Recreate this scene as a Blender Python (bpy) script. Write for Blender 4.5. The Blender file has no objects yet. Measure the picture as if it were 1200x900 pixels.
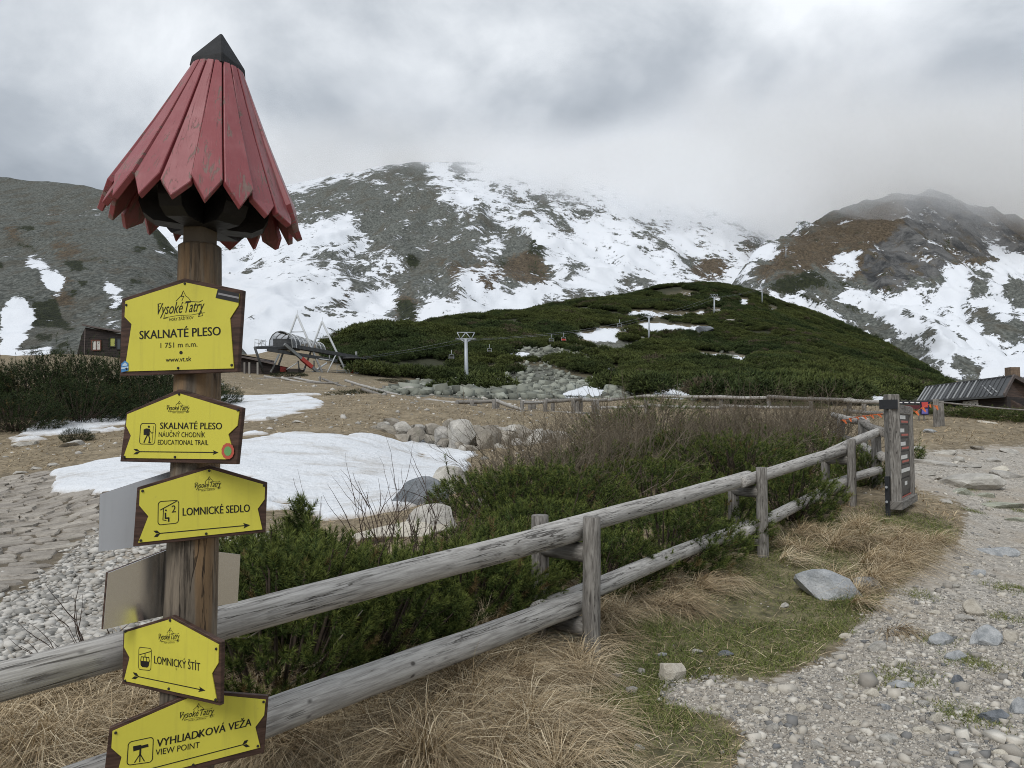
import bpy, bmesh, math, random
import numpy as np
from math import radians, sin, cos, pi
from mathutils import Vector, Matrix

scene = bpy.context.scene
COL = scene.collection
FPX, PITCH, EYE = 902.0, radians(3.3), 1.6          # focal length in photo pixels, camera pitch, eye height

# ------------------------------------------------------------------ camera, sky, sun, exposure
cam_data = bpy.data.cameras.new('camera')
cam = bpy.data.objects.new('camera', cam_data); COL.objects.link(cam)
cam.location = (0, 0, EYE); cam.rotation_euler = (radians(90) + PITCH, 0, 0)
cam_data.sensor_width = 36.0; cam_data.lens = FPX / 1200.0 * 36.0
cam_data.clip_start = 0.05; cam_data.clip_end = 20000
scene.camera = cam

SUN_EL, SUN_AZ = radians(44), radians(205)           # behind the viewer's left shoulder, veiled by cloud
world = bpy.data.worlds.new('World'); scene.world = world; world.use_nodes = True
def build_world():
    nt = world.node_tree; n = nt.nodes; l = nt.links; n.clear()
    out = n.new('ShaderNodeOutputWorld')
    sky = n.new('ShaderNodeTexSky'); sky.sky_type = 'NISHITA'; sky.sun_disc = False
    sky.sun_elevation = SUN_EL; sky.sun_rotation = SUN_AZ; sky.altitude = 1750
    bg0 = n.new('ShaderNodeBackground'); bg0.inputs[1].default_value = 0.10
    l.new(sky.outputs[0], bg0.inputs[0])
    tc = n.new('ShaderNodeTexCoord'); sep = n.new('ShaderNodeSeparateXYZ'); l.new(tc.outputs['Generated'], sep.inputs[0])
    # cloud deck: direction projected on a horizontal layer
    az = n.new('ShaderNodeMath'); az.operation = 'ABSOLUTE'; l.new(sep.outputs[2], az.inputs[0])
    ad = n.new('ShaderNodeMath'); ad.inputs[1].default_value = 0.75; l.new(az.outputs[0], ad.inputs[0])
    dx = n.new('ShaderNodeMath'); dx.operation = 'DIVIDE'; l.new(sep.outputs[0], dx.inputs[0]); l.new(ad.outputs[0], dx.inputs[1])
    dy = n.new('ShaderNodeMath'); dy.operation = 'DIVIDE'; l.new(sep.outputs[1], dy.inputs[0]); l.new(ad.outputs[0], dy.inputs[1])
    cb = n.new('ShaderNodeCombineXYZ'); l.new(dx.outputs[0], cb.inputs[0]); l.new(dy.outputs[0], cb.inputs[1])
    n1 = n.new('ShaderNodeTexNoise'); n1.inputs['Scale'].default_value = 1.9; n1.inputs['Detail'].default_value = 7; n1.inputs['Roughness'].default_value = 0.5
    n1.inputs['Distortion'].default_value = 0.35; n1.noise_dimensions = '4D'; n1.inputs['W'].default_value = 3.7
    n2 = n.new('ShaderNodeTexNoise'); n2.inputs['Scale'].default_value = 5.2; n2.inputs['Detail'].default_value = 8; n2.inputs['Roughness'].default_value = 0.55
    n2.inputs['Distortion'].default_value = 0.25
    l.new(cb.outputs[0], n1.inputs['Vector']); l.new(cb.outputs[0], n2.inputs['Vector'])
    mx = n.new('ShaderNodeMath'); mx.operation = 'MULTIPLY_ADD'; mx.inputs[1].default_value = 0.46
    l.new(n2.outputs[0], mx.inputs[0]); l.new(n1.outputs[0], mx.inputs[2])
    cr = n.new('ShaderNodeValToRGB'); l.new(mx.outputs[0], cr.inputs[0])
    e = cr.color_ramp.elements
    e[0].position = 0.54; e[0].color = (0.225, 0.255, 0.292, 1)
    e[1].position = 0.88; e[1].color = (0.76, 0.79, 0.82, 1)
    m = cr.color_ramp.elements.new(0.70); m.color = (0.39, 0.425, 0.465, 1)
    bg1 = n.new('ShaderNodeBackground'); bg1.inputs[1].default_value = 1.0; l.new(cr.outputs[0], bg1.inputs[0])
    ms = n.new('ShaderNodeMixShader'); ms.inputs[0].default_value = 0.95
    l.new(bg0.outputs[0], ms.inputs[1]); l.new(bg1.outputs[0], ms.inputs[2]); l.new(ms.outputs[0], out.inputs[0])
build_world()
sun_data = bpy.data.lights.new('sun', 'SUN'); sun_data.energy = 1.5; sun_data.angle = radians(30); sun_data.color = (1.0, 0.975, 0.94)
sun = bpy.data.objects.new('sun', sun_data); COL.objects.link(sun)
sun.rotation_euler = (radians(90) - SUN_EL, 0, -SUN_AZ + pi)
sd = Vector((sin(SUN_AZ) * cos(SUN_EL), cos(SUN_AZ) * cos(SUN_EL), sin(SUN_EL)))
sun.rotation_euler = sd.to_track_quat('Z', 'Y').to_euler()

scene.view_settings.view_transform = 'Standard'; scene.view_settings.look = 'None'
scene.view_settings.exposure = 0.38; scene.view_settings.gamma = 1.0; scene.view_settings.use_curve_mapping = False
scene.render.engine = 'CYCLES'
cy = scene.cycles
cy.use_denoising = True; cy.filter_width = 1.0; cy.denoising_prefilter = 'FAST'
try: cy.denoiser = 'OPENIMAGEDENOISE'
except Exception: pass
cy.max_bounces = 16; cy.diffuse_bounces = 3; cy.glossy_bounces = 3; cy.transmission_bounces = 4; cy.transparent_max_bounces = 8
cy.volume_bounces = 16; cy.volume_step_rate = 1.0; cy.volume_max_steps = 128
cy.use_adaptive_sampling = True; cy.adaptive_threshold = 0.01
cy.caustics_reflective = False; cy.caustics_refractive = False

# ------------------------------------------------------------------ helpers: camera geometry
CP, SP = cos(PITCH), sin(PITCH)
def ray(px, py):
    cx = (px - 600.0) / FPX; cz = (450.0 - py) / FPX
    return np.array([cx + 0 * cz, CP - cz * SP + 0 * cx, SP + cz * CP + 0 * cx])
def at(px, py, Y):
    d = ray(px, py); s = Y / d[1]
    return Vector((d[0] * s, Y, EYE + d[2] * s))
def proj(x, y, z):
    zz = z - EYE
    dep = y * CP + zz * SP; up = -y * SP + zz * CP
    dep = np.maximum(dep, 1e-3)
    return 600 + FPX * x / dep, 450 - FPX * up / dep
def on_plane(px, py, o, nrm):
    d = Vector(ray(px, py)); c = Vector((0, 0, EYE))
    return c + d * ((Vector(o) - c).dot(nrm) / d.dot(nrm))

# numpy value noise
_rs = np.random.RandomState(7)
_perm = _rs.rand(256, 256)
def vnoise(x, y):
    x = np.asarray(x, float); y = np.asarray(y, float)
    xi = np.floor(x).astype(int); yi = np.floor(y).astype(int)
    fx = x - xi; fy = y - yi
    fx = fx * fx * (3 - 2 * fx); fy = fy * fy * (3 - 2 * fy)
    a = _perm[xi % 256, yi % 256]; b = _perm[(xi + 1) % 256, yi % 256]
    c = _perm[xi % 256, (yi + 1) % 256]; d = _perm[(xi + 1) % 256, (yi + 1) % 256]
    return (a * (1 - fx) + b * fx) * (1 - fy) + (c * (1 - fx) + d * fx) * fy
def fbm(x, y, o=4):
    v = 0; a = 0.5; s = 0
    for k in range(o):
        v = v + a * vnoise(x * 2 ** k + 17.3 * k, y * 2 ** k + 5.1 * k); s += a; a *= 0.5
    return v / s - 0.5

# outlines of patches seen in the photograph, blurred into soft masks that are sampled once at the ground's vertices
MX0, MX1, MY0, MY1, MS = -300, 1500, 150, 950, 2
def raster(polys, blur=2):
    xs = np.arange(MX0, MX1, MS); ys = np.arange(MY0, MY1, MS)
    gx, gy = np.meshgrid(xs, ys); m = np.zeros(gx.shape, bool)
    for p in polys:
        p = np.array(p, float); inside = np.zeros(gx.shape, bool)
        x1, y1 = p[-1]
        for x2, y2 in p:
            if y1 != y2:
                c = ((y1 > gy) != (y2 > gy)) & (gx < (x2 - x1) * (gy - y1) / (y2 - y1) + x1)
                inside ^= c
            x1, y1 = x2, y2
        m |= inside
    m = m.astype(float)
    k = max(1, int(blur))
    for _ in range(2):
        for ax in (0, 1):
            s = sum(np.roll(m, j, ax) for j in range(-k, k + 1)); m = s / (2 * k + 1)
    return m
def sample(m, px, py):
    fx = np.clip((px - MX0) / MS, 0, m.shape[1] - 1.001); fy = np.clip((py - MY0) / MS, 0, m.shape[0] - 1.001)
    xi = fx.astype(int); yi = fy.astype(int); fx = fx - xi; fy = fy - yi
    return (m[yi, xi] * (1 - fx) + m[yi, xi + 1] * fx) * (1 - fy) + (m[yi + 1, xi] * (1 - fx) + m[yi + 1, xi + 1] * fx) * fy

# ------------------------------------------------------------------ helpers: meshes and objects
def set_props(o, label=None, cat=None, group=None, kind=None):
    if label: o['label'] = label
    if cat: o['category'] = cat
    if group: o['group'] = group
    if kind: o['kind'] = kind
    return o
def link(o, parent=None):
    COL.objects.link(o)
    if parent is not None: o.parent = parent
    return o
def empty(name, loc=(0, 0, 0), parent=None, **kw):
    o = bpy.data.objects.new(name, None); o.empty_display_size = 0.1
    link(o, parent); o.location = loc
    return set_props(o, **kw)
def np_mesh(name, verts, faces, mat=None, smooth=False, attrs=None):
    """verts (n,3); faces (m,3) or (m,4) int array"""
    me = bpy.data.meshes.new(name)
    verts = np.asarray(verts, np.float32); faces = np.asarray(faces, np.int32)
    k = faces.shape[1]
    me.vertices.add(len(verts)); me.vertices.foreach_set('co', verts.ravel())
    me.loops.add(faces.size); me.loops.foreach_set('vertex_index', faces.ravel())
    me.polygons.add(len(faces))
    me.polygons.foreach_set('loop_start', np.arange(0, faces.size, k, dtype=np.int32))
    me.polygons.foreach_set('loop_total', np.full(len(faces), k, np.int32))
    if smooth: me.polygons.foreach_set('use_smooth', np.ones(len(faces), bool))
    for an, av in (attrs or {}).items():
        a = me.attributes.new(an, 'FLOAT', 'POINT'); a.data.foreach_set('value', np.asarray(av, np.float32))
    me.update(calc_edges=True)
    if mat: me.materials.append(mat)
    return me
def np_obj(name, verts, faces, mat, parent=None, smooth=False, attrs=None, **kw):
    o = bpy.data.objects.new(name, np_mesh(name, verts, faces, mat, smooth, attrs)); link(o, parent)
    return set_props(o, **kw)
def bm_obj(name, bm, mat, parent=None, smooth=False, **kw):
    bmesh.ops.recalc_face_normals(bm, faces=bm.faces[:])
    me = bpy.data.meshes.new(name); bm.to_mesh(me); bm.free()
    if mat: me.materials.append(mat)
    if smooth:
        for p in me.polygons: p.use_smooth = True
    o = bpy.data.objects.new(name, me); link(o, parent)
    return set_props(o, **kw)
def V(*a): return Vector(a)
def bm_box(bm, c, s, rot=None):
    r = bmesh.ops.create_cube(bm, size=1.0)
    M = Matrix.Translation(Vector(c)) @ (rot.to_4x4() if rot is not None else Matrix.Identity(4)) @ Matrix.Diagonal((s[0], s[1], s[2], 1))
    bmesh.ops.transform(bm, matrix=M, verts=r['verts']); return r['verts']
def frame_from(d, up=(0, 0, 1)):
    d = Vector(d).normalized(); up = Vector(up)
    if abs(d.dot(up)) > 0.98: up = Vector((0, 1, 0))
    x = up.cross(d).normalized(); y = d.cross(x)
    return x, y, d
def bm_beam(bm, a, b, w, h, up=(0, 0, 1)):
    a = Vector(a); b = Vector(b); x, y, d = frame_from(b - a, up); vs = []
    for p in (a, b):
        for sx, sy in ((-1, -1), (1, -1), (1, 1), (-1, 1)):
            vs.append(bm.verts.new(p + x * (sx * w / 2) + y * (sy * h / 2)))
    for f in ((0, 3, 2, 1), (4, 5, 6, 7), (0, 1, 5, 4), (1, 2, 6, 5), (2, 3, 7, 6), (3, 0, 4, 7)):
        bm.faces.new([vs[i] for i in f])
    return vs
def bm_tube(bm, pts, rad, n=8, cap=True):
    pts = [Vector(p) for p in pts]
    if not hasattr(rad, '__len__'): rad = [rad] * len(pts)
    rings = []; up = Vector((0, 0, 1)) if abs((pts[-1] - pts[0]).normalized().z) < 0.9 else Vector((0, 1, 0))
    for i, p in enumerate(pts):
        d = (pts[min(i + 1, len(pts) - 1)] - pts[max(i - 1, 0)]).normalized()
        x = up.cross(d).normalized(); y = d.cross(x)
        rings.append([bm.verts.new(p + (x * cos(2 * pi * k / n) + y * sin(2 * pi * k / n)) * rad[i]) for k in range(n)])
    for a, b in zip(rings[:-1], rings[1:]):
        for k in range(n): bm.faces.new((a[k], a[(k + 1) % n], b[(k + 1) % n], b[k]))
    if cap:
        bm.faces.new(rings[0][::-1]); bm.faces.new(rings[-1])
    return rings
def bm_prism(bm, pts, off):
    """closed polygon pts extruded by vector off"""
    a = [bm.verts.new(Vector(p)) for p in pts]; b = [bm.verts.new(Vector(p) + Vector(off)) for p in pts]
    bm.faces.new(a); bm.faces.new(b[::-1]); k = len(a)
    for i in range(k): bm.faces.new((a[i], b[i], b[(i + 1) % k], a[(i + 1) % k]))
def tube_obj(name, pts, rad, mat, parent=None, n=8, **kw):
    bm = bmesh.new(); bm_tube(bm, pts, rad, n); o = bm_obj(name, bm, mat, parent, **kw)
    for p in o.data.polygons: p.use_smooth = len(p.vertices) == 4
    return o
def beam_obj(name, a, b, w, h, mat, parent=None, up=(0, 0, 1), bevel=0.0, **kw):
    bm = bmesh.new(); bm_beam(bm, a, b, w, h, up)
    if bevel: bmesh.ops.bevel(bm, geom=bm.edges[:], offset=bevel, segments=1, affect='EDGES')
    return bm_obj(name, bm, mat, parent, **kw)
def copy_tree(o, parent=None):
    c = o.copy(); COL.objects.link(c); c.parent = parent
    for ch in [x for x in bpy.data.objects if x.parent == o]: copy_tree(ch, c)
    return c

# ------------------------------------------------------------------ helpers: materials
class NT:
    def __init__(s, name):
        s.m = bpy.data.materials.new(name); s.m.use_nodes = True; s.nt = s.m.node_tree; s.n = s.nt.nodes; s.l = s.nt.links; s.n.clear()
        s.out = s.n.new('ShaderNodeOutputMaterial'); s.b = s.n.new('ShaderNodeBsdfPrincipled'); s.l.new(s.b.outputs[0], s.out.inputs[0])
        s.b.inputs['Roughness'].default_value = 0.85; s.b.inputs['Specular IOR Level'].default_value = 0.25
    def new(s, t, **kw):
        x = s.n.new('ShaderNode' + t)
        for k, v in kw.items(): setattr(x, k, v)
        return x
    def put(s, sock, v):
        if hasattr(v, 'links') or isinstance(v, bpy.types.NodeSocket): s.l.new(v, sock)
        else:
            if isinstance(v, (tuple, list)) and len(v) == 3 and sock.type == 'RGBA': v = (*v, 1)
            sock.default_value = v
    def coord(s, kind='Object', scale=None):
        c = s.new('TexCoord').outputs[kind]
        if scale is not None:
            mp = s.new('Mapping'); s.l.new(c, mp.inputs[0]); mp.inputs['Scale'].default_value = scale; c = mp.outputs[0]
        return c
    def pos(s, scale=None):
        c = s.new('NewGeometry').outputs['Position']
        if scale is not None:
            mp = s.new('Mapping'); s.l.new(c, mp.inputs[0]); mp.inputs['Scale'].default_value = scale; c = mp.outputs[0]
        return c
    def noise(s, vec, scale=5, detail=4, rough=0.55, dist=0.0):
        x = s.new('TexNoise'); s.l.new(vec, x.inputs['Vector'])
        x.inputs['Scale'].default_value = scale; x.inputs['Detail'].default_value = detail; x.inputs['Roughness'].default_value = rough; x.inputs['Distortion'].default_value = dist
        return x.outputs[0]
    def voro(s, vec, scale=5, feature='F1', out=0, rand=1.0):
        x = s.new('TexVoronoi'); x.feature = feature; s.l.new(vec, x.inputs['Vector']); x.inputs['Scale'].default_value = scale
        x.inputs['Randomness'].default_value = rand
        return x.outputs[out]
    def math(s, op, a, b=None, c=None, clamp=False):
        x = s.new('Math'); x.operation = op; x.use_clamp = clamp
        for i, v in enumerate((a, b, c)):
            if v is not None: s.put(x.inputs[i], v)
        return x.outputs[0]
    def ramp(s, fac, stops):
        x = s.new('ValToRGB'); s.put(x.inputs[0], fac); e = x.color_ramp.elements
        while len(e) < len(stops): e.new(0.5)
        for q, (p, c) in zip(e, stops):
            q.position = p
            q.color = (*c, 1) if hasattr(c, '__len__') else (c, c, c, 1)
        return x.outputs[0]
    def step(s, v, lo, hi):
        x = s.new('MapRange'); x.interpolation_type = 'SMOOTHSTEP'; s.put(x.inputs[0], v); s.put(x.inputs[1], lo); s.put(x.inputs[2], hi)
        return x.outputs[0]
    def mix(s, f, a, b, blend='MIX'):
        x = s.new('Mix'); x.data_type = 'RGBA'; x.blend_type = blend
        s.put(x.inputs[0], f); s.put(x.inputs[6], a); s.put(x.inputs[7], b)
        return x.outputs[2]
    def attr(s, name): 
        x = s.new('Attribute'); x.attribute_name = name; return x.outputs['Fac']
    def objrand(s): return s.new('ObjectInfo').outputs['Random']
    def bump(s, h, strength=0.3, dist=0.02):
        x = s.new('Bump'); x.inputs['Strength'].default_value = strength; x.inputs['Distance'].default_value = dist; s.l.new(h, x.inputs['Height'])
        s.l.new(x.outputs[0], s.b.inputs['Normal'])
    def base(s, c): s.put(s.b.inputs['Base Color'], c)
    def rough(s, r): s.put(s.b.inputs['Roughness'], r)
def simple(name, col, rough=0.7, var=0.15, scale=20, metal=0.0, spec=0.3, bump=0.0):
    t = NT(name); c = t.coord()
    n = t.noise(c, scale, 5, 0.6)
    d = tuple(x * (1 - var) for x in col); e = tuple(min(1, x * (1 + var)) for x in col)
    t.base(t.ramp(n, [(0.3, d), (0.7, e)])); t.rough(rough); t.b.inputs['Metallic'].default_value = metal; t.b.inputs['Specular IOR Level'].default_value = spec
    if bump: t.bump(n, bump, 0.01)
    return t.m
# ================================================================== ground: one sheet, heights interpolated from surveyed points
GP = [(1200,900,3.65),(900,900,3.65),(600,900,3.65),(300,900,3.6),(0,900,3.55),(690,770,5.6),(895,652,9.0),(998,592,11.7),(1048,602,11.0),(950,700,7.6),
 (1200,760,5.8),(1200,690,8.0),(1180,640,10.4),(1130,590,13),(1130,560,15.5),(1120,525,19.5),(1150,497,25),(1190,507,23),(1350,760,5.9),(1350,560,16),(1350,505,25),
 (0,830,4.4),(60,740,6.2),(150,640,10),(30,660,9.3),(60,600,13),(0,562,17.5),(130,575,14),(-150,600,13),(-150,560,18),(-200,800,4.9),
 (380,605,12),(300,560,15),(430,512,22.5),(100,530,20.5),(250,507,23.5),(480,610,9.5),(560,650,8),(400,690,7),(250,760,5.3),
 (100,497,27),(330,472,35),(60,482,30),(0,472,33),(500,524,24.0),(500,497,26.5),(560,490,30),(640,487,34),(720,487,38),
 (380,462,50),(300,450,70),(420,450,85),(400,441,103),(300,440,100),(120,420,90),(0,420,90),(-200,430,100),
 (546,457,110),(470,463,70),(620,460,80),(700,460,90),(760,458,80),(850,487,28),(850,468,70),(950,472,60),
 (1000,485,32),(1000,470,60),(1080,473,60),(1160,481,62),(1250,483,62),(1300,492,40),(780,570,13),(780,520,20),(650,540,19),(950,525,19),
 (390,413,170),(430,399,190),(480,388,215),(560,377,240),(640,367,270),(700,358,310),(770,346,360),(850,337,420),(900,350,420),(940,366,400),(1000,392,370),(1060,420,340),(1100,445,300),
 (480,432,135),(560,425,150),(560,402,190),(640,420,150),(640,396,210),(760,402,240),(760,440,130),(837,373,300),(837,420,190),(893,354,370),(900,440,130),(950,405,250),(1000,405,300),(1000,440,170),(1060,432,260),(1085,448,230),(1050,463,110),(1100,464,150),
 (850,390,620),(700,395,520),(560,410,420),(450,420,350),(1000,440,600),(1100,480,520),(300,432,250),(100,425,200),(0,425,200),(-200,430,250),(1250,480,250),(200,425,130),(0,418,130)]
GX = [(0,0.5,0),(2.5,1,0),(-2.5,1,0),(0,2,0),(-1.1,2.6,-0.02),(-4,3,-0.05),(5,3,0.0),(8,3,0.05),(-8,4,-0.1)]
_c = []
for px, py, Y in GP:
    p = at(px, py, Y); _c.append((p.x, p.y, p.z))
_c = np.array(_c + GX, float)
def _uv(x, y):
    r = np.hypot(x, y); az = np.clip(np.arctan2(x, np.maximum(y, 0.05 * r + 1e-6)), -0.85, 0.85)
    return az * 2.6, np.log(np.minimum(r, 700) + 3.0) * 1.15, r
def _phi(d2): return 0.5 * d2 * np.log(d2 + 1e-9)
_u, _v, _r = _uv(_c[:, 0], _c[:, 1]); _q = _c[:, 2] / (_r + 6)
_n = len(_c)
_K = _phi((_u[:, None] - _u[None]) ** 2 + (_v[:, None] - _v[None]) ** 2) + np.eye(_n) * 0.0006
_P = np.stack([np.ones(_n), _u, _v], 1)
_A = np.block([[_K, _P], [_P.T, np.zeros((3, 3))]])
_w = np.linalg.solve(_A, np.concatenate([_q, np.zeros(3)]))
def ground_z(x, y, rough=True):
    x = np.atleast_1d(np.asarray(x, float)); y = np.atleast_1d(np.asarray(y, float))
    out = np.empty(x.shape); xf = x.ravel(); yf = y.ravel(); of = out.ravel()
    for i in range(0, len(xf), 20000):
        u, v, r = _uv(xf[i:i + 20000], yf[i:i + 20000])
        q = _w[_n] + _w[_n + 1] * u + _w[_n + 2] * v
        q = q + _phi((u[:, None] - _u[None]) ** 2 + (v[:, None] - _v[None]) ** 2) @ _w[:_n]
        z = q * (r + 6)
        if rough:
            a = np.clip((r - 1.0) / 6, 0, 1)
            z = z + 0.10 * a * fbm(xf[i:i + 20000] * 0.45, yf[i:i + 20000] * 0.45, 4)
            z = z + np.clip((r - 15) / 40, 0, 1) * 0.9 * fbm(xf[i:i + 20000] * 0.13, yf[i:i + 20000] * 0.13, 3)
            z = z + np.clip((r - 110) / 80, 0, 1) * 8.0 * fbm(xf[i:i + 20000] * 0.028, yf[i:i + 20000] * 0.028, 3)
        of[i:i + 20000] = z
    return of.reshape(x.shape)
def gz(x, y): return float(ground_z(x, y)[0])
def on_ground(px, Y):
    """point of the ground in image column px at distance Y"""
    x = (px - 600) / FPX * Y
    for _ in range(3):
        z = gz(x, Y); dep = Y * CP + (z - EYE) * SP; x = (px - 600) / FPX * dep
    return Vector((x, Y, gz(x, Y)))
def ground_hit(px, py, lo=2.0, hi=500):
    """first ground point along the sight line of a pixel"""
    Ys = np.exp(np.linspace(math.log(lo), math.log(hi), 500)); d = ray(px, py); s = Ys / d[1]
    x = d[0] * s; z = EYE + d[2] * s; g = ground_z(x, Ys)
    k = np.where(g >= z)[0]
    i = k[0] if len(k) else 250
    return Vector((x[i], Ys[i], g[i]))

# ---- soft masks
PATH_R = [(862,905),(880,862),(845,838),(770,822),(780,800),(850,800),(905,800),(965,775),(1000,745),(1035,700),(1085,665),(1120,640),(1140,600),(1110,578),(1068,570),(1062,545),(1075,530),(1200,522),(1500,520),(1500,960),(870,960)]
GRAVEL_L = [(-300,760),(0,712),(40,682),(118,612),(150,590),(260,605),(345,640),(330,690),(280,730),(120,770),(0,795),(-300,860)]
PAVED = [(-300,600),(0,560),(50,553),(90,560),(125,578),(185,600),(118,612),(40,682),(0,710),(-300,800)]
SNOW_N = [[(52,556),(110,535),(200,519),(300,511),(420,509),(480,515),(552,527),(545,560),(500,585),(440,600),(380,605),(300,604),(220,596),(130,580),(70,574)],
          [(8,513),(40,500),(90,490),(140,478),(190,470),(215,474),(280,460),(330,459),(372,466),(392,478),(330,489),(280,491),(200,497),(130,502),(60,512)]]
GREEN = [[(700,690),(780,650),(870,640),(960,610),(1060,600),(1130,610),(1110,650),(1040,700),(1000,745),(900,800),(770,800),(870,860),(850,905),(640,905),(640,840),(700,780)],
         [(560,484),(700,484),(720,497),(600,500),(540,498)], [(900,480),(980,478),(990,486),(900,490)]]
HILL = [(372,412),(400,398),(430,386),(480,374),(560,362),(640,354),(700,345),(770,330),(850,324),(900,340),(940,362),(1000,388),(1060,416),(1105,446),(1115,482),(980,482),(860,482),(800,470),(740,462),(640,452),(520,446),(420,440)]
HILL_SNOW = [[(532,456),(552,449),(582,450),(580,457),(550,459)],[(648,466),(690,452),(708,455),(712,464),(680,470)],[(762,464),(772,456),(800,459),(828,452),(828,464),(790,470)],
 [(740,382),(760,378),(820,384),(835,382),(830,389),(760,390)],[(734,364),(800,368),(855,361),(850,366),(800,371),(735,370)],[(812,413),(845,416),(888,420),(885,426),(850,422),(815,418)],
 [(668,388),(690,392),(706,388),(728,394),(725,400),(700,402),(680,396)],[(595,412),(622,413),(620,419),(600,419)],[(865,350),(880,352),(878,358),(866,357)],[(895,359),(915,364),(912,367),(897,363)],
 [(1000,458),(1040,462),(1060,472),(1010,472)],[(690,384),(740,386),(738,389),(700,388)],[(640,402),(662,403),(660,406),(642,405)],[(905,398),(935,402),(930,405),(908,402)],[(700,430),(735,432),(730,436),(705,434)],[(560,432),(585,430),(583,435),(562,436)],[(960,425),(985,428),(980,432),(962,429)],[(780,345),(815,343),(812,347),(784,348)],[(880,440),(915,442),(910,446),(884,444)],[(832,348),(850,351),(848,355),(834,353)],[(920,371),(930,371),(930,374),(921,374)],[(612,452),(636,452),(634,457),(616,458)]]
RUBBLE = [[(480,452),(520,446),(560,440),(590,430),(640,428),(660,436),(700,446),(740,452),(735,466),(640,470),(560,468),(490,462)],[(590,420),(600,408),(660,404),(730,396),(760,392),(745,405),(730,418),(640,422)],
 [(440,460),(470,455),(500,452),(500,466),(450,468)],[(755,455),(760,448),(840,460),(830,466)],[(930,446),(955,448),(950,453),(932,451)],[(840,412),(870,414),(868,421),(842,419)]]
PINE_GAP = [[(1052,436),(1100,452),(1110,475),(1060,470)]]
m_path = raster([PATH_R], 6); m_gravl = raster([GRAVEL_L], 4); m_paved = raster([PAVED], 2); m_green = raster(GREEN, 8)
m_snow = raster(HILL_SNOW, 1); m_hill = raster([HILL], 2); m_rub = raster(RUBBLE, 2)
m_snown = raster(SNOW_N, 2)

# ---- terrain materials
def mat_ground():
    t = NT('ground'); p = t.pos()
    n1 = t.noise(p, 0.9, 6, 0.6); n2 = t.noise(p, 7, 6, 0.65); n3 = t.noise(p, 45, 4, 0.6); n4 = t.noise(p, 0.12, 5, 0.6)
    soil = t.mix(t.step(n2, 0.35, 0.65), (0.13, 0.104, 0.068), (0.29, 0.235, 0.155))          # withered turf and soil
    soil = t.mix(t.math('MULTIPLY', t.step(n1, 0.45, 0.7), 0.6), soil, (0.35, 0.285, 0.19))
    soil = t.mix(t.math('MULTIPLY', t.step(n3, 0.55, 0.75), 0.5), soil, (0.04, 0.032, 0.022))
    green = t.mix(t.step(n2, 0.38, 0.62), (0.045, 0.055, 0.018), (0.12, 0.125, 0.045))
    c = t.mix(t.math('MULTIPLY', t.step(t.math('ADD', t.attr('green'), t.math('MULTIPLY', n1, 0.5)), 0.55, 1.1), 0.55), soil, green)
    v = t.voro(p, 26, 'F1', 1); vd = t.voro(p, 26, 'F1', 0)
    grav = t.mix(n3, (0.25, 0.225, 0.19), (0.49, 0.46, 0.41)); bw = t.new('RGBToBW'); t.l.new(v, bw.inputs[0]); grav = t.mix(0.45, grav, bw.outputs[0], 'OVERLAY')
    dust = t.mix(n2, (0.27, 0.23, 0.18), (0.43, 0.38, 0.315)); grav = t.mix(t.step(n1, 0.46, 0.7), grav, dust)
    gm = t.step(t.math('ADD', t.math('ADD', t.attr('gravel'), t.math('MULTIPLY_ADD', n2, 1.3, -0.65)), t.math('MULTIPLY_ADD', n1, 1.1, -0.55)), 0.38, 0.62)
    c = t.mix(gm, c, grav)
    c = t.mix(t.attr('paved'), c, t.mix(n2, (0.10, 0.08, 0.055), (0.17, 0.145, 0.11)))
    rub = t.mix(t.voro(p, 0.8, 'F1', 0), (0.18, 0.185, 0.16), (0.06, 0.06, 0.05))
    c = t.mix(t.step(t.math('ADD', t.attr('rubble'), t.math('MULTIPLY_ADD', n1, 0.8, -0.4)), 0.4, 0.6), c, rub)
    c = t.mix(t.attr('thicket'), c, t.mix(n1, (0.02, 0.024, 0.012), (0.05, 0.05, 0.028)))
    sm = t.step(t.math('ADD', t.attr('snow'), t.math('MULTIPLY_ADD', t.noise(p, 0.5, 5, 0.6), 0.9, -0.45)), 0.42, 0.55)
    c = t.mix(sm, c, (0.73, 0.76, 0.80))
    t.base(c); t.rough(0.9)
    h = t.math('ADD', t.math('MULTIPLY', n2, 0.6), t.math('MULTIPLY', vd, 0.5)); t.bump(t.math('ADD', h, n3), 0.5, 0.03)
    return t.m
M_GROUND = mat_ground()
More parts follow.
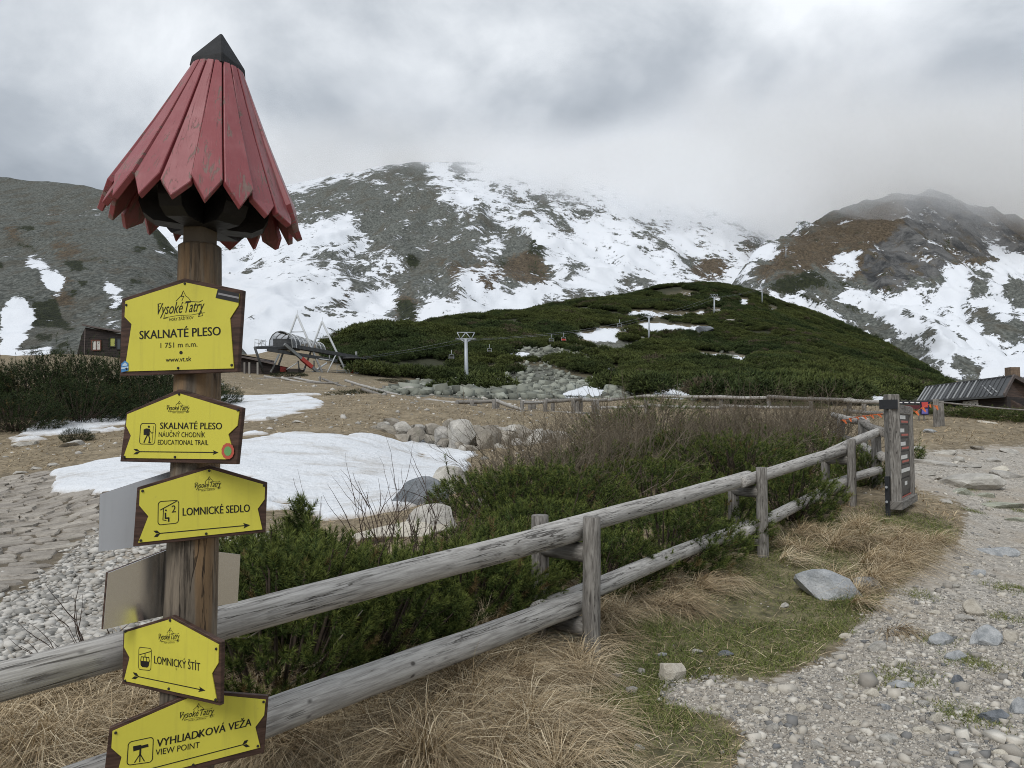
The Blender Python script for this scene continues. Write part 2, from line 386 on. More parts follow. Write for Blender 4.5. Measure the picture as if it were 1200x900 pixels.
def build_ground():
    fine = np.arange(-40, 40.01, 0.165); azs = np.radians(np.concatenate([np.arange(-180, -40, 4.0), fine, np.arange(44, 180.1, 4.0)]))
    rs = np.concatenate([[0.0, 0.5, 1.0, 1.5, 2.0], np.exp(np.linspace(math.log(2.3), math.log(520), 330)), [560, 650, 800, 1000, 1400, 2000, 3500]])
    A, R = np.meshgrid(azs, rs); x = R * np.sin(A); y = R * np.cos(A); z = ground_z(x, y)
    px, py = proj(x, y, z); front = (y > 1.0)
    snow = sample(m_snow, px, py) * front * (R > 60); hill = sample(m_hill, px, py) * front * (R > 52); rub = sample(m_rub, px, py) * front * (R > 40)
    z = np.where(R > 60, z + snow * 0.2, z)
    # hidden hillside behind the crest stays thicket too
    path = np.maximum(sample(m_path, px, py), sample(m_gravl, px, py)) * front * (R < 40)
    paved = sample(m_paved, px, py) * front * (R < 30); green = sample(m_green, px, py) * front * (R < 60)
    nr, na = R.shape
    i = np.arange(nr * na).reshape(nr, na)
    f = np.stack([i[:-1, :-1], i[:-1, 1:], i[1:, 1:], i[1:, :-1]], -1).reshape(-1, 4)[:, ::-1]
    vs = np.stack([x, y, z], -1).reshape(-1, 3)
    np_obj('ground', vs, f, M_GROUND, smooth=True, kind='structure',
           attrs=dict(gravel=path.ravel(), paved=paved.ravel(), green=green.ravel(), snow=snow.ravel(), rubble=rub.ravel(),
                      thicket=(np.clip(hill - snow - rub, 0, 1)).ravel()))
build_ground()

# ================================================================== mountains
def z4(pts): # zoom coordinates of the photograph's middle massif -> photo pixels
    return [(300 + a / 2.609, 180 + b / 2.609) for a, b in pts]
def z5(pts): return [(740 + a / 2.609, 200 + b / 2.609) for a, b in pts]
def z7(pts): return [(a / 3.0, 180 + b / 3.0) for a, b in pts]
C_SCREE = [z4(q) for q in [
 [(-60,110),(120,130),(230,90),(330,60),(460,22),(520,18),(530,60),(520,80),(600,110),(550,150),(640,190),(690,240),(680,290),(640,320),(720,340),(720,368),(640,345),(600,380),(650,430),(600,445),(520,420),(505,480),(490,525),(420,525),(410,450),(440,400),(390,380),(340,400),(290,440),(240,505),(205,515),(235,460),(300,410),(370,375),(450,365),(480,378),(450,310),(400,310),(350,350),(325,335),(390,290),(360,270),(300,290),(230,290),(300,250),(312,215),(260,180),(180,200),(60,200),(-60,230)],
 [(585,20),(700,30),(640,50),(665,90),(640,90),(600,60),(560,40)],
 [(640,150),(700,150),(760,210),(830,240),(880,300),(920,365),(900,405),(840,390),(780,330),(730,330),(770,285),(700,230)],
 [(700,290),(760,290),(800,330),(870,385),(790,400),(740,350)],[(660,400),(720,390),(735,430),(690,440)],
 [(720,100),(850,130),(960,135),(1030,170),(1100,190),(1030,200),(930,170),(850,170),(760,150)],[(830,190),(930,205),(1030,250),(930,240),(860,215)],
 [(940,318),(1000,325),(1035,360),(975,362)],[(1060,250),(1130,255),(1135,280),(1060,278)],[(1000,470),(880,485),(800,480),(880,450),(960,440),(1090,420),(1160,395),(1200,410),(1100,440)],
 [(230,350),(330,340),(330,385),(240,385)],[(140,380),(170,300),(250,300),(270,330),(180,365)],[(310,490),(390,480),(400,500),(310,505)],[(40,485),(70,482),(70,492),(45,492)],
 [(930,365),(970,365),(970,380),(935,380)],[(930,405),(980,405),(985,418),(935,418)],[(740,420),(800,410),(800,430),(750,432)]]]
C_SCREE += [z5(q) for q in [
 [(310,195),(380,195),(405,215),(360,265),(320,260),(345,225)],[(160,320),(200,280),(250,262),(330,275),(300,310),(260,340),(190,345)],[(130,300),(160,260),(190,262),(150,310)],[(40,220),(70,235),(100,262),(60,262)],
 [(190,175),(270,175),(240,195),(200,192)],[(20,290),(60,298),(40,310)],[(410,160),(460,145),(540,150),(470,180)],[(0,335),(60,335),(60,350),(0,360)],[(0,170),(80,180),(130,215),(60,210)]]]
C_BROWN = [z4(q) for q in [[(560,340),(720,330),(760,380),(720,440),(660,440),(640,390),(580,370)],[(790,300),(870,300),(920,380),(880,405),(800,390),(740,350)],[(240,440),(300,410),(350,410),(300,450),(230,510)],[(520,60),(600,70),(600,110),(540,100)],[(930,130),(1100,190),(1000,170)],[(420,520),(420,440),(500,440),(490,520)],[(1060,250),(1130,255),(1135,280),(1060,278)],[(1000,470),(880,485),(1090,420),(1160,395)]]] + \
          [z5(q) for q in [[(310,195),(405,215),(360,265)],[(160,320),(200,280),(250,262),(330,275),(300,310),(260,340),(190,345)],[(40,220),(100,262),(60,262)]]]
R_SNOW = [z5(q) for q in [
 [(545,275),(600,272),(640,245),(690,240),(705,275),(680,340),(640,330),(600,300)],
 [(600,385),(700,345),(760,380),(820,370),(860,370),(845,320),(900,345),(940,370),(955,325),(940,300),(985,300),(1010,275),(1060,285),(1110,270),(1080,190),(1130,215),(1200,255),(1260,280),(1300,480),(1240,640),(1060,640),(1000,640),(880,560),(800,480),(700,430),(640,400)],
 [(470,360),(560,385),(640,445),(720,480),(830,560),(1000,640),(940,650),(820,570),(700,500),(600,450),(500,385)],
 [(790,222),(830,228),(805,238)],[(750,190),(770,192),(765,205)],[(875,180),(900,182),(890,190)],[(850,276),(880,280),(865,286)],[(630,158),(680,162),(640,166)],
 [(300,325),(330,290),(350,270),(400,220),(420,200),(470,185),(520,150),(590,140),(520,175),(450,200),(430,250),(400,280),(345,310),(400,350),(480,390),(600,465),(700,520),(790,560),(900,640),(780,590),(640,500),(500,430),(400,375),(330,350)]]]
R_ROCK = [z5(q) for q in [[(760,60),(900,45),(1000,60),(1080,120),(1200,200),(1300,260),(1100,270),(1010,270),(950,300),(930,340),(850,320),(840,370),(770,370),(700,335),(700,290),(720,240),(800,200),(860,110)],[(600,270),(640,240),(560,290)]]]
R_SCREE = [z5(q) for q in [[(980,560),(1040,570),(1080,630),(1020,620),(975,600)],[(1040,430),(1090,420),(1140,490),(1130,520),(1080,460)],[(1150,330),(1200,330),(1300,420),(1200,420),(1130,390)],[(820,420),(880,440),(890,455),(830,440)],[(1050,340),(1090,345),(1100,375),(1060,380)],[(930,460),(980,470),(940,480)]]]
R_PINE = [z5(q) for q in [[(400,350),(480,330),(560,300),(600,340),(700,350),(640,360),(560,350),(480,360),(620,410),(520,395)],[(470,375),(560,400),(640,460),(560,430)],[(640,390),(740,440),(760,460),(660,420)],[(660,470),(760,500),(840,560),(1000,635),(960,640),(830,570),(720,500)],[(1040,575),(1120,560),(1240,570),(1240,600),(1100,600)],[(1160,525),(1240,520),(1240,550),(1180,545)],[(560,440),(640,480),(600,470)]]]
L_SNOW = [z7(q) for q in [[(40,290),(60,320),(110,360),(160,395),(205,400),(225,450),(215,510),(180,490),(150,440),(100,380),(80,340)],[(10,540),(40,505),(95,515),(110,560),(105,620),(60,680),(0,700),(5,620)],[(350,440),(390,450),(430,500),(425,540),(395,500),(365,460)],[(-300,700),(0,700),(60,705),(150,705),(210,715),(230,730),(100,745),(-300,740)],[(365,585),(420,600),(430,620),(370,615)],[(155,640),(175,650),(170,705),(158,700)],[(605,360),(630,370),(630,390)],[(145,200),(160,198),(155,225)]]]
L_BROWN = [z7(q) for q in [[(0,230),(60,250),(130,330),(70,320),(0,280)],[(170,340),(240,290),(300,340),(260,390),(190,380)],[(180,190),(230,260),(200,290),(160,220)],[(150,480),(250,420),(260,560),(200,560)],[(330,370),(440,430),(380,440)]]]
L_PINE = [z7(q) for q in [[(190,380),(270,375),(330,410),(280,405)],[(110,520),(200,510),(220,580),(280,630),(180,610),(110,610)],[(200,290),(250,300),(250,315)],[(75,315),(130,330),(120,345)],[(340,372),(395,380),(390,392)],[(350,465),(400,470),(385,490)],[(520,260),(560,270),(620,350),(640,380),(560,330)],[(550,400),(620,430),(600,440)],[(90,680),(150,675),(160,700),(100,705)],[(175,690),(215,680),(225,715),(180,715)],[(120,630),(190,635),(190,665),(130,660)],[(420,370),(450,380),(430,390)],[(440,460),(480,465),(460,475)],[(355,532),(400,540),(390,550)],[(450,410),(520,425),(500,435)]]]
def spots(seed, n, x0, x1, y0, y1, w, h):
    r = random.Random(seed); out = []
    for _ in range(n):
        x = r.uniform(x0, x1); y = r.uniform(y0, y1); a = w * r.uniform(.4, 1.3); b = h * r.uniform(.5, 1.3)
        out.append([(x - a, y), (x - a * .3, y - b), (x + a * .7, y - b * .7), (x + a, y + b * .3), (x, y + b)])
    return out
C_PINE = [z4(q) for q in [[(410,450),(490,455),(500,490),(470,520),(420,520),(440,490)],[(450,310),(510,320),(480,370)],[(650,362),(700,362),(690,378),(655,376)],[(545,382),(585,385),(580,397),(550,395)],[(225,460),(300,430),(320,440),(240,480)],[(205,498),(240,500),(235,515),(205,512)],[(450,295),(500,300),(480,312)],[(730,325),(780,320),(770,345),(735,340)],[(570,335),(630,340),(620,352)],[(890,240),(830,240),(870,260)],[(850,250),(900,310),(870,320),(840,270)],[(820,330),(900,370),(880,385),(830,350)],[(920,230),(970,240),(960,258),(930,250)],[(940,362),(975,365),(970,380)]]] + spots(3, 26, 560, 660, 280, 345, 5, 2) + spots(4, 14, 620, 655, 270, 330, 5, 2.5)
R_SPOT = spots(8, 70, 900, 1150, 255, 345, 7, 2.6) + spots(9, 40, 1000, 1160, 330, 400, 3, 1.4)

def mat_mountain(name, k=1.0, sn=(0.98, 0.0)):
    t = NT(name); p = t.pos((k, 0.45 * k, 0.8 * k))
    big = t.noise(p, 0.012, 6, 0.6); mid = t.noise(p, 0.05, 7, 0.7); fine = t.noise(p, 0.42, 6, 0.75)
    vd = t.voro(p, 0.5, 'F1', 0)
    scree = t.mix(t.step(fine, 0.3, 0.7), (0.05, 0.056, 0.05), (0.205, 0.215, 0.195))
    scree = t.mix(t.math('MULTIPLY', t.step(vd, 0.45, 0.9), 0.8), scree, (0.06, 0.065, 0.058)); scree = t.mix(t.math('MULTIPLY', t.step(mid, 0.5, 0.68), 0.45), scree, (0.10, 0.095, 0.08))
    sv = t.noise(t.pos((0.05 * k, 0.012 * k, 0.02 * k)), 1.0, 6, 0.7, 0.4); scree = t.mix(t.math('MULTIPLY', t.step(sv, 0.48, 0.62), 0.55), scree, t.mix(fine, (0.05, 0.045, 0.033), (0.13, 0.115, 0.085)))
    brown = t.mix(t.step(fine, 0.35, 0.65), (0.045, 0.035, 0.024), (0.135, 0.105, 0.07))
    c = t.mix(t.step(t.math('ADD', t.math('MULTIPLY', t.attr('brown'), 0.95), t.math('ADD', t.math('MULTIPLY_ADD', mid, 2.4, -1.2), t.math('MULTIPLY_ADD', fine, 1.2, -0.6))), 0.3, 0.7), scree, brown)
    st = t.noise(t.pos((0.05, 0.05, 0.02)), 1.0, 8, 0.75, 0.6)
    rock = t.mix(t.step(st, 0.38, 0.62), (0.035, 0.037, 0.039), (0.15, 0.15, 0.148)); rock = t.mix(t.math('MULTIPLY', t.step(mid, 0.5, 0.62), 0.8), rock, t.mix(fine, (0.06, 0.05, 0.035), (0.15, 0.12, 0.08)))
    c = t.mix(t.step(t.math('ADD', t.attr('rock'), t.math('MULTIPLY_ADD', mid, 2.0, -1.0)), 0.36, 0.6), c, rock)
    pine = t.mix(t.step(fine, 0.35, 0.65), (0.010, 0.014, 0.007), (0.036, 0.042, 0.020))
    c = t.mix(t.step(t.math('ADD', t.attr('pine'), t.math('ADD', t.math('MULTIPLY_ADD', mid, 2.0, -1.0), t.math('MULTIPLY_ADD', fine, 2.0, -1.0))), 0.45, 0.6), c, pine)
    pf = t.math('SUBTRACT', t.noise(t.pos((1, 1, 1)), 0.14, 8, 0.78), 0.5)
    sk = t.noise(t.pos((0.035, 0.010, 0.012)), 1.0, 6, 0.65, 0.3)
    jag = t.math('ADD', t.math('ADD', t.math('MULTIPLY_ADD', mid, 2.6, -1.3), t.math('MULTIPLY_ADD', sk, 2.4, -1.2)), t.math('MULTIPLY', pf, 2.8))
    sm = t.step(t.math('ADD', t.math('MULTIPLY_ADD', t.attr('snow'), sn[0], sn[1]), jag), 0.46, 0.54)
    c = t.mix(sm, c, t.mix(big, (0.66, 0.695, 0.74), (0.74, 0.76, 0.795)))
    t.base(c); t.rough(0.95)
    hh = t.math('MULTIPLY', t.math('ADD', fine, t.math('MULTIPLY', vd, 0.6)), t.math('SUBTRACT', 1.0, t.math('MULTIPLY', sm, 0.9)))
    t.bump(hh, 0.8, 1.2)
    return t.m
def lerp_cols(cols, pts):
    p = np.array(pts, float); return np.interp(cols, p[:, 0], p[:, 1]), np.interp(cols, p[:, 0], p[:, 2])
def mountain(name, x0, x1, step, crest, base, rows, gamma, amp, freq, mat, masks, kindname=None, ridged=0.0, crestamp=0.5):
    cols = np.arange(x0, x1 + 0.1, step); cy_, cY = lerp_cols(cols, crest); by, bY = lerp_cols(cols, base)
    k = 9
    for _ in range(2):
        pad = lambda a: np.convolve(np.pad(a, k, 'edge'), np.ones(2 * k + 1) / (2 * k + 1), 'valid')
        cy_, cY, by, bY = pad(cy_), pad(cY), pad(by), pad(bY)
    ts = np.linspace(0, 1, rows)
    T, C = np.meshgrid(ts, np.arange(len(cols)), indexing='ij')
    Y = np.exp(np.log(bY)[C] * (1 - T) + np.log(cY)[C] * T)
    PY = by[C] * (1 - T ** gamma) + cy_[C] * T ** gamma; PX = cols[C]
    cx = (PX - 600) / FPX; cz = (450 - PY) / FPX; s = Y / (CP - cz * SP)
    X = cx * s; Z = EYE + (SP + cz * CP) * s
    f = fbm(X * freq, Y * freq, 6)
    if ridged: f = f * (1 - ridged) + ridged * (0.5 - np.abs(fbm(X * freq * 1.7 + 31, Y * freq * 0.8 + 7, 5)) * 3)
    env = np.clip(T * 6, 0, 1) * (crestamp + (1 - crestamp) * np.clip((1 - T) * 4, 0, 1))
    Z = Z + amp * f * env
    # far side falls away behind the crest
    bk = []
    for j in range(1, 9):
        d = 45.0 * j; bk.append((X[-1] * (1 + d / Y[-1]), Y[-1] + d, Z[-1] - d * 0.55 - 0.0006 * d * d))
    X = np.vstack([X] + [b[0][None] for b in bk]); Y = np.vstack([Y] + [b[1][None] for b in bk]); Z = np.vstack([Z] + [b[2][None] for b in bk])
    px, py = proj(X, Y, Z)
    at_ = {}
    for an, (m, inv) in masks.items():
        v = sample(m, px, py); v[rows:] = v[rows - 1]; at_[an] = (1 - v if inv else v).ravel()
    for an in ('snow', 'brown', 'rock', 'pine'): at_.setdefault(an, np.zeros(X.size))
    nr, nc = X.shape; i = np.arange(nr * nc).reshape(nr, nc)
    fc = np.stack([i[:-1, :-1], i[:-1, 1:], i[1:, 1:], i[1:, :-1]], -1).reshape(-1, 4)
    return np_obj(name, np.stack([X, Y, Z], -1).reshape(-1, 3), fc, mat, smooth=True, attrs=at_, kind='structure')
mountain('mountain_middle', 150, 1420, 2.9,
    [(100,240,1300),(250,232,1300),(340,214,1300),(400,204,1320),(470,191,1330),(520,188,1340),(600,191,1400),(680,192,1500),(800,200,1600),(950,205,1700),(1100,200,1800),(1420,200,1800)],
    [(100,425,240),(300,425,260),(420,420,300),(560,412,360),(700,400,430),(850,395,520),(1000,440,560),(1420,470,560)],
    190, 0.92, 44, 0.008, mat_mountain('mountain_middle'),
    dict(snow=(raster(C_SCREE, 4), True), brown=(raster(C_BROWN, 4), False), pine=(raster(C_PINE, 2), False)), ridged=0.45, crestamp=0.2)
mountain('mountain_rocky_peak', 838, 1420, 2.2,
    [(830,380,620),(870,318,680),(900,278,740),(960,256,820),(1000,241,860),(1040,229,890),(1075,220,900),(1110,228,900),(1150,246,900),(1200,262,900),(1300,290,900),(1420,320,900)],
    [(830,420,440),(870,380,440),(940,395,420),(1000,425,400),(1060,452,370),(1100,470,330),(1200,480,300),(1420,490,280)],
    190, 0.95, 46, 0.011, mat_mountain('mountain_rocky_peak', 1.3, (1.0, -0.06)),
    dict(snow=(np.clip(raster(R_SNOW, 3) - raster(R_SCREE + spots(12, 46, 1080, 1230, 320, 430, 9, 4) + spots(13, 26, 960, 1090, 330, 410, 6, 2.5), 2), 0, 1), False), rock=(raster(R_ROCK, 4), False), pine=(raster(R_PINE + R_SPOT, 2), False),
         brown=(np.clip(raster([z5([(340,320),(450,230),(560,160),(800,80),(1000,60),(1300,200),(1300,270),(700,340),(560,300),(500,330)])], 6) , 0, 1), False)), ridged=0.5)
mountain('mountain_slope', -420, 312, 2.4,
    [(-420,180,520),(-100,196,520),(0,207,520),(60,213,500),(120,222,470),(150,236,450),(182,262,420),(210,294,380),(236,334,335),(262,378,290),(288,420,240),(312,452,200)],
    [(-420,430,130),(0,424,132),(120,420,130),(220,428,120),(290,440,115),(312,455,112)],
    170, 0.95, 15, 0.02, mat_mountain('mountain_slope', 2.2, (1.9, -0.30)),
    dict(snow=(raster(L_SNOW, 3), False), brown=(raster(L_BROWN, 5), False), pine=(raster(L_PINE + spots(21, 34, -20, 215, 262, 405, 9, 3.0), 1), False)))

# ================================================================== low cloud lying on the tops: a closed body of uneven density
def build_cloud():
    t = NT('low_cloud'); t.n.remove(t.b)
    p = t.pos(); sp = t.new('SeparateXYZ'); t.l.new(p, sp.inputs[0]); x, y, z = sp.outputs
    # height of the cloud base: lifted over the middle dome and to the left, lowest over the saddle
    bx = t.math('DIVIDE', t.math('ADD', x, 200.0), 330.0); bump_ = t.math('EXPONENT', t.math('MULTIPLY', t.math('MULTIPLY', bx, bx), -1.0))
    basez = t.math('SUBTRACT', t.math('MULTIPLY_ADD', bump_, 150.0, 275.0), t.math('MULTIPLY', t.step(x, 100.0, 500.0), 62.0))
    n1 = t.noise(p, 0.0035, 5, 0.55, 0.4); n2 = t.noise(p, 0.013, 4, 0.6, 0.5)
    h = t.math('SUBTRACT', z, basez)
    h = t.math('ADD', h, t.math('MULTIPLY_ADD', n1, 220.0, -110.0)); h = t.math('ADD', h, t.math('MULTIPLY_ADD', n2, 190.0, -95.0))
    d = t.step(h, -35.0, 100.0)
    top = t.math('SUBTRACT', 1.0, t.step(t.math('ADD', t.math('SUBTRACT', z, t.math('MULTIPLY', y, 0.30)), t.math('MULTIPLY_ADD', n1, 160.0, -80.0)), 10.0, 150.0))
    dens = t.math('MULTIPLY', t.math('MULTIPLY', t.math('MULTIPLY', d, top), t.step(x, -560.0, -180.0)), 0.020)
    v = t.new('VolumeScatter'); v.inputs['Color'].default_value = (0.90, 0.935, 0.985, 1); v.inputs['Anisotropy'].default_value = 0.2
    t.l.new(dens, v.inputs['Density']); t.l.new(v.outputs[0], t.out.inputs['Volume'])
    bm = bmesh.new(); bm_prism(bm, [(-1700, y_, z_) for y_, z_ in ((640, 165), (2000, 165), (2000, 800), (640, 392))], (3500, 0, 0))
    o = bm_obj('low_cloud', bm, t.m, kind='stuff'); o['label'] = 'low grey cloud hiding the mountain tops'; o['category'] = 'cloud'
    t.m.cycles.volume_step_rate = 1.0 if hasattr(t.m.cycles, 'volume_step_rate') else 1.0
    return o
build_cloud()
# ================================================================== wood and paint
def mat_log(name, dark, light, crack=(0.05, 0.045, 0.04), warm=None, wl=7.0, wa=60.0):
    t = NT(name)
    cb = t.new('CombineXYZ'); lu = t.attr('lu'); la = t.attr('la'); t.l.new(t.math('MULTIPLY', la, wa), cb.inputs[0]); t.l.new(t.math('MULTIPLY', lu, wl), cb.inputs[1])
    t.l.new(t.math('MULTIPLY', t.objrand(), 50.0), cb.inputs[2]); vec = cb.outputs[0]
    g = t.noise(vec, 1.0, 7, 0.65, 0.3); g2 = t.noise(vec, 0.25, 4, 0.6, 0.4)
    cb2 = t.new('CombineXYZ'); t.l.new(t.math('MULTIPLY', la, 28.0), cb2.inputs[0]); t.l.new(t.math('MULTIPLY', lu, 1.1), cb2.inputs[1]); t.l.new(t.math('MULTIPLY', t.objrand(), 31.0), cb2.inputs[2])
    ck = t.noise(cb2.outputs[0], 1.0, 5, 0.6, 0.5)
    ck = t.math('ABSOLUTE', t.math('SUBTRACT', ck, 0.5))
    ckm = t.math('MULTIPLY', t.math('SUBTRACT', 1.0, t.step(ck, 0.004, 0.022)), t.step(g2, 0.38, 0.58))
    cb3 = t.new('CombineXYZ'); t.l.new(t.math('MULTIPLY', la, 9.0), cb3.inputs[0]); t.l.new(t.math('MULTIPLY', lu, 5.0), cb3.inputs[1]); t.l.new(t.math('MULTIPLY', t.objrand(), 77.0), cb3.inputs[2])
    vk = t.voro(cb3.outputs[0], 1.0); kn = t.math('SUBTRACT', 1.0, t.step(vk, 0.05, 0.13)); 
    c = t.mix(t.step(g, 0.28, 0.72), dark, light)
    if warm: c = t.mix(t.step(t.noise(vec, 0.12, 5, 0.65, 0.8), 0.46, 0.60), c, t.mix(g, warm[0], warm[1]))
    c = t.mix(t.math('MULTIPLY', t.step(g2, 0.5, 0.75), 0.45), c, tuple(x * 0.6 for x in dark))
    c = t.mix(t.math('MULTIPLY', ckm, 0.9), c, crack); c = t.mix(t.math('MULTIPLY', kn, 0.85), c, (0.045, 0.04, 0.036))
    t.base(c); t.rough(0.82)
    t.bump(t.math('SUBTRACT', t.math('MULTIPLY', g, 0.5), ckm), 0.6, 0.008)
    return t.m
M_LOG = mat_log('weathered_log', (0.27, 0.255, 0.235), (0.53, 0.515, 0.485), wl=5.0, wa=85.0)
M_POSTWOOD = mat_log('weathered_post', (0.12, 0.11, 0.10), (0.31, 0.295, 0.27))
M_POLE = mat_log('sign_pole_wood', (0.06, 0.05, 0.04), (0.215, 0.18, 0.14), crack=(0.015, 0.012, 0.01), warm=((0.15, 0.092, 0.048), (0.31, 0.21, 0.12)), wl=4.0, wa=40.0)
M_POLE_SIDE = M_POLE
def log_mesh(pts, rad, n=16, seg=None, lump=0.05, seed=0, flat=None):
    """a round timber along pts, uneven in section, with grain coordinates"""
    rs = np.random.RandomState(seed); pts = np.array([list(p) for p in pts], float); rad = np.array(rad, float) if hasattr(rad, '__len__') else np.full(len(pts), rad)
    L = np.concatenate([[0], np.cumsum(np.linalg.norm(np.diff(pts, axis=0), axis=1))]); seg = seg or max(4, int(L[-1] / 0.12))
    s = np.linspace(0, L[-1], seg + 1); P = np.stack([np.interp(s, L, pts[:, k]) for k in range(3)], 1); R = np.interp(s, L, rad)
    d = np.gradient(P, axis=0); d /= np.linalg.norm(d, axis=1)[:, None]
    up = np.array([0, 0, 1.0]) if abs(d.mean(0)[2]) < 0.8 else np.array([0, 1.0, 0])
    x = np.cross(up, d); x /= np.linalg.norm(x, axis=1)[:, None]; y = np.cross(d, x)
    a = np.arange(n) / n * 2 * pi; ph = rs.rand(4) * 20
    A, S = np.meshgrid(a, s)
    nz = fbm(np.cos(A) * 1.1 + ph[0], S * 1.6 + np.sin(A) * 1.1 + ph[1], 3) * 2 * lump + fbm(A * 6 / pi + ph[2], S * 0.8 + ph[3], 2) * lump * 0.7
    rr = R[:, None] * (1 + nz)
    bend = np.stack([fbm(s * 0.5 + ph[0], s * 0 + 3), fbm(s * 0.5 + ph[1], s * 0 + 9)], 1) * R[:, None] * 0.45
    C = P + x * bend[:, :1] + y * bend[:, 1:]
    vs = C[:, None] + x[:, None] * (np.cos(A) * rr)[..., None] + y[:, None] * (np.sin(A) * rr)[..., None]
    m = len(s); idx = np.arange(m * n).reshape(m, n)
    f = np.stack([idx[:-1], np.roll(idx, -1, 1)[:-1], np.roll(idx, -1, 1)[1:], idx[1:]], -1).reshape(-1, 4)
    vs = vs.reshape(-1, 3); lu = S.ravel() + ph[0]; la = (np.minimum(A, 2 * pi - A) * R.mean()).ravel()
    # end grain: shrunken rings
    capsv = []; capsf = []; base = len(vs)
    for e, ring in ((0, idx[0]), (m - 1, idx[-1])):
        c0 = vs[ring].mean(0); sg = -1 if e == 0 else 1
        v2 = c0 + (vs[ring] - c0) * 0.9 + d[e] * sg * R[e] * 0.08; v3 = c0 + (vs[ring] - c0) * 0.06 + d[e] * sg * R[e] * 0.05
        k = base + len(capsv) * n
        i2 = np.arange(k, k + n); i3 = i2 + n; capsv += [v2, v3]
        for q0, q1 in ((ring, i2), (i2, i3)):
            ff = np.stack([q0, np.roll(q0, -1), np.roll(q1, -1), q1], -1); capsf.append(ff if sg > 0 else ff[:, ::-1])
    vs = np.concatenate([vs] + capsv); f = np.concatenate([f] + capsf)
    ex = len(vs) - base
    lu = np.concatenate([lu, np.tile(np.repeat([0.0, 0.35], n), 2)[:ex]]); la = np.concatenate([la, np.tile(a * R[0] * 0.3, ex // n)])
    return vs, f, dict(lu=lu, la=la)
def log_obj(name, pts, rad, mat, parent=None, **kw):
    props = {k: kw.pop(k) for k in ('label', 'cat', 'group', 'kind') if k in kw}
    vs, f, at_ = log_mesh(pts, rad, **kw)
    o = np_obj(name, vs, f, mat, parent, smooth=True, attrs=at_, **props); return o
def mat_red():
    t = NT('red_paint'); r = t.objrand()
    def grain(sa, sl, k):
        cb = t.new('CombineXYZ'); t.l.new(t.math('MULTIPLY', t.attr('la'), sa), cb.inputs[0]); t.l.new(t.math('MULTIPLY', t.attr('lu'), sl), cb.inputs[1]); t.l.new(t.math('MULTIPLY', r, k), cb.inputs[2]); return cb.outputs[0]
    a = t.noise(grain(45, 9, 90), 1.0, 7, 0.68, 1.2); b = t.noise(grain(90, 60, 33), 1.0, 6, 0.7); big = t.noise(grain(12, 6, 71), 1.0, 4, 0.6); st = t.noise(grain(220, 5, 17), 1.0, 4, 0.6, 0.3)
    low = t.step(t.attr('lu'), 0.30, -0.02)                                     # the tips weather most
    peel = t.step(t.math('ADD', t.math('ADD', a, t.math('MULTIPLY', big, 0.30)), t.math('MULTIPLY', low, 0.06)), 0.765, 0.785)
    red = t.mix(b, (0.20, 0.040, 0.046), (0.27, 0.062, 0.070)); red = t.mix(t.math('MULTIPLY', t.step(big, 0.42, 0.68), 0.45), red, (0.34, 0.13, 0.135))
    red = t.mix(t.math('MULTIPLY', r, 0.3), red, (0.36, 0.115, 0.12))
    wood = t.mix(st, (0.09, 0.06, 0.05), (0.30, 0.24, 0.21))
    c = t.mix(t.math('MULTIPLY', peel, 0.85), red, wood)
    crk = t.math('MULTIPLY', t.step(st, 0.62, 0.66), t.step(a, 0.45, 0.6)); c = t.mix(t.math('MULTIPLY', crk, 0.7), c, (0.06, 0.02, 0.02))
    t.base(c); t.rough(t.mix(peel, (0.40,) * 3, (0.85,) * 3)); t.b.inputs['Specular IOR Level'].default_value = 0.5
    t.bump(t.math('SUBTRACT', t.math('MULTIPLY', st, 0.4), t.math('ADD', peel, crk)), 0.5, 0.003)
    return t.m
M_RED = mat_red()
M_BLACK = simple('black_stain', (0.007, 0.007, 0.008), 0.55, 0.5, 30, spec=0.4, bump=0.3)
M_CAP = simple('black_cap', (0.013, 0.013, 0.014), 0.6, 0.5, 25, spec=0.3, bump=0.4)
def mat_plastic(name, col, rough=0.42, dirt=0.12):
    t = NT(name); p = t.coord(); n = t.noise(p, 6, 5, 0.6); n2 = t.noise(p, 60, 4, 0.7)
    c = t.mix(t.math('MULTIPLY', t.step(n, 0.45, 0.75), dirt), col, tuple(x * 0.6 for x in col)); c = t.mix(t.math('MULTIPLY', t.step(n2, 0.62, 0.75), dirt), c, (0.2, 0.19, 0.15))
    dr = t.noise(t.coord('Object', (45, 45, 2.5)), 1.0, 4, 0.6); c = t.mix(t.math('MULTIPLY', t.step(dr, 0.52, 0.72), dirt * 1.3), c, tuple(x * 0.55 + 0.03 for x in col))
    t.base(c); t.rough(t.math('MULTIPLY_ADD', n, 0.15, rough)); t.b.inputs['Specular IOR Level'].default_value = 0.4
    return t.m
M_YELLOW = mat_plastic('yellow_sheet', (0.60, 0.555, 0.070), 0.42, 0.2)
M_INK = simple('black_ink', (0.014, 0.014, 0.013), 0.5, 0.1)
def mat_boardwood():
    t = NT('printed_brown_wood'); p = t.coord('Object', (6, 6, 60)); n = t.noise(p, 1.5, 6, 0.65, 0.4); n2 = t.noise(t.coord('Object', (2, 2, 14)), 1.2, 3, 0.5)
    c = t.mix(t.step(n, 0.3, 0.7), (0.030, 0.018, 0.014), (0.095, 0.055, 0.042)); c = t.mix(t.step(n2, 0.62, 0.68), c, (0.02, 0.013, 0.011))
    t.base(c); t.rough(0.5); return t.m
M_BROWN = mat_boardwood()
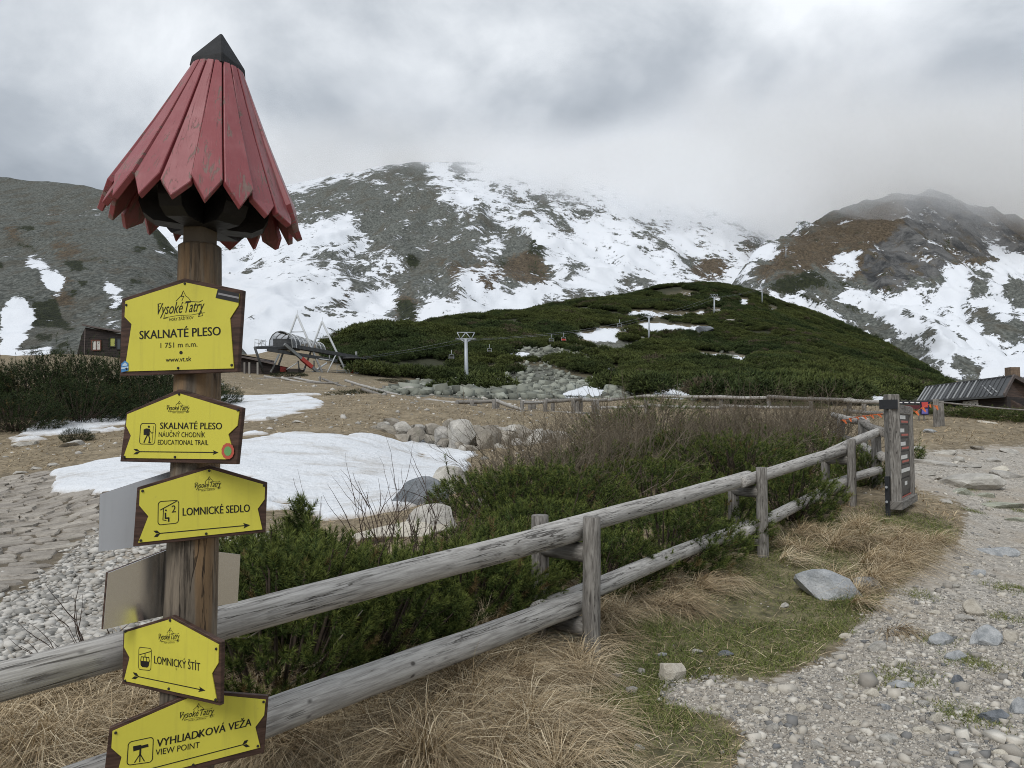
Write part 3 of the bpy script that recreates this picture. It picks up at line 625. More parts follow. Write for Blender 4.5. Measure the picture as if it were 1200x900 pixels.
def mat_alu():
    t = NT('sheet_metal_back'); n = t.noise(t.coord(), 3, 4, 0.5)
    t.base(t.mix(n, (0.80, 0.80, 0.79), (0.88, 0.88, 0.87))); t.b.inputs['Metallic'].default_value = 0.95; t.rough(t.math('MULTIPLY_ADD', n, 0.10, 0.14)); return t.m
M_ALU = mat_alu()
M_STEEL = simple('galvanised_steel', (0.42, 0.44, 0.46), 0.45, 0.15, 3, metal=0.6, spec=0.5)
M_STICK_BLUE = mat_plastic('sticker_blue', (0.06, 0.22, 0.48)); M_STICK_BLACK = mat_plastic('sticker_black', (0.02, 0.02, 0.022))
M_STICK_RED = mat_plastic('sticker_red', (0.45, 0.09, 0.06)); M_STICK_GREEN = mat_plastic('sticker_green', (0.13, 0.33, 0.12)); M_WHITE_INK = mat_plastic('white_ink', (0.72, 0.72, 0.70))

# ================================================================== the sign post
POST_Y = 2.6
AX1 = at(224, 720, POST_Y); AX2 = at(235, 262, POST_Y); axd = (AX2 - AX1).normalized()
def axis_at(z): return AX1 + axd * ((z - AX1.z) / axd.z)
g0 = gz(AX1.x, AX1.y); SP_BASE = axis_at(g0)
sign_post = empty('sign_post', SP_BASE, label='tall wooden trail sign post with red shingled roof and yellow boards', cat='sign post')
def loc(p): return Vector(p) - SP_BASE      # children are built in the post's own space
log_obj('pole', [loc(axis_at(g0 - 0.3)), loc(axis_at(1.0)), loc(axis_at(1.7)), loc(axis_at(2.22))], [0.092, 0.084, 0.076, 0.070], M_POLE, sign_post, n=28, lump=0.035, seed=5, seg=60)
beam_obj('tenon', loc(axis_at(2.2)), loc(axis_at(2.42)), 0.085, 0.085, M_POLE, sign_post, up=(0.3, 1, 0), bevel=0.01)
# --- roof: pointed boards round a cone
def build_roof():
    ax = (at(252, 80, POST_Y) - at(236, 258, POST_Y)).normalized()
    ax = (ax + Vector((-0.01, 0.02, 0))).normalized(); c0 = at(241, 248, POST_Y)
    ref = Vector((1, 0, 0)); e1 = (ref - ax * ref.dot(ax)).normalized(); e2 = ax.cross(e1)
    roof = empty('roof', loc(c0), sign_post)
    def P(r, h, a): return ax * h + (e1 * cos(a) + e2 * sin(a)) * r
    N = 20; rnd = random.Random(4)
    top_r, top_h, bot_r = 0.066, 0.492, 0.274
    for k in range(N):
        a0 = 2 * pi * k / N + 0.08; da = pi / N * rnd.uniform(1.0, 1.04); j = rnd.uniform(-0.012, 0.012); lift = rnd.uniform(0.0, 0.004) + (0.006 if k % 2 else 0.0); ll = rnd.uniform(0.92, 1.07)
        bm = bmesh.new(); rows = []
        prof = [(0.0, 0.0), (0.25, 0.014), (0.5, 0.024), (0.75, 0.016), (1.0, 0.0)]        # t, sag of the cone side
        for t, sag in prof:
            r = top_r + (bot_r - top_r) * (t - sag) + lift * t; h = top_h * (1 - t * ll)
            rows.append((r, h))
        left = [P(r / cos(da), h, a0 - da + j) for r, h in rows]; right = [P(r / cos(da), h, a0 + da + j) for r, h in rows]
        tip = P(rows[-1][0] * 1.06 + 0.010, -0.040 * ll - 0.018, a0 + j)
        nrm = (P(1, 0, a0) * 0.85 + ax * 0.5).normalized(); th = 0.021
        vt = []
        for off in (0.0, th):
            L_ = [bm.verts.new(p + nrm * off) for p in left]; R_ = [bm.verts.new(p + nrm * off) for p in right]; T_ = bm.verts.new(tip + nrm * off); vt.append((L_, R_, T_))
        for s, (L_, R_, T_) in enumerate(vt):
            for i in range(4): bm.faces.new((L_[i], L_[i + 1], R_[i + 1], R_[i]))
            bm.faces.new((L_[4], T_, R_[4]))
        (La, Ra, Ta), (Lb, Rb, Tb) = vt
        for i in range(4):
            bm.faces.new((La[i], La[i + 1], Lb[i + 1], Lb[i])); bm.faces.new((Ra[i], Ra[i + 1], Rb[i + 1], Rb[i]))
        bm.faces.new((La[4], Ta, Tb, Lb[4])); bm.faces.new((Ra[4], Ta, Tb, Rb[4])); bm.faces.new((La[0], Ra[0], Rb[0], Lb[0]))
        bmesh.ops.recalc_face_normals(bm, faces=bm.faces[:])
        bmesh.ops.bevel(bm, geom=[e for e in bm.edges if e.calc_face_angle(0) > 0.6], offset=0.0022, segments=1, affect='EDGES')
        ob = bm_obj('roof_board', bm, M_RED, roof)
        q = [(v.co.dot(ax), v.co.dot(e1), v.co.dot(e2)) for v in ob.data.vertices]; mid = a0
        for an, vals in (('lu', [h_ * 1.2 for h_, _, _ in q]), ('la', [((math.atan2(y_, x_) - mid + pi) % (2 * pi) - pi) * math.hypot(x_, y_) for _, x_, y_ in q])):
            a_ = ob.data.attributes.new(an, 'FLOAT', 'POINT'); a_.data.foreach_set('value', vals)
    # collar and black pyramid cap
    bm = bmesh.new(); bm_tube(bm, [ax * (top_h - 0.03), ax * (top_h + 0.012)], [0.078, 0.072], 18); bm_obj('collar', bm, M_RED, roof)
    bm = bmesh.new(); yaw = radians(28); q = []
    for h, r in ((top_h - 0.004, 0.080), (top_h + 0.002, 0.094), (top_h + 0.036, 0.089), (top_h + 0.142, 0.005)):
        q.append([bm.verts.new(P(r, h, yaw + k * pi / 2)) for k in range(4)])
    for a, b in zip(q[:-1], q[1:]):
        for k in range(4): bm.faces.new((a[k], a[(k + 1) % 4], b[(k + 1) % 4], b[k]))
    bm.faces.new(q[0]); bm.faces.new(q[-1]); bmesh.ops.bevel(bm, geom=[e for e in bm.edges], offset=0.003, segments=1, affect='EDGES')
    bm_obj('cap', bm, M_CAP, roof)
    # black bracket boards radiating under the roof, corners rounded off
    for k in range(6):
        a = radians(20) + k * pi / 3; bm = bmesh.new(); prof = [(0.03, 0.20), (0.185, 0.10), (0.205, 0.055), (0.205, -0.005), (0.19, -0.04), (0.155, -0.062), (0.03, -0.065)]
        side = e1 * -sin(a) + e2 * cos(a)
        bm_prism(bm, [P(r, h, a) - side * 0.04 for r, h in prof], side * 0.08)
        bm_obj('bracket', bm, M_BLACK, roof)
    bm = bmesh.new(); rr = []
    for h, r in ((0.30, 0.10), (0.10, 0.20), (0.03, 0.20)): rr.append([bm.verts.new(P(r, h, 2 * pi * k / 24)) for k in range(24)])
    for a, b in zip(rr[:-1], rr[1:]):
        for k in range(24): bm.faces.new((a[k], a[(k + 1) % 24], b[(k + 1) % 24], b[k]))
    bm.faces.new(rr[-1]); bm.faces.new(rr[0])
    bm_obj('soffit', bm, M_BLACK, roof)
build_roof()

# --- lettering
def text_mesh(s, bold=0.0, shear=0.0):
    cu = bpy.data.curves.new('lettering', 'FONT'); cu.body = s
    cu.size = 1.0; cu.offset = bold; cu.shear = shear; cu.resolution_u = 3
    o = bpy.data.objects.new('lettering', cu); COL.objects.link(o)
    dg = bpy.context.evaluated_depsgraph_get(); me = bpy.data.meshes.new_from_object(o.evaluated_get(dg))
    vs = np.array([v.co[:2] for v in me.vertices]); fs = [tuple(p.vertices) for p in me.polygons]
    bpy.data.objects.remove(o); bpy.data.curves.remove(cu); bpy.data.meshes.remove(me)
    return vs, fs
CAP_H = None
class Print:
    """flat print lying on a board: everything is mapped from the board's own plane"""
    def __init__(s, o, n, lift): s.o = Vector(o) + Vector(n) * lift; s.n = Vector(n); s.ch = {}; s.cur = 'lettering'
    def P(s, px, py): return on_plane(px, py, s.o, s.n)
    def add(s, pts, faces):
        v_, f_ = s.ch.setdefault(s.cur, ([], [])); k = len(v_); v_ += [tuple(loc(p)) for p in pts]; f_ += [tuple(i + k for i in f) for f in faces]
    def text(s, txt, a, b, cap, bold=0.0, shear=0.0):
        global CAP_H
        if CAP_H is None: CAP_H = text_mesh('H')[0][:, 1].max()
        A = s.P(*a); B = s.P(*b); dx, dy = b[0] - a[0], b[1] - a[1]; C = s.P(a[0], a[1] - cap)
        vs, fs = text_mesh(txt, 0.0, shear); x0, x1 = vs[:, 0].min(), vs[:, 0].max()
        ex = (B - A) / (x1 - x0); ey = (C - A) / CAP_H
        for k in ((-1.0, 1.0) if bold else (0.0,)):                     # heavier strokes: the same print struck twice, slightly apart
            s.add([A + ex * (v[0] - x0 + k * bold) + ey * v[1] + s.n * (0.0002 * k) for v in vs], fs)
    def line(s, pts, w, close=False):
        q = [s.P(*p) for p in pts]; k = len(q)
        for i in range(k if close else k - 1):
            a, b = q[i], q[(i + 1) % k]; d = (b - a).normalized(); sd_ = d.cross(s.n).normalized() * (w / 2); e = d * (w * 0.35)
            s.add([a - e + sd_, b + e + sd_, b + e - sd_, a - e - sd_], [(0, 1, 2, 3)])
    def poly(s, pts): 
        q = [s.P(*p) for p in pts]; s.add(q, [tuple(range(len(q)))])
    def disc(s, c, r, n=14): s.poly([(c[0] + r * cos(2 * pi * k / n), c[1] + r * sin(2 * pi * k / n)) for k in range(n)])
    def quadmap(s, cor):
        """bilinear map from unit square to four photo corners tl,tr,br,bl"""
        tl, tr, br, bl = cor
        return lambda u, v: (tl[0] * (1 - u) * (1 - v) + tr[0] * u * (1 - v) + br[0] * u * v + bl[0] * (1 - u) * v, tl[1] * (1 - u) * (1 - v) + tr[1] * u * (1 - v) + br[1] * u * v + bl[1] * (1 - u) * v)
    def build(s, name, mat, parent):
        out = []
        for nm, (v_, f_) in s.ch.items():
            nm = nm if len(s.ch) > 1 else name
            me = bpy.data.meshes.new(nm); me.from_pydata(v_, [], f_); me.materials.append(mat)
            o = bpy.data.objects.new(nm, me); link(o, parent); out.append(o)
        return out
def rbox(pr, m, w):
    pts = []
    for cx_, cy_, a0 in ((0.86, 0.14, -90), (0.86, 0.86, 0), (0.14, 0.86, 90), (0.14, 0.14, 180)):
        for k in range(5): a = radians(a0 + k * 22.5); pts.append(m(cx_ + 0.14 * cos(a), cy_ + 0.14 * sin(a)))
    pr.line(pts, w, True)
def logo(pr, cor, small=True):
    """mountain sketch, sloping script and small line below; cor = tl,tr,br,bl of the logo's box in the photo"""
    m = pr.quadmap(cor); w = 0.0012 if small else 0.0018; pr.cur = 'logo'
    pr.line([m(.38, .36), m(.46, .22), m(.49, .17), m(.53, .02), m(.58, .2), m(.63, .26), m(.68, .38)], w); pr.line([m(.53, .02), m(.49, .22), m(.54, .2), m(.5, .36)], w)
    pr.text('Vysoké', m(0.0, .80), m(.53, .77), (m(0, .80)[1] - m(0, .42)[1]), 0.004, 0.42); pr.text('Tatry', m(.57, .77), m(.97, .74), (m(0, .80)[1] - m(0, .42)[1]), 0.004, 0.42)
    pr.line([m(.03, .52), m(0, .46), m(.05, .41), m(.1, .46)], w); pr.line([m(.56, .45), m(.68, .40), m(.86, .43), m(.93, .38)], w); pr.line([m(.9, .72), m(.93, .9), m(.84, .93), m(.9, .78)], w * .8)
    pr.line([m(.12, .92), m(.4, .86), m(.7, .86), m(.97, .80)], w * 0.7); pr.line([m(.15, .78), m(.12, .95), m(.2, .92)], w * .8)
    pr.text('HORY ZÁŽITKOV', m(.24, 1.04), m(.74, 1.0), (m(0, 1)[1] - m(0, .90)[1]), 0.0, 0.0); pr.cur = 'lettering'
def arrow(pr, a, b, hw=5.0, w=0.0030):
    """arrow with fletched tail at a and point at b (photo pixels)"""
    pr.cur = 'arrow'
    d = np.array(b, float) - np.array(a, float); L = np.hypot(*d); d /= L; n = np.array([-d[1], d[0]]); a = np.array(a, float); b = np.array(b, float)
    pr.line([tuple(a + d * 4), tuple(b - d * 5)], w)
    pr.poly([tuple(b), tuple(b - d * hw * 1.35 + n * hw * .55), tuple(b - d * hw * 1.05), tuple(b - d * hw * 1.35 - n * hw * .55)])
    for sgn in (1, -1): pr.poly([tuple(a + d * 5), tuple(a + d * 1.5 + n * sgn * hw * .62), tuple(a - d * 3 + n * sgn * hw * .62), tuple(a + n * sgn * 0.5)])
def sign_board(lab, yaw, zc, outer, yellow, extra, thick=0.018, up_edge=0.0):
    a = radians(yaw); n = Vector((-sin(a), -cos(a), 0)); ap = axis_at(zc); r = 0.094
    o = ap + n * r
    b = empty('sign_board', loc(o), sign_post); b['label'] = lab
    def place(ob):
        for q in (ob if isinstance(ob, list) else [ob]): q.parent = b; q.location = -loc(o)
    bm = bmesh.new(); bm_prism(bm, [loc(on_plane(x, y, o, n)) for x, y in outer], -n * thick); bmesh.ops.bevel(bm, geom=bm.edges[:], offset=0.0015, segments=1, affect='EDGES')
    place(bm_obj('backing_board', bm, M_BROWN))
    oy = o + n * 0.0035
    bm = bmesh.new(); bm_prism(bm, [loc(on_plane(x, y, oy, n)) for x, y in yellow], -n * 0.003); place(bm_obj('yellow_panel', bm, M_YELLOW))
    cx = sum(p[0] for p in yellow) / len(yellow)
    pr = Print(oy, n, 0.0008); extra(pr, place); place(pr.build('lettering', M_INK, None))
    return b, o, n, place
def bolts(pr, place, pts, r=1.7):
    for p in pts:
        c = pr.P(*p); x, y, d = frame_from(pr.n); rr = r / FPX * 2.5
        bm = bmesh.new(); bm_tube(bm, [loc(c - pr.n * 0.001), loc(c + pr.n * 0.003)], [rr, rr * 0.7], 8); place(bm_obj('bolt', bm, M_STICK_BLACK))
def z2(pts): return [(100 + x / 3.75, 310 + y / 3.75) for x, y in pts]
def z3(pts): return [(90 + x / 4.736, 530 + y / 4.736) for x, y in pts]
def zz4(pts): return [(90 + x / 4.5, 700 + y / 4.5) for x, y in pts]
def q2(*p): return z2(p)
def ex1(pr, place):
    logo(pr, z2([(318,118),(530,108),(530,236),(318,246)]), False)
    pr.text('SKALNATÉ PLESO', *z2([(238,328),(594,310)]), 36 / 3.75, 0.024); pr.text('1 751 m n.m.', *z2([(330,367),(492,360)]), 22 / 3.75, 0.006); pr.disc(z2([(420,387)])[0], 2.0); pr.text('www.vt.sk', *z2([(353,428),(465,424)]), 20 / 3.75, 0.012)
    bolts(pr, place, z2([(437,84),(180,178),(182,458),(408,455),(643,442)]))
    s = Print(pr.o, pr.n, 0.0006); s.poly(z2([(582,106),(676,128),(674,168),(572,146)])); place(s.build('black_sticker', M_STICK_BLACK, None))
    s = Print(pr.o, pr.n, 0.0014); s.line(z2([(586,128),(672,146)]), 0.006); place(s.build('sticker_print', mat_plastic('sticker_grey', (0.25, 0.25, 0.26)), None))
    s = Print(pr.o, pr.n, 0.0006); s.poly(z2([(158,436),(174,422),(189,434),(189,466),(158,474)])); place(s.build('blue_sticker', M_STICK_BLUE, None))
    s = Print(pr.o, pr.n, 0.0014); s.poly(z2([(163,440),(174,430),(184,438),(184,444),(163,447)])); s.line(z2([(160,456),(187,452)]), 0.006); place(s.build('sticker_print', mat_plastic('sticker_pale', (0.45, 0.58, 0.68)), None))
def ex2(pr, place):
    logo(pr, z2([(358,596),(462,600),(460,655),(358,650)]))
    pr.text('SKALNATÉ PLESO', *z2([(328,722),(600,724)]), 28 / 3.75, 0.022, 0.06); pr.text('NÁUČNÝ CHODNÍK', *z2([(322,757),(526,759)]), 21 / 3.75, 0.003, 0.06); pr.text('EDUCATIONAL TRAIL', *z2([(318,791),(540,793)]), 21 / 3.75, 0.003, 0.06)
    m = pr.quadmap(z2([(243,698),(310,698),(304,790),(237,788)])); pr.cur = 'pictogram'; rbox(pr, m, 0.0022)
    pr.disc(m(.55, .16), 1.3); pr.poly([m(.36, .24), m(.62, .26), m(.64, .58), m(.42, .58)]); pr.poly([m(.22, .30), m(.38, .24), m(.40, .56), m(.24, .56)]); pr.line([m(.6, .32), m(.74, .46), m(.86, .44)], 0.0025)
    pr.line([m(.5, .56), m(.38, .74), m(.3, .92)], 0.0042); pr.line([m(.56, .56), m(.66, .74), m(.62, .92), m(.72, .92)], 0.0042); pr.line([m(.85, .14), m(.82, .92)], 0.0012)
    arrow(pr, *z2([(222,822),(585,826)]))
    bolts(pr, place, z2([(412,570),(670,640),(172,846),(394,846)]))
    for r, mt, lf in ((27, M_STICK_RED, .0006), (16, M_STICK_GREEN, .0012)):
        s = Print(pr.o, pr.n, lf); c = z2([(626,820)])[0]
        s.poly([(c[0] + r / 3.75 * cos(k * pi / 12) * (1 + .06 * (k % 2)), c[1] + 1.28 * r / 3.75 * sin(k * pi / 12) * (1 + .06 * (k % 2))) for k in range(24)]); place(s.build('round_sticker', mt, None))
def ex3(pr, place):
    logo(pr, z3([(655,136),(806,130),(806,208),(655,216)]))
    pr.text('LOMNICKÉ SEDLO', *z3([(588,352),(960,330)]), 42 / 4.736, 0.022)
    m = pr.quadmap(z3([(452,274),(566,266),(564,392),(450,404)])); pr.cur = 'pictogram'; rbox(pr, m, 0.0022); pr.line([m(.12, .36), m(.88, .04)], 0.0028); pr.text('2', m(.66, .52), m(.86, .51), 8.2, 0.004)
    pr.line([m(.26, .32), m(.24, .8), m(.4, .84)], 0.0022); pr.disc(m(.38, .40), 1.1); pr.line([m(.36, .52), m(.36, .74), m(.52, .74), m(.52, .88)], 0.0045)
    arrow(pr, *z3([(440,452),(962,404)]), hw=6.0)
    bolts(pr, place, z3([(735,102),(365,215),(1040,185),(718,452),(355,490)]))
def ex4(pr, place):
    logo(pr, zz4([(432,158),(545,158),(545,242),(432,240)]))
    pr.text('LOMNICKÝ ŠTÍT', *zz4([(408,348),(650,388)]), 40 / 4.5, 0.020)
    m = pr.quadmap(zz4([(327,262),(394,270),(390,386),(325,380)])); pr.cur = 'pictogram'; rbox(pr, m, 0.0020); pr.line([m(.06, .34), m(.94, .14)], 0.0024); pr.line([m(.5, .24), m(.5, .42)], 0.003)
    pr.poly([m(.14, .60), m(.86, .60), m(.82, .80), m(.7, .88), m(.3, .88), m(.16, .80)]); pr.line([m(.16, .6), m(.2, .42), m(.8, .42), m(.86, .6)], 0.0026)
    for u in (.38, .62): pr.line([m(u, .42), m(u, .62)], 0.0022)
    arrow(pr, *zz4([(305,414),(678,492)]), hw=6.0); pr.cur = 'lettering'; pr.line(zz4([(523,372),(524,384)]), 0.0018)
    bolts(pr, place, zz4([(492,122),(735,272),(732,540),(485,482),(256,180),(255,440)]))
def ex5(pr, place):
    logo(pr, zz4([(545,570),(728,548),(732,636),(545,656)]))
    pr.text('VYHLIADKOVÁ VEŽA', *zz4([(424,790),(920,676)]), 40 / 4.5, 0.022, 0.08); pr.text('VIEW POINT', *zz4([(416,834),(648,792)]), 31 / 4.5, 0.003, 0.06)
    m = pr.quadmap(zz4([(272,764),(404,736),(398,868),(264,886)])); pr.cur = 'pictogram'; rbox(pr, m, 0.0024)
    pr.poly([m(.2, .22), m(.52, .22), m(.54, .40), m(.22, .44)]); pr.poly([m(.52, .26), m(.80, .24), m(.82, .36), m(.54, .38)]); pr.line([m(.5, .38), m(.5, .6)], 0.005)
    for u in (.3, .5, .68): pr.line([m(.5, .6), m(u, .92)], 0.0028)
    arrow(pr, *zz4([(895,772),(270,935)]), hw=6.5)
    pr.cur = 'lettering'; pr.disc(zz4([(644,728)])[0], 2.2)
    bolts(pr, place, zz4([(205,715),(985,552),(955,785),(614,884)]))
def zmid(py): return at(225, py, POST_Y).z
sign_board('yellow board with house-shaped top and altitude, highest on the post', 16, zmid(385), z2([(435,60),(692,113),(668,472),(150,490),(160,150)]),
    z2([(437,78),(676,128),(672,180),(636,236),(652,456),(172,470),(203,262),(172,230),(176,160)]), ex1)
sign_board('yellow trail board with hiker pictogram and round sticker', 18, zmid(515), z2([(410,548),(690,630),(664,878),(152,866),(180,650)]),
    z2([(412,566),(676,646),(668,708),(628,746),(640,790),(626,856),(166,850),(200,752),(178,708),(184,658)]), ex2)
sign_board('yellow chairlift board pointing away, slightly tilted', -18, zmid(595), z3([(735,72),(1058,168),(1048,444),(312,524),(335,195)]),
    z3([(735,92),(1046,182),(1042,262),(1004,314),(1030,428),(340,502),(397,355),(346,295),(350,208)]), ex3)
sign_board('yellow cable car board hanging down to one side', 22, zmid(770), zz4([(498,97),(762,236),(756,572),(238,456),(244,176)]),
    zz4([(496,114),(748,250),(746,346),(712,402),(738,548),(248,440),(278,318),(248,262),(252,186)]), ex4)
sign_board('lowest yellow board with telescope pictogram', -24, zmid(858), zz4([(592,512),(745,500),(1012,520),(988,820),(560,925),(138,985),(172,690)]),
    zz4([(592,530),(745,516),(996,540),(988,622),(942,684),(968,792),(560,898),(205,965),(236,842),(182,795),(188,706)]), ex5)
# blank metal backs of two boards that face the other way, fixed behind the pole
def plate(lab, yaw, zc, outer, mat):
    a = radians(yaw); n = Vector((-sin(a), -cos(a), 0)); o = axis_at(zc) - n * 0.092
    b = empty('sign_board', loc(o), sign_post); b['label'] = lab
    bm = bmesh.new(); bm_prism(bm, [loc(on_plane(x, y, o, n)) for x, y in outer], -n * 0.004); ob = bm_obj('metal_sheet', bm, mat); ob.parent = b; ob.location = -loc(o)
    bm = bmesh.new(); bm_prism(bm, [loc(on_plane(x, y, o, n) - n * 0.006) for x, y in outer], -n * 0.012); ob = bm_obj('backing_board', bm, M_BROWN); ob.parent = b; ob.location = -loc(o)
plate('blank grey metal back of a board facing away, upper', -30, zmid(600), [(117,579.6),(205,551),(290,572),(286,625),(115.5,646.5)], mat_plastic('grey_coated_sheet', (0.46, 0.48, 0.51), 0.35, 0.1))
plate('blank shiny metal back of a board facing away, lower', -50, zmid(690), [(127,671.5),(206,640.5),(281.7,650),(278.6,706),(200,720),(150,731),(121.5,738)], M_ALU)
# ================================================================== the near log fence
from mathutils.bvhtree import BVHTree
def build_fence():
    ST = [  # station: mid column, top-rail row, low-rail row, distance, front post (px, top, base), back post (px, top)
        (664, 622, 708, 5.60, (692, 606), (633, 604)), (877, 561, 618, 9.0, (893, 548), (859, 563)), (983, 528, 566, 11.7, (997, 515), (967, 530)), (1030, 507, 552, 13.3, None, None)]
    B = on_ground(664, 5.6)
    f = empty('log_fence', B, label='weathered grey log fence running up along the gravel path', cat='fence')
    def L(p): return Vector(p) - B
    tops = [at(s[0], s[1], s[3]) for s in ST]; lows = [at(s[0], s[2], s[3]) for s in ST]
    t0 = at(0, 794, 2.45); tops = [tops[0] + (t0 - tops[0]) * 1.22] + tops
    l0 = at(310, 836, 3.28); lows = [lows[0] + (l0 - lows[0]) * 2.0] + lows
    rnd = random.Random(2); k = 0
    radii = [((0.056, 0.083), (0.070, 0.082)), ((0.070, 0.084), (0.076, 0.072)), ((0.068, 0.082), (0.072, 0.078)), ((0.068, 0.072), (0.068, 0.072))]
    for lvl, pts in ((0, tops), (1, lows)):
        for i in range(4):
            a, b = pts[i], pts[i + 1]; d = (b - a).normalized(); side = Vector((d.y, -d.x, 0)).normalized()
            s = side * (0.045 if i % 2 == 0 else -0.055)
            aa = a + s - d * (0.30 if i else 0); bb = b + s + d * 0.14
            mid = (aa + bb) / 2 + Vector((0, 0, rnd.uniform(-0.02, 0.015))) + side * rnd.uniform(-.02, .02)
            r = radii[i][lvl]
            log_obj('rail', [L(aa), L(mid), L(bb)], [r[0], (r[0] + r[1]) / 2, r[1]], M_LOG, f, n=20, lump=0.045, seed=11 + k); k += 1
    for i, s in enumerate(ST[:3]):
        P = (tops[i + 1] + lows[i + 1]) / 2; d = (tops[i + 2] - tops[i]).normalized(); side = Vector((d.y, -d.x, 0)).normalized()
        fr = at(s[4][0], s[4][1], s[3] - 0.12); bk = at(s[5][0], s[5][1], s[3] + 0.22)
        for q, (p, w) in enumerate(((fr, 0.062), (bk, 0.064))):
            g = gz(p.x, p.y)
            log_obj('post', [L((p.x + rnd.uniform(-.01, .01), p.y, g - 0.25)), L(p)], [w * 1.06, w], M_POSTWOOD, f, n=18, lump=0.03, seed=40 + i * 2 + q)
        for T in (tops[i + 1], lows[i + 1]):
            zc = T.z - 0.14
            a = Vector((fr.x, fr.y, zc)); b = Vector((bk.x, bk.y, zc)); e = (b - a).normalized()
            log_obj('cross_block', [L(a + e * 0.03), L(b - e * 0.03)], [0.07, 0.07], M_POSTWOOD, f, n=14, lump=0.04, seed=60 + i)
build_fence()

# generic far fence: posts (px, top, base, Y) and rails between photo points
def far_fence(name, lab, posts, rails, r=0.06, thin=1.0):
    p0 = at(posts[0][0], posts[0][2], posts[0][3]); f = empty(name, p0, label=lab, cat='fence', group='fences of the mountain trails')
    for i, (px, t, b, Y) in enumerate(posts):
        a = at(px, t, Y); g = min(gz(a.x, Y), at(px, b, Y).z)
        log_obj('post', [Vector((a.x, Y, g - 0.2)) - p0, a - p0], [r * 1.1, r], M_POSTWOOD, f, n=8, lump=0.04, seed=i + int(px), seg=4)
    for i, ((x1, y1, Y1), (x2, y2, Y2)) in enumerate(rails):
        a = at(x1, y1, Y1); b = at(x2, y2, Y2); log_obj('rail', [a - p0, (a + b) / 2 - p0 - Vector((0, 0, 0.03)), b - p0], [r * thin, r * .9 * thin, r * .8 * thin], M_LOG if i % 3 else M_POSTWOOD, f, n=8, lump=0.06, seed=i + int(x1), seg=10)
def ZF(x, y): return (430 + x / 3.871, 440 + y / 3.871)
FP = [(145, 106, 152, 37), (210, 112, 162, 37), (226, 114, 158, 38), (283, 108, 165, 37), (303, 108, 160, 38), (408, 116, 192, 35.5), (424, 120, 188, 36.5), (477, 112, 190, 35.5), (490, 114, 176, 36.5), (576, 108, 188, 35.5), (592, 112, 178, 36.5), (705, 116, 190, 36), (740, 122, 188, 37.5), (757, 125, 175, 38), (808, 112, 186, 37), (843, 108, 184, 38.5), (937, 104, 190, 37), (953, 106, 180, 38), (970, 98, 178, 38.5), (1028, 118, 166, 39), (1046, 110, 170, 39)]
far_fence('wooden_fence', 'grey wooden rail fence on the grass above the boulder bank', [(*ZF(a, b), ZF(0, c)[1], Y) for a, b, c, Y in FP],
    [((*ZF(-20, 62), 44), (*ZF(150, 112), 37)), ((*ZF(140, 116), 37), (*ZF(290, 112), 37)), ((*ZF(280, 112), 37), (*ZF(425, 124), 36)), ((*ZF(405, 120), 36), (*ZF(595, 116), 36)), ((*ZF(580, 112), 36), (*ZF(712, 158), 36)), ((*ZF(700, 122), 36.5), (*ZF(850, 118), 38)), ((*ZF(800, 118), 37.5), (*ZF(975, 106), 38)), ((*ZF(930, 108), 38), (*ZF(1110, 112), 40)),
     ((*ZF(140, 148), 37), (*ZF(290, 152), 37)), ((*ZF(280, 138), 37), (*ZF(425, 162), 36)), ((*ZF(405, 160), 36), (*ZF(490, 154), 36)), ((*ZF(475, 156), 36), (*ZF(600, 156), 36)), ((*ZF(590, 154), 36), (*ZF(760, 168), 37)), ((*ZF(735, 166), 37), (*ZF(850, 168), 38)), ((*ZF(805, 168), 37.5), (*ZF(975, 172), 38)), ((*ZF(935, 170), 38), (*ZF(1050, 172), 39))], r=0.095)
far_fence('wooden_fence', 'long grey rail fence behind the bare brown bushes', [(757, 462, 480, 40), (845, 463, 484, 36), (901, 464, 486, 34), (995, 466, 490, 29), (1012, 470, 488, 29), (950, 465, 486, 32)],
    [((700, 470, 42), (762, 463, 40)), ((755, 464, 40), (850, 465, 36)), ((840, 465, 36), (905, 466, 34)), ((900, 465, 34), (1000, 469, 29)), ((990, 469, 29), (1042, 471, 27)), ((760, 475, 40), (850, 478, 36)), ((990, 481, 29), (1040, 484, 27)), ((845, 476, 36), (950, 478, 32)), ((700, 478, 41), (762, 476, 40))], r=0.085)
far_fence('wooden_fence', 'short corner of log fence behind the dark notice board', [(1011, 493, 530, 15.0), (1027, 510, 560, 13.6), (985, 490, 520, 17)],
    [((1036, 507, 13.2), (1008, 493, 15.2)), ((1014, 494, 15.0), (976, 486, 18)), ((1034, 535, 13.4), (1005, 518, 15.4)), ((1012, 519, 15.0), (978, 508, 18))], r=0.085)
far_fence('wooden_fence', 'stout fence post with thin rail before the dark hut', [(1097, 468, 497, 24), (1102, 470, 494, 24.4)], [((1098, 471, 24), (1250, 484, 22))], r=0.09, thin=0.3)
for o_ in [o for o in bpy.data.objects if o.get('label', '').startswith('stout')]:
    for c_ in o_.children:
        if c_.name.startswith('rail'): c_.scale = (1, 1, 1)
far_fence('wooden_fence', 'low broken rail fence on the brown slope below the lift station', [(375, 441, 452, 88), (413, 447, 460, 80), (450, 452, 468, 62)],
    [((300, 444, 92), (352, 442, 90)), ((330, 443, 88), (372, 452, 82)), ((345, 443, 86), (400, 452, 80)), ((378, 444, 86), (412, 456, 74)), ((405, 446, 78), (455, 460, 60)), ((425, 452, 70), (470, 464, 50)), ((360, 448, 84), (396, 449, 80)), ((310, 441, 95), (345, 447, 88))], r=0.13)

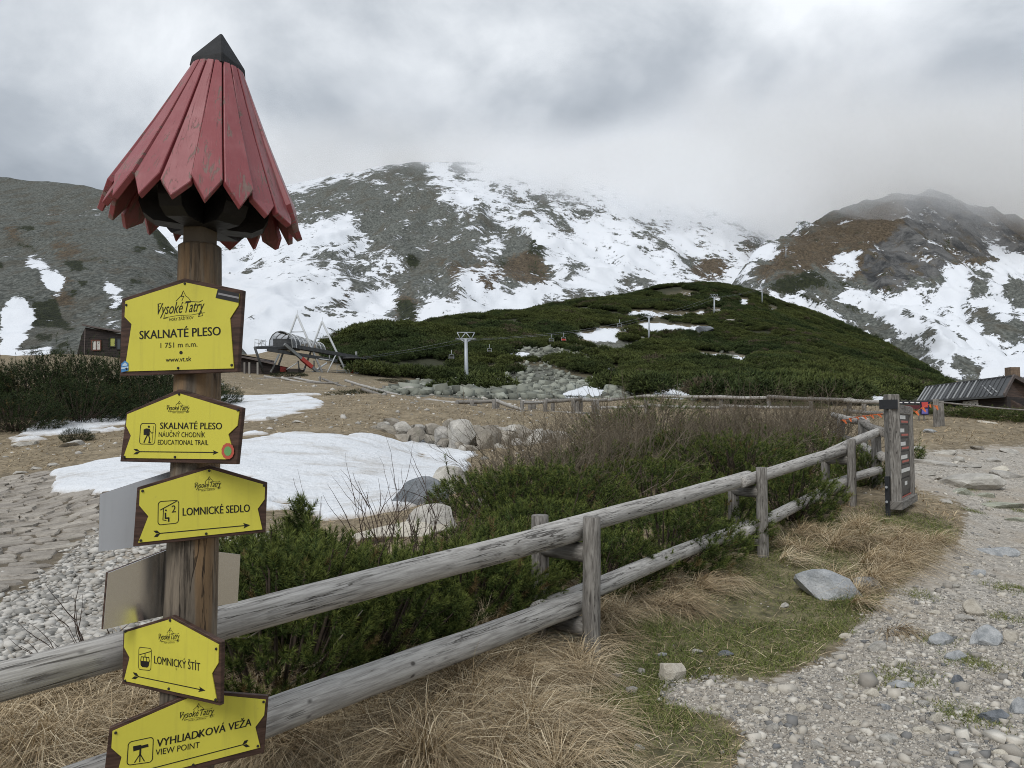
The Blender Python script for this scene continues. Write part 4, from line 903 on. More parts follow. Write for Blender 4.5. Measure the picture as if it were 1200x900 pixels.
# ================================================================== dark notice board by the path
def build_notice():
    M_PLAQ = mat_plastic('brown_plaque', (0.060, 0.052, 0.045), 0.5, 0.2); M_BLK = simple('black_steel', (0.02, 0.022, 0.025), 0.5, 0.2)
    n0 = at(1048, 590, 10.8); n1 = at(1066, 585, 12.1); d = Vector((n1.x - n0.x, n1.y - n0.y, 0)).normalized(); nr = Vector((d.y, -d.x, 0))
    n1 = n0 + d * 1.5
    g = gz(n0.x, n0.y); B = Vector((n0.x, n0.y, g)); root = empty('notice_board', B, label='grey timber notice board with brown plaques on black steel feet', cat='notice board')
    def L(p): return Vector(p) - B
    def up(p, h): return Vector((p.x, p.y, g + h))
    h0, h1 = 0.12, 1.56
    log = lambda nm, a, b, w, hh, m=M_POSTWOOD: beam_grain(nm, L(a), L(b), w, hh, m, root)
    log('post', up(n0, h0), up(n0, h1 + 0.12), 0.15, 0.17); log('post', up(n1, h0), up(n1, h1 - 0.03), 0.13, 0.15)
    log('top_beam', up(n0, h1 - 0.08) + d * 0.09, up(n1, h1 - 0.08) + d * 0.10, 0.13, 0.13); log('bottom_beam', up(n0, h0 + 0.02) - d * 0.12 + nr * 0.02, up(n1, h0 + 0.02) + d * 0.05 + nr * 0.02, 0.19, 0.12)
    beam_obj('back_panel', L(up(n0, (h0 + h1) / 2 - 0.02) + d * 0.06), L(up(n1, (h0 + h1) / 2 - 0.02) - d * 0.06), 0.05, h1 - h0 - 0.22, M_PLAQ, root)
    rnd = random.Random(5); M_W = M_WHITE_INK; M_R = M_STICK_RED
    for k in range(6):
        z = 1.36 - k * 0.195
        c0 = up(n0, z) + d * 0.11 + nr * 0.034; c1 = up(n1, z) - d * 0.10 + nr * 0.034
        pl = beam_obj('plaque', L(c0), L(c1), 0.016, 0.175, M_PLAQ, root)
        m = nr * 0.0095; w = (0.55, 0.42, 0.5, 0.62, 0.86, 0.2)[k]; s0 = 0.15 if k < 5 else 0.5
        bm = bmesh.new(); bm_beam(bm, L(c0 + (c1 - c0) * s0 + m + V(0, 0, .01)), L(c0 + (c1 - c0) * min(.95, s0 + w) + m + V(0, 0, .01)), 0.002, 0.055); bm_obj('white_lettering', bm, M_W, pl)
        if k in (0, 1, 2, 3):
            bm = bmesh.new(); bm_beam(bm, L(c0 + (c1 - c0) * .35 + m - V(0, 0, .055)), L(c0 + (c1 - c0) * .9 + m - V(0, 0, .055)), 0.002, 0.03); bm_obj('red_lettering', bm, M_R, pl)
    beam_obj('red_strip', L(up(n0, 0.215) + d * 0.11 + nr * 0.044), L(up(n1, 0.215) - d * 0.1 + nr * 0.044), 0.004, 0.018, M_R, root)
    for p, s in ((n0, -1), (n1, 1)):
        a = up(p, -0.12) + d * (-0.12 if s < 0 else 0.0) - nr * 0.06; fo = beam_obj('steel_foot', L(a), L(a + V(0, 0, 0.66)), 0.16, 0.05, M_BLK, root, up=tuple(nr))
        for hh in (0.30, 0.50):
            bm = bmesh.new(); q = L(a + V(0, 0, hh + .02)) - d * 0.085; bm_tube(bm, [q + V(-.02, -.03, 0), q + V(-.028, -.045, 0)], 0.018, 8); bm_obj('bolt', bm, M_STEEL, fo)
    q = up(n0, h1 - 0.02) - d * 0.085 - nr * 0.01; beam_obj('black_clamp', L(q - nr * 0.13), L(q + nr * 0.10), 0.06, 0.13, M_BLK, root)
def beam_grain(name, a, b, w, h, mat, parent, up=(0, 0, 1), bevel=0.008):
    o = beam_obj(name, a, b, w, h, mat, parent, up=up, bevel=bevel)
    d = (Vector(b) - Vector(a)).normalized(); x, y, _ = frame_from(d, up)
    for an, vals in (('lu', [v.co.dot(d) for v in o.data.vertices]), ('la', [v.co.dot(x) + v.co.dot(y) for v in o.data.vertices])):
        a_ = o.data.attributes.new(an, 'FLOAT', 'POINT'); a_.data.foreach_set('value', vals)
    return o
build_notice()

# ================================================================== huts
def mat_darkwood(name, a, b):
    t = NT(name); n = t.noise(t.pos((0.6, 0.6, 9)), 1.0, 5, 0.65, 0.3); n2 = t.noise(t.pos(), 2.0, 4, 0.6)
    t.base(t.mix(t.step(n, .3, .7), a, t.mix(n2, b, tuple(x * .6 for x in b)))); t.rough(0.85); t.bump(n, 0.5, 0.03); return t.m
M_DWOOD = mat_darkwood('dark_log_wall', (0.016, 0.014, 0.014), (0.060, 0.048, 0.044)); M_HROOF = mat_darkwood('grey_brown_roof', (0.09, 0.075, 0.07), (0.17, 0.145, 0.135))
M_PANE = mat_plastic('window_pane_whitish', (0.55, 0.54, 0.50), 0.2, 0.1); M_WFRAME = simple('window_frame_brown', (0.12, 0.045, 0.03), 0.6)  # plain whitish panes, brown frame
def mat_glass(name='window_glass', tint=(0.05, 0.06, 0.07), rough=0.08):
    t = NT(name); t.base(tint); t.rough(rough); t.b.inputs['Specular IOR Level'].default_value = 0.9; return t.m
M_DGLASS = mat_glass()
M_GREENPANE = mat_plastic('pane_yellow_green_reflection', (0.36, 0.38, 0.10), 0.25, 0.2)  # yellow-green reflection in the glass, put into the pane's colour
def wall_quad(name, pts, n, th, mat, parent, off):
    bm = bmesh.new(); bm_prism(bm, [Vector(p) - off for p in pts], -Vector(n) * th); return bm_obj(name, bm, mat, parent)
def window(parent, off, pl_o, nrm, x0, y0, x1, y1, fm, pm, nsplit=1, out=0.06):
    """a window cut as frame bars and panes on the wall plane, corners given as photo pixels"""
    o = pl_o + nrm * out; P = lambda x, y: on_plane(x, y, o, nrm)
    a, b, c, d = P(x0, y0), P(x1, y0), P(x1, y1), P(x0, y1); w = empty('window', (a + c) / 2 - off, parent); wo = (a + c) / 2
    for s, e in ((a, b), (b, c), (c, d), (d, a)): beam_obj('frame', s - wo, e - wo, 0.12, 0.12, fm, w)
    for k in range(nsplit):
        u0, u1 = k / nsplit, (k + 1) / nsplit; q = [a + (b - a) * u0, a + (b - a) * u1, d + (c - d) * u1, d + (c - d) * u0]
        bm = bmesh.new(); bm_prism(bm, [p - wo - nrm * 0.02 for p in q], -nrm * 0.02); bm_obj('pane', bm, pm, w)
        if k: beam_obj('mullion', q[0] - wo, q[3] - wo, 0.07, 0.07, fm, w)
def ZH(x, y): return (80 + x / 15.0, 370 + y / 15.0)
def build_left_hut():
    Y = 92.0; nrm = Vector((0.12, -1, 0)).normalized(); o = at(120, 400, Y); P = lambda x, y: on_plane(*ZH(x, y), o, nrm)
    B = P(600, 760); h = empty('mountain_hut', B, label='dark timber hut with sloping roof below the scree slope', cat='hut')
    back = -nrm * 7.0
    wall = [P(300, 205), P(1250, 385), P(1250, 790), P(290, 790)]
    bm = bmesh.new(); bm_prism(bm, [p - B for p in wall], back); bm_obj('wall', bm, M_DWOOD, h)
    bm = bmesh.new(); bm_prism(bm, [p - B for p in (P(298, 215), P(232, 345), P(130, 790), P(292, 790))], back * 0.8); bm_obj('lean_to', bm, M_DWOOD, h)
    lift = V(0, 0, 1.1); a, b = P(270, 180) - nrm * -0.5, P(1290, 372) - nrm * -0.5
    q = [a, b, b + back * 1.1 + lift, a + back * 1.1 + V(0, 0, .1)]
    bm = bmesh.new(); bm_prism(bm, [p - B for p in q], V(0, 0, 0.18)); bm_obj('roof', bm, M_HROOF, h)
    beam_obj('corner_post', P(300, 230) - B, P(283, 790) - B, 0.12, 0.12, M_HROOF, h)
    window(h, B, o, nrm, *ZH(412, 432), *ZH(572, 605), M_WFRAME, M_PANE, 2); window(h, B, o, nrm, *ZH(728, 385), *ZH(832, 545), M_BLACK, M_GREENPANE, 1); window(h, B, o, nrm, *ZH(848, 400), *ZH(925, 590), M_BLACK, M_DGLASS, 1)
build_left_hut()
def mat_metalroof():
    t = NT('dark_sheet_roof'); n = t.noise(t.pos((0.7, 0.7, 0.7)), 1.0, 5, 0.6); t.base(t.mix(n, (0.038, 0.04, 0.043), (0.095, 0.098, 0.10))); t.rough(0.5); t.b.inputs['Metallic'].default_value = 0.3; return t.m
def ZR(x, y): return (1060 + x / 8.571, 430 + y / 8.571)
def build_right_hut():
    Yf = 60.0; A0, A1 = at(*ZR(115, 345), 61), at(*ZR(1000, 285), 56.5); R0, R1 = at(*ZR(205, 205), 64.2), at(*ZR(1100, 92), 60.0)
    B = Vector(((A0.x + A1.x) / 2, 60, A0.z - 2.2)); h = empty('mountain_hut', B, label='dark hut with striped sheet roof and brick chimney beyond the hedge', cat='hut')
    M = mat_metalroof(); M_SEAM = simple('pale_seam', (0.25, 0.255, 0.255), 0.5); L = lambda p: Vector(p) - B
    K0, K1 = R0 + (R0 - A0) * Vector((1, 1, 0)) if False else R0 + Vector((R0.x - A0.x, R0.y - A0.y, A0.z - R0.z)), R1 + Vector((R1.x - A1.x + 2.5, R1.y - A1.y, A1.z - R1.z))
    roof = empty('roof', L((R0 + R1) / 2), h); ro = (R0 + R1) / 2
    nrm = (A1 - A0).cross(R0 - A0).normalized(); nrm = nrm if nrm.z > 0 else -nrm
    for nm, q in (('front_slope', (A0, A1, R1, R0)), ('back_slope', (R0, R1, K1, K0))):
        bm = bmesh.new(); bm_prism(bm, [p - ro for p in q], V(0, 0, -0.14)); bm_obj(nm, bm, M, roof)
    # standing seams
    for k, u in enumerate((0.02, .06, .10, .145, .19, .235, .285, .33, .37, .405, .44, .48, .52, .56, .60, .635, .68, .72, .77, .82, .87, .92)):
        a = A0 + (A1 - A0) * u; b = R0 + (R1 - R0) * u; bright = k in (0, 1, 2, 4, 5, 6, 8, 10, 12, 14)
        beam_obj('seam', a + nrm * .04 - ro, b + nrm * .04 - ro, 0.10 if bright else 0.07, 0.07, M_SEAM if bright else M, roof, up=tuple(nrm))
    for s, e in (((875, 275), (750, 158)), ((930, 255), (800, 145))):
        beam_obj('valley_strip', on_plane(*ZR(*s), A0 + nrm * .06, nrm) - ro, on_plane(*ZR(*e), A0 + nrm * .06, nrm) - ro, 0.10, 0.06, M_SEAM, roof, up=tuple(nrm))
    beam_obj('ridge_cap', R0 - ro + V(0, 0, .05), R1 - ro + V(0, 0, .05), 0.2, 0.1, M, roof); beam_obj('verge_board', A1 - ro, R1 - ro, 0.12, 0.3, M_HROOF, roof); beam_obj('verge_board', R1 - ro, K1 - ro, 0.12, 0.3, M_HROOF, roof)
    ch = at(*ZR(1083, 50), 61.5); chm = beam_obj('chimney', Vector((ch.x, ch.y, ch.z - 2.2)) - ro, Vector((ch.x, ch.y, at(0, ZR(0, 5)[1], 61.5).z)) - ro, 0.75, 0.75, simple('chimney_brick', (0.17, 0.125, 0.09), 0.9, 0.3, 6), roof)
    wn = Vector((A1.y - A0.y, -(A1.x - A0.x), 0)).normalized(); wn = wn if wn.y < 0 else -wn; ins = -wn * 0.7
    def wl(u, dz): p = A0 + (A1 - A0) * u + ins; return Vector((p.x, p.y, p.z + dz))
    bm = bmesh.new(); bm_prism(bm, [L(wl(.03, -0.05)), L(wl(1.0, -0.05)), L(wl(1.0, -3.0)), L(wl(.03, -3.0))], -wn * 4.5); bm_obj('wall', bm, M_DWOOD, h)
    # gable wall to the right
    g0, g1 = wl(0.99, 0.0), Vector((K1.x, K1.y, A1.z)); bm = bmesh.new(); e = (g1 - g0) * Vector((1, 1, 0)); gn = Vector((e.y, -e.x, 0)).normalized()
    bm_prism(bm, [L(g0 + V(0, 0, -3)), L(g1 + V(0, 0, -3)), L(g1), L(R1 - V(0, 0, .2) - gn * .4), L(g0)], -gn * 0.3 if gn.y < 0 else gn * 0.3); bm_obj('gable', bm, mat_darkwood('gable_boards', (0.03, 0.02, 0.016), (0.11, 0.07, 0.05)), h)
    po = wl(.5, 0); white = simple('white_panel', (0.62, 0.61, 0.58), 0.6)
    q = [on_plane(*ZR(*p), po + wn * .05, wn) for p in ((585, 348), (738, 332), (738, 396), (585, 400))]
    bm = bmesh.new(); bm_prism(bm, [L(p) for p in q], -wn * 0.1); bm_obj('white_panel', bm, white, h)
    for x in (612, 655, 697): window(h, B, po, wn, *ZR(x, 362), *ZR(x + 32, 392), white, M_DGLASS, 1, out=0.10)
    window(h, B, po, wn, *ZR(480, 345), *ZR(535, 390), M_BLACK, M_DGLASS, 1, out=0.08)
build_right_hut()
def build_shed():
    Y = 104; B = at(300, 437, Y); s = empty('timber_shed', B, label='low dark shed tucked under the lift platform', cat='shed'); Z = lambda x, y, q=0: at(280 + x / 7.5, 360 + y / 7.5, Y + q) - B
    bm = bmesh.new(); bm_prism(bm, [Z(-60, 440), Z(60, 445), Z(290, 500), Z(290, 590), Z(-60, 590)], V(0.5, 6, 0)); bm_obj('wall', bm, M_DWOOD, s)
    bm = bmesh.new(); bm_prism(bm, [Z(-75, 425, -.6), Z(40, 432, -.6), Z(310, 492, -.6), Z(310, 470, 5), Z(40, 420, 5), Z(-75, 420, 5)], V(0, 0, -0.2)); bm_obj('roof', bm, M_HROOF, s)
    for x in (50, 92, 165): beam_obj('post', Z(x, 485, -1.5), Z(x, 600, -1.5), 0.22, 0.22, M_POSTWOOD, s)
    bm = bmesh.new(); bm_prism(bm, [Z(425, 540, 1), Z(520, 540, 1), Z(520, 600, 1), Z(425, 600, 1)], V(0, 3, 0)); bm_obj('annex_wall', bm, M_DWOOD, s)
build_shed()
M_LIFTRED = simple('red_lift_paint', (0.42, 0.06, 0.045), 0.5, 0.2)
# ================================================================== chairlift station
def build_station():
    B = at(360, 441, 108); st = empty('chairlift_station', B, label='steel chairlift station with A-frames and arched canopy', cat='lift station')
    def S(x, y, dy=0.0): return at(280 + x / 7.5, 360 + y / 7.5, 102 + x / 1040 * 14 + dy) - B
    M_FR = simple('pale_grey_steel', (0.50, 0.52, 0.53), 0.5, 0.12, 2); M_DK = simple('dark_steel', (0.055, 0.058, 0.06), 0.55, 0.3, 2); M_MID = simple('grey_steel', (0.20, 0.21, 0.21), 0.5, 0.2, 2); red = M_LIFTRED
    T = lambda nm, a, b, r, m, par=st: tube_obj(nm, [a, b], r, m, par, 8)
    for k, (ap, f, bk, t0, t1) in enumerate((((510, 65), (752, 622), (330, 560), (465, 218), (560, 215)), ((730, 125), (972, 632), (560, 585), (690, 275), (790, 268)))):
        fr = empty('a_frame', S(ap[0], ap[1]), st); o = S(ap[0], ap[1])
        T('leg', S(*ap) - o, S(*f, -2.5) - o, 0.15, M_FR, fr); T('leg', S(*ap) - o, S(*bk, 3.5) - o, 0.15, M_FR, fr); T('tie', S(*t0, 1.2) - o, S(*t1, -.6) - o, 0.07, M_FR, fr)
        T('mast', S(*ap) - o, S(ap[0] + 6, ap[1] - 38) - o, 0.03, M_FR, fr)
    # platform deck
    q = [S(135, 345, -1.5), S(480, 345, -1.5), S(850, 410, -1.5), S(850, 400, 3.5), S(480, 338, 3.5), S(230, 338, 3.5)]
    bm = bmesh.new(); bm_prism(bm, q, V(0, 0, -0.35)); bm_obj('deck', bm, M_DK, st)
    for dy in (-1.6, 1.0):
        beam_obj('girder', S(410, 330, dy), S(1045, 442, dy), 0.3, 0.5, M_DK, st); beam_obj('girder', S(250, 372, dy), S(860, 470, dy), 0.3, 0.45, M_DK, st)
    db = beam_obj('main_strut', S(400, 325, -2.2), S(745, 612, -2.2), 0.34, 0.4, M_MID, st); beam_obj('red_sleeve', S(548, 449, -2.2), S(640, 526, -2.2), 0.46, 0.52, red, db)
    for a, b, r, m in (((138, 350), (215, 575), .17, M_DK), ((352, 415), (278, 575), .15, M_MID), ((605, 600), (772, 490), .13, M_FR), ((765, 602), (850, 420), .10, M_FR), ((420, 548), (522, 482), .07, M_FR), ((520, 470), (535, 590), .10, M_DK), ((660, 470), (660, 540), .09, M_DK), ((795, 420), (795, 470), .09, M_MID), ((700, 452), (830, 470), .09, M_FR), ((530, 540), (760, 550), .04, M_MID), ((760, 550), (960, 560), .04, M_MID)):
        T('brace', S(*a, -1.8), S(*b, -1.8), r, m)
    # work cage
    cage = empty('work_cage', S(915, 570), st); co = S(915, 570)
    for x in (862, 915, 970): T('upright', S(x, 505, -2.8) - co, S(x, 635, -2.8) - co, 0.045, M_MID, cage)
    for y in (508, 560, 625): T('rung', S(862, y, -2.8) - co, S(970, y, -2.8) - co, 0.04, M_MID, cage)
    # railings
    rl = empty('railing', S(185, 310), st); ro = S(185, 310)
    for x in (140, 170, 200, 232): T('upright', S(x, 282, -1.2) - ro, S(x, 345, -1.2) - ro, 0.04, M_FR, rl)
    for y in (282, 312): T('rung', S(138, y, -1.2) - ro, S(234, y + 14, -1.2) - ro, 0.04, M_FR, rl)
    # return wheel end
    T('tension_post', S(1030, 390, -1), S(1032, 445, -1), 0.16, M_MID); bm = bmesh.new(); bm_tube(bm, [S(1000, 448, -1), S(1000, 460, -1)], [2.2, 2.2], 20); bm_obj('bull_wheel', bm, M_DK, st)
    T('red_white_strut', S(1040, 460, -1.5), S(992, 575, -2), 0.17, red); T('strut', S(1040, 455, -1.5), S(1022, 500, -1.7), 0.18, M_FR)
    bm = bmesh.new(); bm_prism(bm, [S(955, 600, -2), S(1035, 565, -2), S(1065, 570, -2), S(1030, 605, -2), S(975, 635, -2)], V(0, 1.2, 0)); bm_obj('white_cover', bm, M_FR, st)
    bm = bmesh.new(); bm_prism(bm, [S(335, 520, 0), S(400, 522, 0), S(396, 568, 0), S(335, 566, 0)], V(0, 1, 0)); bm_obj('red_box', bm, red, st)
    # arched canopy
    can = empty('canopy', S(480, 340), st); co = S(480, 340); N = 8; rings = []
    for i in range(N + 1):
        t = i / N; cx, cy_ = 367 + (690 - 367) * t, 356 + (388 - 356) * t; hw = 104 - 34 * t; hh = 146 - 66 * t; row = []
        for k in range(9):
            a = pi * k / 8
            row.append(at(280 + (cx - hw * cos(a)) / 7.5, 360 + (cy_ - hh * sin(a) ** 0.8) / 7.5, 102 + cx / 1040 * 14 + 1.7 * cos(a) + t * 7) - B - co)
        rings.append(row)
    gl = NT('canopy_glazing'); gl.base((0.22, 0.24, 0.26)); gl.rough(0.15); gl.b.inputs['Alpha'].default_value = 0.45; gl.b.inputs['Specular IOR Level'].default_value = 0.7
    for i in range(N):
        for nm, k0, k1, m in (('glazing_panel', 0, 3, gl.m), ('roof_panel', 3, 5, M_DK if i < 2 else gl.m), ('glazing_panel', 5, 8, gl.m)):
            bm = bmesh.new(); va = [[bm.verts.new(p) for p in r[k0:k1 + 1]] for r in (rings[i], rings[i + 1])]
            for k in range(k1 - k0): bm.faces.new((va[0][k], va[0][k + 1], va[1][k + 1], va[1][k]))
            r_ = bmesh.ops.solidify(bm, geom=bm.faces[:], thickness=0.03); bm_obj(nm, bm, m, can)
    for i in range(N + 1):
        bm = bmesh.new(); bm_tube(bm, rings[i], 0.075, 6); bm_obj('rib', bm, M_FR if i else M_MID, can)
    bm = bmesh.new(); bm_box(bm, S(420, 330, 1), (3.2, 2.2, 1.5)); bm_obj('drive_housing', bm, M_DK, st)
build_station()

# ================================================================== lift pylons, cables and chairs
M_PYL = simple('pylon_zinc', (0.40, 0.43, 0.46), 0.5, 0.12, 1.5, metal=0.3)
_bvh = {}
def scene_hit(px, py, names):
    d = Vector(ray(px, py)).normalized(); best = None
    for n in names:
        if n not in _bvh:
            me = bpy.data.objects[n].data; _bvh[n] = BVHTree.FromPolygons([v.co for v in me.vertices], [tuple(p.vertices) for p in me.polygons])
        h = _bvh[n].ray_cast(Vector((0, 0, EYE)), d)
        if h[0] is not None and (best is None or h[3] < best[1]): best = (h[0], h[3])
    return best[0] if best else None
HEADS = []
def pylon(px, ytop, ybase, Y, lab, rr=1.0):
    b = at(px, ybase, Y)
    top = at(px - 1 if px < 600 else px, ytop, Y); H = top.z - b.z; s = H / 8.0
    g = min(gz(b.x, b.y), b.z) if Y < 450 else b.z
    p = empty('lift_pylon', (b.x, b.y, g), label=lab, cat='pylon', group='chairlift pylons on the hillside'); o = Vector((b.x, b.y, g))
    hd = Vector((top.x, top.y, top.z - 0.9 * s)); tube_obj('mast', [Vector((b.x, b.y, g - 0.5)) - o, hd - o], [0.30 * s * rr, 0.22 * s * rr], M_PYL, p, 10)
    w = 1.35 * s; u = 0.95 * s; lo, hi = hd - o, hd - o + V(0, 0, u)
    head = empty('head_frame', hd - o, p); q = hd - o
    def seg(nm, a, b_, r=0.09): tube_obj(nm, [a - q, b_ - q], max(r * s, 0.07) * rr, M_PYL, head, 6)
    seg('crossarm', lo + V(-w * .62, 0, 0), lo + V(w * .62, 0, 0), .12); seg('top_bar', hi + V(-w * .9, 0, 0), hi + V(w * .9, 0, 0), .06)
    for a, b_ in ((-.9, -.55), (0, -.55), (0, .55), (.9, .55)): seg('diagonal', hi + V(w * a, 0, 0), lo + V(w * b_, 0, 0), .06)
    seg('bracket', lo + V(-w * .6, 0, 0), lo + V(0, 0, -.45 * s), .09); seg('bracket', lo + V(w * .6, 0, 0), lo + V(0, 0, -.45 * s), .09)
    hs = []
    for sg in (-1, 1):
        c = lo + V(sg * w * .98, 0, .05 * s); bm = bmesh.new(); bm_beam(bm, c - V(0, 1.0 * s, .1) - q, c + V(0, 1.0 * s, .1) - q, .14 * s, .28 * s); bm_obj('sheave_train', bm, simple('sheave', (0.12, 0.12, 0.12), .6), head); seg('outrigger', lo + V(sg * w * .6, 0, 0), c, .08); hs.append(o + c + V(0, 0, -.2 * s))
    HEADS.append(hs)
pylon(547, 390, 457, 110, 'nearest and largest steel lift pylon above the rubble')
pylon(760.5, 367, 402, 240, 'lift pylon standing beside the second strip of snow'); pylon(837, 345, 373, 300, 'lift pylon behind the grey rock on the pine hill'); pylon(893, 336, 352, 365, 'lift pylon at the top edge of the pine hill')
M3N = ['mountain_rocky_peak', 'mountain_middle']
for px, yt, yb, lab in ((921, 287, 303, 'lowest of the three tiny pylons on the rocky ridge'), (936, 259, 275, 'middle one of the three tiny pylons on the rocky ridge'), (947, 241, 256, 'highest tiny pylon fading into the cloud')):
    h = scene_hit(px, yb, M3N); pylon(px, yt, yb, h.y, lab, 0.8)
cab = empty('lift_cable', HEADS[0][0], label='twin haul cables strung between the lift pylons', cat='cable')
s0 = [at(416, 420, 113), at(418, 421, 117)]
for sd_ in (0, 1):
    pts = [s0[sd_]] + [h[sd_] for h in HEADS[:4]] + [HEADS[4][sd_], HEADS[5][sd_], HEADS[6][sd_]]
    full = []
    for a, b in zip(pts[:-1], pts[1:]):
        for k in range(8): t = k / 8; full.append(a.lerp(b, t) - V(0, 0, 4 * t * (1 - t) * (b - a).length * 0.008) - HEADS[0][0])
    tube_obj('rope', full + [pts[-1] - HEADS[0][0]], 0.022, M_DGLASS, cab, 5)
def chair(px, py, Y, lab, mat, k):
    c = at(px, py, Y); r = empty('lift_chair', c, label=lab, cat='lift chair', group='chairs on the lift cable'); s = k
    tube_obj('hanger', [V(0, 0, 1.9) * s, V(0.05, 0, 1.0) * s, V(-.3, 0, .75) * s], 0.05 * s, M_PYL, r, 6)
    for x in (-.55, .55): tube_obj('side_frame', [V(x * .9, .1, .8) * s, V(x, .25, .35) * s, V(x, .1, 0) * s, V(x, -.35, -.02) * s], 0.05 * s, M_PYL, r, 6)
    tube_obj('top_bar', [V(-.5, .1, .8) * s, V(.5, .1, .8) * s], 0.05 * s, M_PYL, r, 6)
    bm = bmesh.new(); bm_box(bm, V(0, -.1, 0) * s, V(1.1, .45, .07) * s); bm_obj('seat', bm, mat, r); bm = bmesh.new(); bm_box(bm, V(0, .2, .3) * s, V(1.05, .05, .28) * s); bm_obj('backrest', bm, mat, r)
M_SEAT = simple('grey_seat', (0.10, 0.10, 0.10), .6)
chair(529, 420, 105, 'lift chair hanging just before the nearest pylon', M_SEAT, .62); chair(573.5, 412, 122, 'lift chair hanging just past the nearest pylon', M_SEAT, .62); chair(646, 400, 160, 'grey lift chair next to the red one', M_SEAT, .8); chair(660.5, 399, 158, 'single red lift chair above the rubble', M_LIFTRED, .85); chair(726, 383, 215, 'tiny lift chair before the second pylon', M_SEAT, 1.1)

# ================================================================== bunting and banner by the trail
def bunting():
    M_OR = simple('orange_plastic', (0.52, 0.12, 0.03), .5)
    def string(pts, Y, lab, n, size):
        P = [at(x, y, Yk) for (x, y), Yk in zip(pts, Y)]; B = P[0]; r = empty('pennant_string', B, label=lab, cat='bunting')
        tube_obj('cord', [p - B for p in P], 0.008, M_OR, r, 5)
        L = len(P) - 1; rnd = random.Random(n)
        for k in range(n):
            t = (k + .5) / n * L; i = min(int(t), L - 1); p = P[i].lerp(P[i + 1], t - i) - B; w = size * rnd.uniform(.8, 1.2); sw = rnd.uniform(-.5, .5) * w
            bm = bmesh.new(); bm_prism(bm, [p + V(-w / 2, 0, 0), p + V(w / 2, 0, 0), p + V(w * .35 + sw, -.06, -w * 1.1), p + V(-w * .05 + sw, -.08, -w * 1.35)], V(.01, .02, .01)); bm_obj('pennant', bm, M_OR, r)
    string([(985, 493), (1008, 488), (1034, 485)], (16, 15, 14), 'orange pennants strung by the corner of the log fence', 6, 0.055)
    string([(1062, 480), (1074, 482), (1088, 474), (1100, 476)], (22, 22.5, 23, 24), 'orange pennants strung next to the blue and red banner', 5, 0.09)
    c = at(1084, 484, 26); b = empty('event_banner', (c.x, c.y, gz(c.x, c.y)), label='small dark blue and red banner on a stand before the hut', cat='banner'); o = b.location.copy()
    Q = lambda x, y, q=0.0: at(*ZR(x, y), 26 + q) - o
    bm = bmesh.new(); bm_prism(bm, [Q(166, 348), Q(245, 348), Q(245, 482), Q(166, 482)], V(0, .04, 0)); bm_obj('blue_panel', bm, mat_plastic('navy_panel', (0.02, 0.02, 0.08)), b)
    bm = bmesh.new(); bm_prism(bm, [Q(172, 355, -.03), Q(235, 352, -.03), Q(236, 405, -.03), Q(178, 410, -.03)], V(0, .02, 0)); bm_obj('red_print', bm, mat_plastic('red_print', (0.55, 0.07, 0.06)), b)
    bm = bmesh.new(); bm_prism(bm, [Q(175, 420, -.03), Q(232, 420, -.03), Q(232, 470, -.03), Q(175, 470, -.03)], V(0, .02, 0)); bm_obj('lilac_print', bm, mat_plastic('lilac_print', (0.16, 0.14, 0.42)), b)
    bm = bmesh.new(); bm_prism(bm, [Q(-80, 344), Q(160, 348), Q(160, 378), Q(-80, 376)], V(0, .06, 0)); bm_obj('dark_board', bm, mat_plastic('dark_board', (0.02, 0.02, 0.03)), b)
    for x in (-60, 0, 60, 115):
        bm = bmesh.new(); bm_prism(bm, [Q(x, 352, -.04), Q(x + 38, 353, -.04), Q(x + 38, 364, -.04), Q(x, 363, -.04)], V(0, .02, 0)); bm_obj('pale_print', bm, M_WHITE_INK, b)
    for x in (-70, 150, 205):
        p = Q(x, 480); tube_obj('stake', [Vector((p.x, p.y + .05, -.2)), Vector((p.x, p.y + .05, Q(x, 350).z))], 0.03, M_POSTWOOD, b, 6)
    bm = bmesh.new(); bm_prism(bm, [Q(-80, 385), Q(160, 385), Q(160, 420), Q(-80, 418)], V(0, .05, 0)); bm_obj('maroon_board', bm, mat_plastic('maroon_board', (0.10, 0.02, 0.025)), b)
bunting()
# ================================================================== snow lying near the huts
def mat_snow():
    t = NT('old_snow'); p = t.pos(); n = t.noise(p, 0.8, 6, 0.65); n2 = t.noise(p, 6, 5, 0.6); n3 = t.noise(t.pos((0.9, 1.3, 1)), 0.8, 8, 0.72)
    c = t.mix(n, (0.66, 0.69, 0.725), (0.765, 0.785, 0.81)); c = t.mix(t.math('MULTIPLY', t.step(n3, 0.46, 0.70), 0.7), c, (0.42, 0.39, 0.345))
    e = t.attr('edge'); c = t.mix(t.math('MULTIPLY', t.step(t.math('ADD', e, t.math('MULTIPLY_ADD', n2, .5, -.25)), 0.85, 0.35), 0.75), c, (0.36, 0.31, 0.25))
    sp = t.noise(p, 22, 4, 0.7); c = t.mix(t.math('MULTIPLY', t.step(sp, 0.62, 0.70), 0.55), c, (0.22, 0.19, 0.15))
    t.base(c); t.rough(0.75); t.bump(t.math('ADD', n2, t.math('MULTIPLY', n, 1.5)), 0.8, 0.09); return t.m
